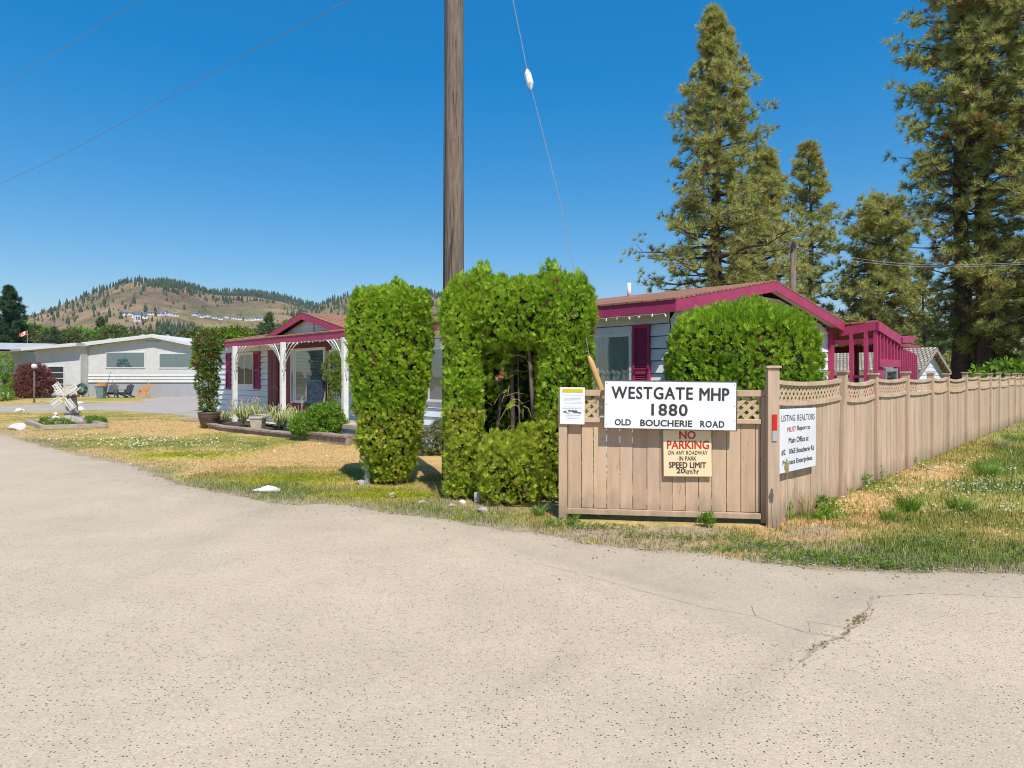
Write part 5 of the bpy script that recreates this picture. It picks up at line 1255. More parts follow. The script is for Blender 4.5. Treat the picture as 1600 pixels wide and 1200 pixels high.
k = MB().lathe([(.42, .15), (.36, .22), (.24, .32), (.22, .40), (.26, .42), (.26, .46), (.20, .48), (.17, .80), (.15, .95)], seg=8).build('tower', M['stone_grey'], wm)
for z_, r_ in ((.40, .275), (.62, .2)): MB().lathe([(r_, z_), (r_, z_ + .035)], seg=8).build('ledge', M['timber'], wm)
k = MB().lathe([(.20, .95), (.17, 1.02), (.06, 1.12), (.01, 1.16)], seg=8).build('cap', M['rust'], wm)
MB().tube([(0, -.10, 1.0), (-.06, -.30, 1.0)], .03, 8).build('hub', M['timber'], wm)
for a0 in (2.20, 3.75, 5.35, .65):
    d = Vector((math.cos(a0), 0, math.sin(a0))); n_ = Vector((-d.z, 0, d.x)); o_ = Vector((-.06, -.29, 1.0)); k = MB()
    k.beam(o_, o_ + d * .54, .03, .02, (0, 1, 0))
    for q in (-.11, -.04, .04, .11): k.beam(o_ + d * .17 + n_ * q + Vector((0, -.012, 0)), o_ + d * .54 + n_ * q + Vector((0, -.012, 0)), .028, .01, (0, 1, 0))
    for q in range(6): k.beam(o_ + d * (.18 + q * .07) - n_ * .12 + Vector((0, .012, 0)), o_ + d * (.18 + q * .07) + n_ * .12 + Vector((0, .012, 0)), .024, .01, (0, 1, 0))
    k.build('sail', M['sailwood'], wm)
p = gp(84, 664); sd1 = empty('small_cairn', (p.x, p.y + .1, 0)); k = MB()
for i, (z_, r_) in enumerate(((.09, .16), (.25, .11), (.37, .07))): k.blob((0, 0, z_), (r_, r_, r_ * .7), i + 20, 7, .15)
k.build('stones', M['stone'], sd1, True); tag(sd1, 'small stack of pale stones left of the lawn windmill', 'cairn')
for i, (px, py, lb) in enumerate([(78, 664, 'low green plant at the left inside the timber bed'), (140, 663, 'low green plant at the right inside the timber bed'), (150, 662, 'low green plant nearest the right corner of the timber bed'), (96, 667, 'low green plant in front of the windmill base')]):
    q = gp(px, py); shrub('bed_plant', (q.x, q.y, 0), [(0, 0, .10, .35, .2, .14)], 260, .10, [M['weed'], M['leaf_yellow']], lb, 'plant', 'low plants in the timber bed', seed=30 + i, trunk=False)

# lamp post, maple
p = gp(53.5, 629); lp = empty('lamp_post', p); tag(lp, 'bronze garden lamp post with a frosted globe before the maroon maple', 'lamp post')
MB().tube([(0, 0, 0), (0, 0, .1), (0, 0, 2.05)], [.09, .055, .05], 10).build('shaft', M['lamp'], lp, True); MB().blob((0, 0, 2.27), (.16, .16, .17), 1, 10, 0).build('globe', M['lampglass'], lp, True)
MB().lathe([(.05, 2.05), (.13, 2.1), (.13, 2.13)], seg=12).build('collar', M['lamp'], lp); MB().lathe([(.13, 2.36), (.04, 2.46)], seg=12).build('cap', M['lamp'], lp)
p = gp(50, 622); shrub('maple_tree', (p.x, p.y, 0), [(0, 0, 1.3, 1.15, 1.0, .8), (-.6, -.2, .8, .75, .8, .6), (.7, -.1, .75, .75, .8, .6), (.1, 0, 2.0, .9, .8, .55), (-.1, -.5, .5, 1.0, .6, .45), (1.2, 0, 1.15, .45, .5, .35), (-1.25, 0, 1.3, .4, .5, .4), (-.6, 0, 2.1, .4, .4, .35), (.75, 0, 1.75, .5, .5, .4)], 75, .19, [M['maple']], 'low spreading maroon maple in front of the pale grey house', 'tree', seed=11, twig=.07)

# ------------------------------------------------------------------ pale grey house across the side road
GD = 52.0; g0 = at(139, 622, GD); GX = lambda px: (px - HX) / F * GD; GZ = lambda py, d=GD: EYE - (py - HY) * d / F
gh = empty('grey_house', (GX(220), GD, 0)); tag(gh, 'pale grey manufactured house with two wide white framed windows across the side road', 'house')
ox, oy = GX(220), GD
def L(x): return x - ox
xa, xb, xr = GX(138), GX(362), GX(242); za, zr, zb_ = GZ(541), GZ(526), GZ(542)
xb = GX(320)
k = MB(); k.prism([(L(xa), 0, 1.85), (L(xb), 0, 1.85), (L(xb), 0, zb_ - .1), (L(xr), 0, zr), (L(xa), 0, za)], (0, .1, 0))
k.build('wall', M['grey_wall'], gh)
k = MB(); x = xa + .05
while x < xb - .05: 
    zt = za + (zr - za) * (x - xa) / (xr - xa) if x < xr else zr + (zb_ - .1 - zr) * (x - xr) / (xb - xr)
    k.box(L(x), L(x) + .035, -.014, -.001, 1.87, zt - .02); x += .22
k.build('battens', M['grey_wall'], gh)
k = MB()
for i in range(3): 
    z1 = 1.84 - i * .24; k.add([(L(xa), -.005, z1), (L(xb), -.005, z1), (L(xb), -.05, z1 - .225), (L(xa), -.05, z1 - .225), (L(xb), 0.0, z1 - .23), (L(xa), 0.0, z1 - .23)], [(0, 3, 2, 1), (3, 5, 4, 2)])
k.build('lap_boards', M['grey_lap'], gh)
MB().box(L(xa), L(xb), .03, .1, 0, 1.12).build('skirting', M['grey_skirt'], gh)
sv = MB()
for px in (228, 241): sv.box(L(GX(px)), L(GX(px)) + .55, -.02, -.001, GZ(534), GZ(534) + .14)
sv.build('gable_vent', M['roof_grey'], gh)
k = MB(); e1, e2 = GX(134), xb + .5
def rake(mb, x0, z0, x1, z1, y0, y1, th): mb.hexa([(L(x0), y0, z0 - th), (L(x1), y0, z1 - th), (L(x1), y1, z1 - th), (L(x0), y1, z0 - th)], [(L(x0), y0, z0), (L(x1), y0, z1), (L(x1), y1, z1), (L(x0), y1, z0)])
rake(k, e1, GZ(537), xr, GZ(523.5), -.5, -.45, .22); rake(k, xr + .002, GZ(523.5), e2, GZ(542), -.5, -.45, .22)
rake(k, e1 - .05, GZ(535.5), xr, GZ(522.5), -.449, 14, .1); rake(k, xr + .002, GZ(522.5), e2 + .05, GZ(541), -.449, 14, .1)
k.build('roof', M['grey_lap'], gh)
MB().box(L(xb) - .1, L(xb), .11, 14, 0, 2.9).build('side_wall', M['grey_wall'], gh)
for (pa, pb, ta, tb_, inn) in ((165, 227.5, 549.5, 575.5, 'curtain_sky'), (248, 312, 551.5, 576, 'curtain_sky')):
    window(gh, L(GX(pa)), L(GX(pb)), GZ(tb_), GZ(ta), 0, frame=.09, glass='glass_sky', inner=inn, fm='grey_lap')
# lower left wing
xw = GX(69); k = MB(); k.prism([(L(xw), -.9, 0), (L(xa) - .02, -.9, 0), (L(xa) - .02, -.9, GZ(541)), (L(xw), -.9, GZ(546))], (0, .1, 0)); k.box(L(xa) - .1, L(xa) - .02, -.79, 0, 0, GZ(542)); k.build('wing_wall', M['grey_wall'], gh)
k = MB(); rake(k, GX(56), GZ(544), GX(140), GZ(537), -1.6, 10, .25); k.build('wing_roof', M['grey_lap'], gh)
MB().box(L(GX(114)), L(GX(138)), -.93, -.902, GZ(601), GZ(577)).build('wing_panel', M['grey_lap'], gh)
k = MB(); f_ = .1; X0, X1, Z0, Z1 = L(GX(87)), L(GX(114)), .12, GZ(571.5)
k.box(X0, X0 + f_, -.97, -.9, Z0, Z1); k.box(X1 - f_, X1, -.97, -.9, Z0, Z1); k.box(X0 + f_, X1 - f_, -.97, -.9, Z1 - f_, Z1); k.box(X0 + f_, X1 - f_, -.96, -.9, Z0, Z0 + .45)
n = 4
for i in range(1, n): z = Z0 + .45 + (Z1 - f_ - Z0 - .45) * i / n; k.box(X0 + f_, X1 - f_, -.965, -.9, z - .03, z + .03)
dd_ = k.build('storm_door', M['grey_lap'], gh); MB().box(X0 + .05, X1 - .05, -.93, -.91, Z0 + .1, Z1 - .05).build('pane', M['roof_grey'], dd_); MB().box(X0 + .1, X1 - .1, -.945, -.94, Z0 + .46, Z1 - .1).build('glazing', M['dark_in'], dd_)
bk_ = MB()   # recessed older part behind the maple
bk_.box(L(GX(30)), L(GX(70)), 2, 2.1, 0, GZ(548)); bk_.build('rear_wall', M['grey_wall'], gh); window(gh, L(GX(41)), L(GX(66)), 1.7, 3.4, 1.98, mull=(L(GX(52)),), glass='glass_sky', inner='dark_in', pleat=False, fm='grey_lap')
for px in (124, 179, 221): MB().lathe([(.12, 0), (.12, .25), (.2, .26), (.2, .36), (.1, .42)], c=(L(GX(px)), 4, GZ(530 if px > 130 else 536, GD + 4)), seg=8).build('roof_vent', M['metal'], gh)
# far left neighbour
nh = empty('neighbour_house', at(20, 622, 60)); tag(nh, 'low grey roofed house at the far left edge beyond the maroon maple', 'house')
o_ = nh.location; q = lambda px, py, d: tuple(at(px, py, d) - Vector((o_.x, o_.y, 0)))
nh.location.z = 0
k = MB(); k.prism([q(-30, 535, 58), q(88, 537, 60), q(60, 544, 56), q(16, 546, 55), q(-30, 545, 55)], (0, 0, -.15)); k.build('roof', M['roof_grey'], nh)
k = MB(); k.box(q(-30, 0, 56)[0], q(30, 0, 58)[0], -3, 5, 0, 3.8); k.build('wall', M['grey_wall'], nh)
MB().prism([q(-30, 545, 55), q(16, 546, 55), q(60, 544, 56), q(60, 547, 56), q(16, 549, 55), q(-30, 548, 55)], (0, .1, 0)).build('fascia', M['grey_lap'], nh)
# flag
fl = empty('flag', at(34, 622, 66)); fl.location.z = 0; tag(fl, 'red and white national flag on a slim pole above the far left roof', 'flag')
MB().tube([(.55, .02, 0), (.55, .02, GZ(516, 66))], .03, 6).build('pole', M['metal'], fl)
def cloth(u0, u1, mat, yo=0):
    mb = MB(); n = 8; vs = []
    for i in range(n + 1):
        u = u0 + (u1 - u0) * i / n
        for v in (0, 1):
            x = .54 - u * .82; z = GZ(517, 66) - v * .42 - u * .25 + (.06 * math.sin(u * 7)) + (0.1 * u if v else 0) ; vs.append((x, .05 * math.sin(u * 9) + yo, z))
    mb.add(vs, [(2 * i, 2 * i + 1, 2 * i + 3, 2 * i + 2) for i in range(n)]); return mb.build('cloth', M[mat], fl)
cloth(0, .27, 'flag_red'); cloth(.27, .73, 'flag_white'); cloth(.73, 1, 'flag_red')
lf = MB(); cx_ = .54 - .5 * .82; cz_ = GZ(517, 66) - .21 - .125 + .02
ang = [(90, .13), (72, .07), (45, .11), (30, .06), (0, .12), (-25, .05), (-50, .09), (-80, .04), (-90, .12), (-100, .04), (-130, .09), (-155, .05), (180, .12), (150, .06), (135, .11), (108, .07)]
lf.prism([(cx_ + r_ * math.cos(R(a)), -.07, cz_ + r_ * math.sin(R(a))) for a, r_ in ang], (0, .01, 0)); lf.build('leaf_emblem', M['flag_red'], fl)

def adirondack(px, py, rz, label):
    p = gp(px, py); r = empty('garden_chair', p, rz); tag(r, label, 'chair', 'charcoal garden chairs by the grey house')
    k = MB(); 
    for i in range(5):
        x = -.26 + i * .13; h = 1.02 - .03 * abs(i - 2) ** 1.6; k.hexa([(x - .058, .25, .25), (x + .058, .25, .25), (x + .058, .28, .25), (x - .058, .28, .25)], [(x - .058, .55, h), (x + .058, .55, h), (x + .058, .58, h), (x - .058, .58, h)])
    k.build('backrest', M['adiron'], r); k = MB()
    for i in range(5): y = -.3 + i * .12; k.hexa([(-.3, y, .40 - i * .035), (.3, y, .40 - i * .035), (.3, y + .1, .37 - i * .035), (-.3, y + .1, .37 - i * .035)], [(-.3, y, .43 - i * .035), (.3, y, .43 - i * .035), (.3, y + .1, .40 - i * .035), (-.3, y + .1, .40 - i * .035)])
    k.build('seat', M['adiron'], r)
    for s_ in (-1, 1):
        MB().box(s_ * .36 - .07, s_ * .36 + .07, -.38, .38, .58, .61).build('armrest', M['adiron'], r); MB().box(s_ * .32 - .02, s_ * .32 + .02, -.36, -.26, 0, .579).build('leg', M['adiron'], r)
        MB().beam((s_ * .31, -.25, .33), (s_ * .31, .6, .03), .03, .11).build('leg', M['adiron'], r)
adirondack(174, 621.5, .25, 'left of the two charcoal slatted garden chairs, beside the bin'); adirondack(195, 621.5, -.25, 'right of the two charcoal slatted garden chairs, nearer the orange animal')
p = gp(158.5, 622.5); bn = empty('wheelie_bin', p); tag(bn, 'grey green lidded bin left of the garden chairs', 'bin')
k = MB(); k.hexa([(-.22, -.22, 0), (.22, -.22, 0), (.22, .22, 0), (-.22, .22, 0)], [(-.29, -.29, .85), (.29, -.29, .85), (.29, .29, .85), (-.29, .29, .85)]); k.build('body', M['bin'], bn, bevel=.02); MB().box(-.33, .33, -.33, .33, .86, .93).build('lid', M['bin'], bn, bevel=.02)
bb = MB(); bb.box(-.35, .38, -.1, .25, 0, .06); bb.box(-.28, .3, -.08, .2, .061, .12); bb.box(-.3, .25, -.1, .2, .121, .16); o = bb.build('cardboard_boxes', M['orange']); o.location = (p.x, p.y + .05, .935); o.scale = (.85, 1, 1.3); tag(o, 'flattened boxes lying on the lid of the grey green bin', 'boxes')
for k_, (pa, pz, pb, pzz, lb) in enumerate([(164, 618, 173, 580, 'longer of two fishing rods leaning by the garden chairs'), (172, 614, 176, 593, 'shorter of two fishing rods leaning by the garden chairs')]):
    o = MB().tube([at(pa, pz, 48.3), at(pb, pzz, 48.7)], [.02, .012], 5).build('fishing_rod', M['black']); tag(o, lb, 'rod')
p = gp(128, 622); hr = empty('hose_reel', (at(128, 622, GD - 1.15).x, GD - 1.15, 0)); tag(hr, 'coiled green hose on a stand against the grey house wing', 'hose reel')
for i in range(6): 
    r_ = .42 - .035 * i; MB().tube([(r_ * math.cos(t_ / 16 * 6.283), -.02 * i, .62 + r_ * 1.05 * math.sin(t_ / 16 * 6.283)) for t_ in range(17)], .035, 6).build('coil', M['hose'], hr, True)
MB().tube([(0, 0, 0), (0, 0, 1.25)], .03, 6).build('stand', M['metal'], hr)
p = gp(224, 621); dr2 = empty('wooden_deer', p); tag(dr2, 'orange painted wooden animal cut-out standing by the grey house wall', 'ornament')
k = MB(); k.prism([(x, 0, z) for x, z in [(-.36, .45), (-.3, .68), (-.1, .74), (.2, .74), (.33, .86), (.40, 1.02), (.33, 1.14), (.40, 1.10), (.46, 1.0), (.60, .95), (.62, .89), (.48, .86), (.44, .66), (.34, .5), (.1, .46), (-.1, .46), (-.22, .44)]], (0, .05, 0)); k.build('body', M['orange'], dr2)
for x, x2 in ((-.32, -.42), (-.22, -.12), (.20, .14), (.34, .44)): MB().beam((x, .025, .52), (x2, .025, 0), .05, .07, (1, 0, 0)).build('leg', M['orange'], dr2)
for s_ in (.30, .36): MB().tube([(s_, .02, 1.08), (s_ - .02, .02, 1.24), (s_ + .03, .02, 1.34)], .012, 5).build('antler', M['orange'], dr2)
MB().box(-.7, 0, -.15, .2, 0, .04).build('base', M['orange'], dr2)
p = gp(245, 619); shrub('dry_shrub', (p.x, p.y, 0), [(0, 0, .55, .4, .35, .5)], 120, .16, [M['leaf'], M['leaf_red'], M['needle_brown']], 'small half dried shrub right of the orange animal cut-out', 'shrub', seed=15)
p = gp(11, 622); shrub('young_tree', (at(8, 0, 45).x, 45, 0), [(-.1, 0, 2.3, .55, .5, .9), (.0, 0, 1.2, .4, .4, .6)], 70, .16, [M['leaf']], 'small light green tree at the left edge beside the maroon maple', 'tree', seed=16, twig=.08)
q_ = at(4, 0, 43); shrub('low_bush', (q_.x, 43, 0), [(0, 0, .4, .7, .5, .4)], 90, .14, [M['leaf'], M['leaf_yellow']], 'low green bush at the very left edge below the young tree', 'bush', seed=17)

# ------------------------------------------------------------------ shake roofed cottage, trailer, far blue house, bushes on the right
SF = Frame(at(1452, 600, 30) * Vector((1, 1, 0)) if False else Vector(((1452 - HX) / F * 30, 30, 0)), HRZ)
ct = empty('shake_cottage', SF.o, HRZ); tag(ct, 'white gabled cottage with a weathered shake roof behind the long fence', 'cottage')
hw, ze, zr_ = 2.45, 1.95, 3.0; Lc = 6.5
k = MB(); zl = np.arange(.02, zr_ - .1, .19)
for a, b in zip(zl, list(zl[1:]) + [zr_ - .08]):
    ha = hw - .25 if a < ze - .1 else max(.03, (hw - .25) * (1 - (a - ze + .1) / (zr_ - ze + .02))); hb = hw - .25 if b < ze - .1 else max(.02, (hw - .25) * (1 - (b - ze + .1) / (zr_ - ze + .02)))
    k.add([(.02, -ha, a), (.02, ha, a), (0, hb, b), (0, -hb, b), (0, ha, a), (0, -ha, a)], [(0, 1, 2, 3), (0, 5, 4, 1)])
k.box(-Lc, -.01, -hw + .25, -hw + .3, 0, ze - .05); k.box(-Lc, -.01, hw - .3, hw - .25, 0, ze - .05); k.build('wall', M['siding'], ct)
k = MB()
for s_ in (-1, 1):
    p = [(-Lc - .2, 0, zr_), (.3, 0, zr_), (.3, s_ * hw, ze), (-Lc - .2, s_ * hw, ze)]; slab(k, p[::-1] if s_ > 0 else p, .07)
k.build('roof', M['shake'], ct)
k = MB()
for s_ in (-1, 1):
    q = [(.28, 0, zr_ - .21), (.28, s_ * hw, ze - .20), (.28, s_ * hw, ze - .072), (.28, 0, zr_ - .072)]; k.prism(q if s_ > 0 else q[::-1], (.03, 0, 0))
k.build('rake_board', M['timber'], ct)
window(ct, 0, .01, .5, .6, -9) if False else None
# tall window wall seen through the lean-to
bh = empty('back_house', SF.w(-8.5, 1.5), HRZ); tag(bh, 'house with dark wide windows glimpsed through the open magenta lean-to', 'house')
k = MB(); k.box(0, .1, -5, 6, 0, 3.15); k.build('wall', M['grey_wall'], bh); k = MB(); k.box(-.5, .6, -5.3, 6.3, 3.151, 3.32); k.build('roof', M['roof_grey'], bh)
for y0 in (-4.2, -1.7, .8): MB().box(.101, .14, y0, y0 + 2.1, 2.0, 3.0).build('window', M['glass_sky'], bh)
SB = Frame(Vector(((1474 - HX) / F * 52, 52, 0)), HRZ)
fb = empty('blue_house', SB.o, HRZ); tag(fb, 'small pale blue grey gabled house far behind the cottage', 'house')
k = MB(); k.prism([(0, -1.3, 0), (0, 1.3, 0), (0, 1.3, 2.3), (0, 0, 3.0), (0, -1.3, 2.3)], (-6, 0, 0)); k.build('wall', surf('blue grey siding', (.42, .5, .56), (.36, .43, .5), 3), fb)
k = MB()
for s_ in (-1, 1):
    p = [(-6.2, 0, 3.2), (.3, 0, 3.2), (.3, s_ * 1.6, 2.35), (-6.2, s_ * 1.6, 2.35)]; slab(k, p[::-1] if s_ > 0 else p, .1)
k.build('roof', M['roof_grey'], fb); MB().box(.301, .33, -.1, .1, 1.2, 2.6).build('gable_trim', M['grey_lap'], fb)
tr_ = empty('white_trailer', (at(1568, 0, 36).x, 36, 0)); tag(tr_, 'low flat white trailer roof showing over the long fence at right', 'trailer')
a, b = at(1546, 0, 36).x, at(1593, 0, 36).x; o_ = tr_.location.x
MB().box(a - o_, b - o_, -1, 3, .3, 1.98).build('body', M['grey_wall'], tr_, bevel=.05); MB().box(a - o_ - .15, b - o_ + .15, -1.1, 3.1, 1.99, 2.12).build('roof', M['grey_lap'], tr_, bevel=.03)
MB().lathe([(.2, 2.12), (.2, 2.45), (.26, 2.46), (.26, 2.52)], c=(at(1561, 0, 36).x - o_, 0, 0), seg=10).build('roof_vent', M['metal'], tr_)
for s_ in (.3, .7): MB().lathe([(.3, .0), (.3, .2)], seg=12).build('wheel', M['black'], tr_).location = ((a + (b - a) * s_) - o_, -1.05, .05)
for i, (px, d, blobs, mt, lb) in enumerate([(1516, 34, [(0, 0, 1.5, .75, .7, 1.2), (.1, 0, 2.6, .6, .6, .8), (-.2, 0, 3.3, .4, .4, .5)], 'leaf_yellow', 'bright yellow green bush between the two big pine trunks'), (1560, 33, [(0, 0, 1.6, .9, .8, .9), (.3, 0, 2.4, .6, .6, .5)], 'leaf_yellow', 'bright yellow green bush right of the big pine trunks'),
                                     (1492, 40, [(0, 0, 1.6, .9, .8, .8)], 'leaf_yellow', 'small yellow green bush left of the big pine trunks'), (1448, 52, [(0, 0, 3.0, 2.2, 2, 1.6)], 'olive', 'hazy olive tree above the blue grey house roof'),
                                     (1590, 30, [(0, 0, 1.5, 2.2, 1, .8), (1.6, 0, 1.6, 1.5, 1, .8)], 'leaf', 'dark leafy hedge bush behind the fence at the far right'), (1340, 46, [(0, 0, 2.4, 2.5, 1.5, 1.6)], 'leaf', 'leafy tree behind the magenta lean-to')]):
    shrub('garden_bush', P_(px, d), blobs, 38 if i < 3 else 16, .2 if i < 3 else .34, [M[mt]], lb, 'bush', seed=40 + i, twig=.05)
# a wall of shade-giving trees beyond on the right
for i, (px, d, h) in enumerate([(1300, 75, 8), (1350, 85, 10), (1400, 80, 9), (1425, 95, 12), (1462, 90, 9), (1500, 85, 11), (1545, 80, 9), (1590, 85, 12), (1640, 80, 12)]):
    pine('pine_tree', P_(px, d), h, .5, sc_(wide if i % 2 else conic, 3.2), 46, 60 + i, ['far pine showing under the broad rounded pine', 'far pine right of the broad rounded pine', 'far pine over the slatted screen', 'tallest far pine left of the big trunks', 'far pine just left of the nearer big trunk', 'far pine directly behind the big trunks', 'far pine right of the thick trunk', 'far pine above the white trailer', 'far pine beyond the right edge shrubs'][i], 'far pines beyond the right fence', tr=.2, nsub=5, ntuft=5, needle=.5, tpls=NEEDF, mats=[M['needle_far'], M['needle_brown']], brown=.01)

# ------------------------------------------------------------------ tree belt in front of the hills
def copy_tree(o, parent=None):
    c = o.copy(); COL.objects.link(c); c.parent = parent
    for ch in o.children: copy_tree(ch, c)
    return c
beltA = pine('pine_tree', (0, 0, -50), 10, 1, sc_(conic, 2.6), 40, 80, 'far pine', 'trees in the belt below the hills', tr=.2, nsub=5, ntuft=5, needle=.6, tpls=NEEDF, mats=[M['needle_far'], M['needle_brown']], brown=0)
beltB = shrub('leafy_tree', (0, 0, -50), [(0, 0, 5, 3, 3, 2.6), (1.4, 0, 3.5, 2.4, 2.2, 1.8), (-1.5, 0, 3.8, 2.3, 2.2, 1.9), (0, -1, 7, 1.8, 1.8, 1.5)], 7, .6, [M['olive']], 'x', 'leafy tree', 'trees in the belt below the hills', seed=81, twig=.2)
beltC = shrub('leafy_tree', (0, 0, -50), [(0, 0, 4, 3.4, 3, 3), (1.8, 0, 4.5, 2, 2, 2), (-1.6, 0, 5.5, 2, 2, 2.2)], 7, .6, [M['leaf']], 'x', 'leafy tree', 'trees in the belt below the hills', seed=82, twig=.2)
rg = random.Random(12); first = {0: True, 1: True, 2: True}
belt = [(48, 505), (60, 512), (72, 518), (85, 510), (98, 522), (110, 515), (124, 520), (137, 524), (147, 513), (158, 496), (170, 514), (182, 521), (190, 511), (200, 520), (212, 516), (225, 522), (238, 519), (250, 523), (262, 520), (275, 524), (288, 521), (300, 518), (312, 524), (325, 520), (338, 522), (352, 516), (366, 520), (380, 514), (395, 518), (408, 508), (421, 492), (434, 512), (450, 505), (466, 510), (484, 506), (502, 498), (520, 506), (540, 500), (560, 505), (580, 500), (655, 495), (672, 500), (690, 496)]
for i, (px, py) in enumerate(belt):
    d = rg.uniform(150, 210); k_ = 0 if px in (158, 421, 502) else rg.choice([0, 0, 1, 1, 2]); src = (beltA, beltB, beltC)[k_]; H0 = (10, 8.3, 7.4)[k_]
    if first[k_]: t = src; first[k_] = False
    else: t = copy_tree(src)
    hgt = EYE - (py - HY) * d / F + rg.uniform(-.6, .6); s_ = hgt / H0; t.location = (*P_(px, d)[:2], 0); t.scale = (s_ * rg.uniform(.8, 1.1),) * 2 + (s_,); t.rotation_euler = (0, 0, rg.uniform(0, 6))
    t['label'] = ('distant dark conifer in the tree belt between the roofs and the hills', 'distant olive leafy tree in the belt between the roofs and the hills', 'distant dark green leafy tree in the belt between the roofs and the hills')[k_] ; t['category'] = 'tree'; t['group'] = 'trees in the belt below the hills'
for s_, lb in ((421, 'dark pine rising highest of the belt just left of the small porch gable'), (158, 'dark bushy pine standing tallest behind the grey house')):
    pass
# ------------------------------------------------------------------ hills
def prof_y(px):
    a = [(-900, 560), (-400, 545), (-150, 522), (0, 503), (40, 494), (60, 489), (85, 480), (115, 470), (145, 460), (165, 452), (190, 443), (215, 438), (235, 441), (258, 440), (280, 444), (300, 449), (330, 460), (350, 462), (400, 464), (440, 472), (480, 484), (530, 500), (600, 530), (700, 560), (3000, 575)]
    return np.interp(px, [q[0] for q in a], [q[1] for q in a])
def prof2_y(px):
    a = [(-900, 575), (200, 540), (300, 480), (330, 457), (365, 455), (385, 457), (420, 460), (450, 466), (480, 474), (500, 479), (560, 495), (700, 540), (3000, 575)]
    return np.interp(px, [q[0] for q in a], [q[1] for q in a])
def prof3_y(px):
    a = [(-900, 575), (380, 560), (440, 520), (480, 492), (510, 474), (545, 463), (600, 455), (640, 452), (665, 455), (690, 461), (760, 470), (850, 500), (950, 540), (1100, 560), (3000, 578)]
    return np.interp(px, [q[0] for q in a], [q[1] for q in a])
def hill(name, prof, d0, d1, d2, wob, seed, greens, n_th=420, n_r=70):
    th = np.arctan2(np.linspace(-1600, 2600, n_th) - HX, F)
    rr_ = np.concatenate([np.linspace(d0, d1, n_r), np.linspace(d1, d2, 14)[1:]])
    T, Rr = np.meshgrid(th, rr_); Xw = np.sin(T) * Rr; Yw = np.cos(T) * Rr
    px = HX + F * np.tan(T); top = np.maximum(EYE - (prof(px) - HY) / F * (np.cos(T) * d1), 1)
    t = np.clip((Rr - d0) / (d1 - d0), 0, 1); s = t * t * (3 - 2 * t) * .55 + .45 * t ** 1.2
    back = np.clip((Rr - d1) / (d2 - d1), 0, 1); s = s * (1 - back)
    nz = (fbm(Xw, Yw, 260, seed, 5) - .5) * wob + (1 - 2 * np.abs(fbm(Xw, Yw, 180, seed + 4, 4) - .5)) * wob * .35 - wob * .3
    Z = top * s + nz * np.minimum(1, top / 60) * np.sin(np.pi * np.clip(t, 0, .999)) * (1 - back) - .5
    V = np.stack([Xw, Yw, Z], -1).reshape(-1, 3); nx = n_th; i = np.arange(len(rr_) - 1)[:, None] * nx + np.arange(nx - 1)[None]
    Fc = np.stack([i, i + 1, i + nx + 1, i + nx], -1).reshape(-1, 4)
    a = np.array([.27, .19, .11]); b = np.array([.17, .12, .08]); c = np.array([.12, .125, .055]); n1 = fbm(Xw, Yw, 150, seed + 7, 5); n2 = fbm(Xw, Yw, 400, seed + 9, 4); n3 = fbm(Xw, Yw, 45, seed + 12, 4)
    k1 = np.clip((n1 - .42) * 5, 0, 1)[..., None]; cc = a * (1 - k1) + b * k1; k2 = np.clip((n3 - .5 + greens) * 4, 0, 1)[..., None]; cc = cc * (1 - k2 * .7) + c * k2 * .7
    o = npmesh(name, V, Fc, M['hill'], colors=cc.reshape(-1, 3), smooth=True); tag(o, kind='structure'); return Xw, Yw, Z, T, t, px
m, t, p = newmat('dry hillside'); a = N(t, 'ShaderNodeVertexColor'); a.layer_name = 'Col'; f = noisefac(t, .035, 10, rough=.85); r_ = ramp(t, f, [(.38, (.5, .5, .47)), (.5, (.95, .95, .95)), (.62, (1.35, 1.32, 1.3))])
mx = N(t, 'ShaderNodeMix', data_type='RGBA', blend_type='MULTIPLY'); mx.inputs[0].default_value = 1; t.links.new(a.outputs[0], mx.inputs[6]); t.links.new(r_.outputs[0], mx.inputs[7]); t.links.new(mx.outputs[2], p.inputs['Base Color']); p.inputs['Roughness'].default_value = 1; p.inputs['Specular IOR Level'].default_value = 0
M['hill'] = m
h1 = hill('hill', prof_y, 420, 1350, 1900, 46, 3, .06); h2 = hill('hill', prof2_y, 900, 1750, 2300, 40, 5, .40); h3 = hill('hill', prof3_y, 500, 1500, 2100, 34, 8, .15)
# hill trees
def tpl_cone(n=6):
    v = [[0, 0, 1.0]]; f = []
    for j, (z, r_) in enumerate(((.62, .09), (.3, .14), (.04, .11))):
        for k in range(n): a = k * 6.283 / n + j; rr2 = r_ * (1 + .25 * math.sin(k * 2.3 + j)); v.append([math.cos(a) * rr2, math.sin(a) * rr2, z])
    for k in range(n): f.append((0, 1 + k, 1 + (k + 1) % n))
    for j in range(2):
        for k in range(n): a, b = 1 + j * n + k, 1 + j * n + (k + 1) % n; f += [(a, a + n, b + n), (a, b + n, b)]
    return np.array(v), np.array(f)
CONE = [tpl_cone(), tpl_cone(5)]
M['hilltree'] = leafmat('hillside pine foliage', [(.03, .055, .03), (.055, .085, .04), (.09, .115, .045)], .1, .8, .02)
M['houses_white'] = surf('far white wall', (.75, .74, .72), (.6, .6, .6), .3); M['houses_grey'] = surf('far grey wall', (.16, .18, .2), (.1, .12, .14), .3)
hr_ = np.random.RandomState(5)
def put(hh, mask, n, smin, smax):
    Xw, Yw, Z, T, t, px = hh; ok = np.where(mask.reshape(-1))[0]; ii = hr_.choice(ok, n); nx = Xw.shape[1]
    P = np.stack([Xw.reshape(-1)[ii], Yw.reshape(-1)[ii], Z.reshape(-1)[ii]], -1)
    P[:, :2] += hr_.normal(0, 5, (n, 2)); P[:, 2] -= 1.5
    return P, hr_.uniform(smin, smax, n)
PP = []; SS = []
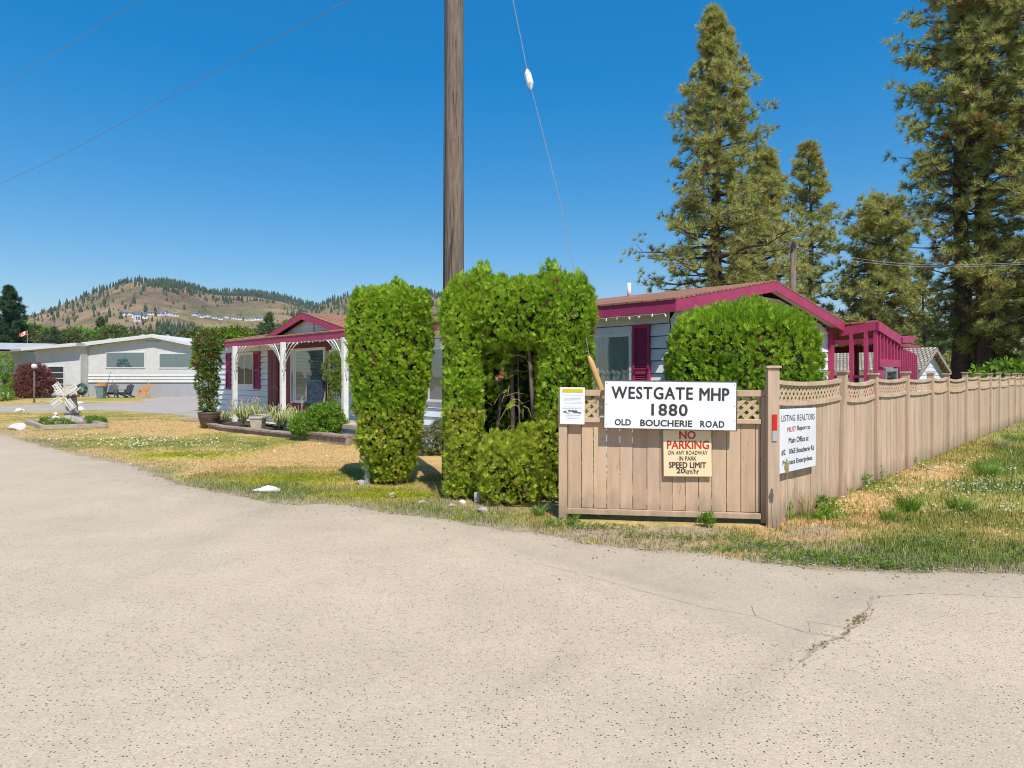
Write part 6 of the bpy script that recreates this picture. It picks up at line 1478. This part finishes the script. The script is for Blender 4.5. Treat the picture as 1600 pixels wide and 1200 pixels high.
X_, Y_, Z_, T_, t_h, px_ = h1; n_ = fbm(X_, Y_, 120, 77, 4); sl_v = (t_h > .2) & (t_h < .995)
P, S = put(h1, (t_h > .90) & (t_h <= 1) & (px_ > 110) & (px_ < 360) & (n_ > .40), 420, 7, 13); PP.append(P); SS.append(S)
P, S = put(h1, sl_v & (px_ > 225) & (px_ < 480) & (n_ > .53), 800, 6, 13); PP.append(P); SS.append(S)
P, S = put(h1, sl_v & (px_ > 0) & (px_ < 480), 700, 2.5, 7); PP.append(P); SS.append(S)
P, S = put(h1, (t_h > .03) & (t_h < .32) & (px_ > -200) & (px_ < 700), 900, 6, 11); PP.append(P); SS.append(S)
X_, Y_, Z_, T_, t_h, px_ = h2; n_ = fbm(X_, Y_, 160, 78, 4)
P, S = put(h2, (t_h > .35) & (t_h <= 1.0) & (px_ > 250) & (px_ < 640) & (n_ > .40), 3600, 8, 15); PP.append(P); SS.append(S)
X_, Y_, Z_, T_, t_h, px_ = h3; n_ = fbm(X_, Y_, 130, 79, 4)
P, S = put(h3, (t_h > .1) & (t_h <= 1.0) & (px_ > 400) & (px_ < 900) & (n_ > .47), 2000, 7, 14); PP.append(P); SS.append(S)
P, S = put(h3, (t_h > .02) & (t_h < .3) & (px_ > 300) & (px_ < 900), 700, 8, 14); PP.append(P); SS.append(S)
P = np.concatenate(PP); S = np.concatenate(SS); parts = scat_multi(CONE, P, np.tile([[0, 0, 1.]], (len(P), 1)) + hr_.normal(0, .03, (len(P), 3)), S, hr_); V, Fc, Mi = join(parts)
o = npmesh('hillside_forest', V, Fc, M['hilltree']); tag(o, 'dark pines massed along the ridges and folds of the dry hills', 'forest', None, 'stuff')
# lone pines on the open tan face, each its own
P, S = put(h1, (h1[4] > .25) & (h1[4] < .93) & (h1[5] > 60) & (h1[5] < 300), 110, 7, 13)
cm = npmesh('hillside_pine', CONE[0][0], CONE[0][1], M['hilltree'])
for i in range(len(P)):
    o = cm if i == 0 else cm.copy()
    if i: COL.objects.link(o)
    o.location = P[i]; o.scale = (S[i] * 1.25, S[i] * 1.25, S[i]); o.rotation_euler = (0, 0, i); tag(o, 'lone dark pine dotted on the open tan face of the left hill', 'pine tree', 'lone pines on the tan hillside')
# houses on the hill shelf
def hz(hh, px, py):
    Xw, Yw, Z, T, t, pxx = hh; pyy = HY - (Z - EYE) / Yw * F; sel = (t < 1) ; d = np.abs(pxx - px) * 1.0 + np.abs(pyy - py) * 3 + np.where(sel, 0, 1e6); i = np.argmin(d); return Xw.reshape(-1)[i], Yw.reshape(-1)[i], Z.reshape(-1)[i]
def hillhouse(): 
    r = empty('hillside_house', (0, 0, 0)); MB().box(-7, 7, -5, 5, -4, 5).build('wall', M['houses_white'], r)
    k = MB(); k.hexa([(-8, -6, 5.01), (8, -6, 5.01), (8, 6, 5.01), (-8, 6, 5.01)], [(-5, -1, 8), (5, -1, 8), (5, 1, 8), (-5, 1, 8)]); k.build('roof', M['houses_grey'], r)
    k = MB(); k.box(-5.5, -2, -5.1, -5.01, 0, 3); k.box(0, 5, -5.1, -5.01, 0, 3); k.build('window', M['houses_grey'], r); return r
hh0 = hillhouse(); spots = [(199, 492, 0), (206, 493, 1), (213, 492, 0), (219, 494, 2), (226, 492, 0), (232, 493, 1), (239, 492, 0), (245, 493, 2), (251, 492, 0), (258, 493, 1), (264, 493, 0), (270, 494, 2), (216, 497, 0), (231, 497, 0), (308, 494, 0), (318, 495, 2), (328, 496, 0), (340, 497, 0), (348, 498, 1), (356, 498, 0), (364, 499, 0), (372, 500, 2), (381, 500, 0), (390, 501, 0), (400, 499, 0), (407, 501, 0), (211, 503, 3)]
rg = random.Random(6)
for i, (px, py, v_) in enumerate(spots):
    o = hh0 if i == 0 else copy_tree(hh0); x, y, z = hz(h1, px, py); o.location = (x, y, z + 1); o.rotation_euler = (0, 0, math.atan2(-x, y) + rg.uniform(-.5, .5)); s_ = rg.uniform(.32, .56); o.scale = (s_ * 1.2, s_, s_ * rg.uniform(.6, 1.0))
    if v_ == 3: o.scale = (.4, .4, 1.1)
    lb = 'pale house in the tight row on the left hill shelf' if px < 280 else 'pale house in the sparse line further right along the hill shelf'
    if v_ == 3: lb = 'tall white building standing lowest below the row of hill houses'
    tag(o, lb, 'house', 'houses in the tight hillside row' if px < 280 else 'houses in the sparse hillside line')
    if v_ == 3: del o['group']

# ------------------------------------------------------------------ grass, daisies, weeds
def blade_mesh(name, n_try, region, hmin, hmax, wd, seed, bend=.5, dens=None, colf=None):
    rng = np.random.RandomState(seed); x0, x1, y0, y1 = region; x = rng.uniform(x0, x1, n_try); y = rng.uniform(y0, y1, n_try)
    c, g_, dirt, dr = ground_color(x, y)
    px = HX + F * x / np.maximum(y, .1)
    keep = (dr > -.10 + .10 * fbm(x, y, .4, 61)) & (px > -150) & (px < 2200) & (rng.rand(n_try) < np.clip(.25 + 1.0 * (g_ - .25), .12, 1) * (1 - .75 * dirt))
    keep &= ~((y > 7.6) & (y < 8.2) & (x > .5) & (x < 3.05))
    if dens is not None: keep &= rng.rand(n_try) < dens(x, y)
    x, y, c, g_ = x[keep], y[keep], c[keep], g_[keep]; n = len(x)
    h = rng.uniform(hmin, hmax, n) * np.clip(.55 + 1.1 * (g_ - .3), .5, 1.6); a = rng.uniform(0, 6.283, n); b = rng.uniform(.1, bend, n) * h
    w_ = wd * rng.uniform(.6, 1.3, n); s = np.stack([-np.sin(a), np.cos(a), 0 * a], -1) * (w_ / 2)[:, None]; o = np.stack([x, y, gz(x, y) - .003], -1)
    m_ = o + np.stack([np.cos(a) * b * .35, np.sin(a) * b * .35, h * .6], -1); tp_ = o + np.stack([np.cos(a) * b, np.sin(a) * b, h], -1)
    V = np.stack([o - s, o + s, m_ + s * .7, m_ - s * .7, tp_], 1).reshape(-1, 3); i = np.arange(n)[:, None] * 5
    Fc = np.concatenate([i + np.array([[0, 1, 2]]), i + np.array([[0, 2, 3]]), i + np.array([[3, 2, 4]])])
    c = c * rng.uniform(.45, 1.6, (n, 1)) * np.array([1, 1, 1]); gr = rng.rand(n, 1) < .16; c = np.where(gr, c * .4 + np.array([.14, .2, .03]) * .6, c)
    dry = rng.rand(n, 1) < .12; c = np.where(dry, np.array([.6, .46, .22]), c)
    return V, Fc, np.repeat(c, 5, 0)
def make_grass(name, specs, label):
    VV, FF_, CC = [], [], []; b = 0
    for s in specs:
        v, f, c = s; VV.append(v); FF_.append(f + b); CC.append(c); b += len(v)
    o = npmesh(name, np.concatenate(VV), np.concatenate(FF_), M['blades'], colors=np.concatenate(CC)); tag(o, label, 'grass', None, 'stuff')
make_grass('grass', [blade_mesh('', 150000, (-5.5, 1.6, 7.6, 12.5), .015, .055, .006, 1), blade_mesh('', 90000, (-16, -2, 11, 18), .02, .05, .010, 2), blade_mesh('', 60000, (-28, -8, 17, 30), .02, .05, .018, 3)],
           'short patchy dry and green lawn grass between the road and the houses')
make_grass('verge_grass', [blade_mesh('', 120000, (.2, 9, 5.2, 8.4), .02, .07, .006, 4), blade_mesh('', 150000, (3, 19, 7.5, 17), .03, .10, .009, 5), blade_mesh('', 50000, (9, 16, 5.4, 7.6), .03, .08, .008, 7), blade_mesh('', 30000, (10, 28, 14, 30), .04, .12, .02, 6)],
           'rough verge grass with dry and green patches right of the fence')
# daisies: tiny white flowers scattered in drifts
def daisies(name, centers, seed, label):
    rng = np.random.RandomState(seed); P = []
    for px, py, rx, ry, n in centers:
        c = gp(px, py); q = rng.normal(0, 1, (n, 2)); x = c.x + q[:, 0] * rx; y = c.y + q[:, 1] * ry; ok = (sdist(x, y, ROAD) > .05) & (fbm(x, y, .35, 91, 3) > .42); P.append(np.stack([x[ok], y[ok]], -1))
    P = np.concatenate(P); n = len(P); h = rng.uniform(.03, .09, n); P3 = np.stack([P[:, 0], P[:, 1], h], -1)
    v = []; f = []
    for k in range(8): a0, a1, a2 = k * .785 - .25, k * .785, k * .785 + .25; b = len(v); v += [[0, 0, 0], [math.cos(a0) * .8, math.sin(a0) * .8, .05], [math.cos(a1), math.sin(a1), .02], [math.cos(a2) * .8, math.sin(a2) * .8, .05]]; f += [(b, b + 1, b + 2), (b, b + 2, b + 3)]
    V, Fc = scatter(np.array(v), np.array(f), P3, frames(np.tile([[0, -.25, 1.]], (n, 1)) + rng.normal(0, .25, (n, 3)), rng), rng.uniform(.010, .017, n) * np.clip(P[:, 1] / 10, .8, 1.6))
    o = npmesh(name, V, Fc, M['petal']); tag(o, label, 'flowers', None, 'stuff')
daisies('daisies', [(180, 690, 1.6, .35, 260), (250, 697, 1.2, .35, 150), (90, 683, 1.0, .3, 80), (330, 712, 1.0, .5, 60), (300, 730, .5, .2, 20), (700, 745, .8, .5, 16)], 1, 'drift of tiny white daisies in the lawn near the road edge')
daisies('daisies', [(1480, 770, 1.0, .25, 170), (1560, 760, .9, .5, 240), (1530, 800, .7, .22, 220), (1580, 735, 1.2, .6, 170), (1440, 735, .6, .4, 110), (1370, 790, .4, .2, 30), (1590, 830, .5, .2, 40), (1350, 800, .3, .1, 20)], 2, 'drift of tiny white clover flowers in the verge right of the fence')
def weedpatch(name, items, seed, label, mats, kind=None, cat='weeds', tpl=None, size=.05, grp=None):
    rng = np.random.RandomState(seed); parts = []
    for px, py, rx, ry, h, n in items:
        c = gp(px, py); q = rng.normal(0, .55, (n, 2)); x = c.x + q[:, 0] * rx; y = c.y + q[:, 1] * ry; z = rng.uniform(.01, 1, n) ** 1.3 * h * np.exp(-.5 * (q ** 2).sum(1))
        P = np.stack([x, y, z + .01], -1); D = np.stack([rng.normal(0, .6, n), rng.normal(0, .6, n) - .1, np.ones(n)], -1); parts += scat_multi(tpl or LEAF, P, D, size * rng.uniform(.6, 1.3, n), rng, rng.randint(0, len(mats), n))
    V, Fc, Mi = join(parts); o = npmesh(name, V, Fc, [M[m_] for m_ in mats], Mi); tag(o, label, cat, grp, kind); return o
weedpatch('ground_cover', [(300, 712, .9, .4, .03, 900), (455, 750, .7, .3, .03, 500), (640, 775, .7, .15, .03, 400), (600, 768, .4, .12, .03, 200), (505, 742, .3, .2, .03, 120), (560, 777, .6, .08, .03, 200)], 3, 'low yellow flowering stonecrop mats in the lawn', ['moss', 'moss', 'weed'], 'stuff', 'ground cover', size=.03)
weedpatch('creeping_weeds', [(940, 828, .4, .08, .05, 130), (1010, 840, .35, .10, .04, 90), (1105, 845, .5, .12, .04, 130), (1200, 856, .5, .12, .04, 200), (1260, 874, .45, .12, .05, 300), (1330, 882, .5, .08, .05, 300), (1400, 889, .4, .06, .04, 160), (1150, 862, .5, .08, .03, 110), (1520, 880, .6, .15, .04, 90), (880, 822, .25, .10, .08, 160), (1450, 850, .5, .2, .05, 220)], 4, 'low creeping weeds along the road edge in front of the gate and fence', ['weed', 'leaf_yellow', 'sage'], 'stuff', 'weeds', size=.032)
items = [(1356, 752, .22, .12, .42, 150, 'leafy weed clump at the foot of the third fence post'), (1345, 762, .25, .15, .22, 110, 'low weed clump just before the third fence post'), (1310, 770, .14, .1, .25, 60, 'weed clump at the foot of the second fence post'), (1480, 690, .35, .2, .62, 200, 'tall leafy weed at the foot of the leaning fence post'),
         (1455, 700, .4, .2, .35, 180, 'weed clump left of the tall weed by the leaning post'), (1405, 728, .4, .15, .22, 150, 'weed clump under the fourth fence section'), (1105, 822, .09, .05, .16, 60, 'small upright weed growing in front of the gate'), (1285, 795, .3, .1, .14, 110, 'weed clump at the fence foot below the tall white sign'),
         (1230, 812, .08, .06, .2, 50, 'grassy weed against the corner post'), (1290, 812, .2, .12, .14, 120, 'leafy weed on the bare soil near the corner post')]
for i, (px, py, rx, ry, h, n, lb) in enumerate(items):
    weedpatch('weed', [(px, py, rx, ry, h, n)], 20 + i, lb, ['weed', 'leaf'], None, 'weed', size=.055, grp='weeds along the fence foot')
def tall_tuft(px, py, n, h, label, seed, mats=('weed',), spread=.35, name='grass_tuft'):
    rng = random.Random(seed); p = gp(px, py); mb = MB()
    for i in range(n):
        a = rng.uniform(0, 6.283); r0 = rng.uniform(0, spread * .35); l = h * rng.uniform(.55, 1.1); lean = rng.uniform(.05, spread); x, y = math.cos(a) * r0, math.sin(a) * r0; w_ = .0035
        P = [(x, y, 0), (x + math.cos(a) * lean * .3, y + math.sin(a) * lean * .3, l * .55), (x + math.cos(a) * lean, y + math.sin(a) * lean, l)]; sx, sy = -math.sin(a + 1) * w_, math.cos(a + 1) * w_
        mb.add([(P[0][0] - sx, P[0][1] - sy, 0), (P[0][0] + sx, P[0][1] + sy, 0), (P[1][0] + sx * .8, P[1][1] + sy * .8, P[1][2]), (P[1][0] - sx * .8, P[1][1] - sy * .8, P[1][2]), P[2]], [(0, 1, 2, 3), (3, 2, 4)]); 
    o = mb.build(name, M[mats[0]]); o.location = p; tag(o, label, 'grass tuft', 'tall grass tufts'); return o
for i, (px, py, n, h, m_, sp, lb) in enumerate([(1418, 802, 260, .30, 'weed', .28, 'lush tall grass tuft nearest the road on the right verge'), (1500, 800, 200, .24, 'weed', .3, 'grass tuft among the clover flowers on the verge'), (1240, 800, 130, .36, 'weed', .16, 'tall grass tuft at the fence foot right of the corner post'),
                                           (1262, 808, 70, .40, 'straw', .2, 'dry straw tuft at the fence foot under the tall white sign'), (1540, 745, 240, .28, 'weed', .4, 'broad grass tuft higher up the right verge'), (1385, 812, 120, .18, 'weed', .25, 'small grass tuft left of the lush tall tuft'), (1590, 690, 300, .35, 'weed', .8, 'wide grass tuft at the right edge of the verge'),
                                           (1560, 700, 200, .3, 'sage', .6, 'greyish grass tuft high on the verge'), (842, 806, 90, .2, 'weed', .2, 'grass tuft beside the left gate post'), (895, 820, 60, .16, 'weed', .12, 'grass tuft under the left end of the gate'), (685, 775, 60, .2, 'straw', .2, 'dry tuft at the foot of the utility pole'), (770, 790, 80, .14, 'straw', .3, 'dry tuft beneath the low yellowing cedar'), (1470, 880, 60, .1, 'weed', .2, 'short grass tuft at the road edge far right'), (1240, 700, 1, .01, 'straw', .01, '')]):
    if lb: tall_tuft(px, py, n, h, lb, 50 + i, (m_,), sp)
# dry stalk in front of the tall sign
stp = FF.w(FF.x(1231, -.25), -.25, 0); ds = empty('dry_stalk', stp); tag(ds, 'single tall dry seed stalk rising in front of the tall white sign', 'dry stalk')
k = MB(); k.tube([(0, 0, 0), (.005, 0, .3), (-.01, 0, .66)], [.006, .005, .003], 5); k.tube([(.03, 0, 0), (.035, 0, .25), (.05, -.02, .5)], [.004, .004, .002], 5); k.build('stem', M['straw'], ds)
k = MB(); k.blob((-.012, 0, .74), (.022, .02, .065), 3, 6, .35); k.build('seed_head', M['straw'], ds)
# loose gravel gathered along the road edge
rngg = np.random.RandomState(31); n = 60000; x = rngg.uniform(-7, 8, n); y = rngg.uniform(5, 13, n); dr = sdist(x, y, ROAD); kp = rngg.rand(n) < np.where(dr > 0, np.exp(-dr / .25), np.exp(dr / .35)) * .55 * (fbm(x, y, .6, 71) > .38)
x, y = x[kp], y[kp]; n = len(x); gv = np.array([[1, 0, 0], [0, 1, 0], [-1, 0, 0], [0, -1, 0], [.1, .1, .8], [0, 0, -.6]], float); gf = np.array([[0, 1, 4], [1, 2, 4], [2, 3, 4], [3, 0, 4]])
V, Fc = scatter(gv, gf, np.stack([x, y, np.where(sdist(x, y, ROAD) < .1, .012, .004)], -1), frames(np.tile([[0, 0, 1.]], (n, 1)) + rngg.normal(0, .3, (n, 3)), rngg), rngg.uniform(.004, .016, n))
M['gravel'] = surf('loose gravel', (.42, .37, .31), (.22, .19, .17), 30, .95); o = npmesh('gravel', V, Fc, M['gravel']); tag(o, 'loose grit and small stones gathered along the road edge', 'gravel', None, 'stuff')
# weeds in the road crack
rng2 = np.random.RandomState(9); parts = []
for a, b in zip(crack_main[:-1], crack_main[1:]):
    n = int((b - a).length * 150); t_ = rng2.rand(n, 1); P = np.array(a)[None] * (1 - t_) + np.array(b)[None] * t_; P[:, :2] += rng2.normal(0, .022, (n, 2)); ok = vnoise(P[:, 0], P[:, 1], .12, 5) > .38; P = P[ok]; n = len(P); P[:, 2] = .015
    if n: parts += scat_multi(NEEDF, P, np.tile([[0, 0, 1.]], (n, 1)) + rng2.normal(0, .5, (n, 3)), rng2.uniform(.012, .03, n), rng2)
V, Fc, Mi = join(parts); M['dryweed'] = leafmat('drying crack weeds', [(.2, .2, .05), (.34, .28, .1), (.42, .33, .16)], .3); o = npmesh('crack_grass', V, Fc, M['dryweed']); tag(o, 'thin dry grass growing along the crack in the road', 'grass', None, 'stuff')

# ------------------------------------------------------------------ the air between here and the hills
hm = bpy.data.materials.new('summer haze'); hm.use_nodes = True; ht_ = hm.node_tree; ht_.nodes.clear()
ho = ht_.nodes.new('ShaderNodeOutputMaterial'); pv_ = ht_.nodes.new('ShaderNodeVolumePrincipled'); pv_.inputs['Color'].default_value = (.80, .88, 1, 1); pv_.inputs['Density'].default_value = .00010; pv_.inputs['Anisotropy'].default_value = .2
ht_.links.new(pv_.outputs[0], ho.inputs['Volume'])
hz_ = MB().box(-2600, 3600, -60, 2700, -12, 245).build('haze', hm); tag(hz_, kind='stuff', label='thin blue summer haze over the distance')
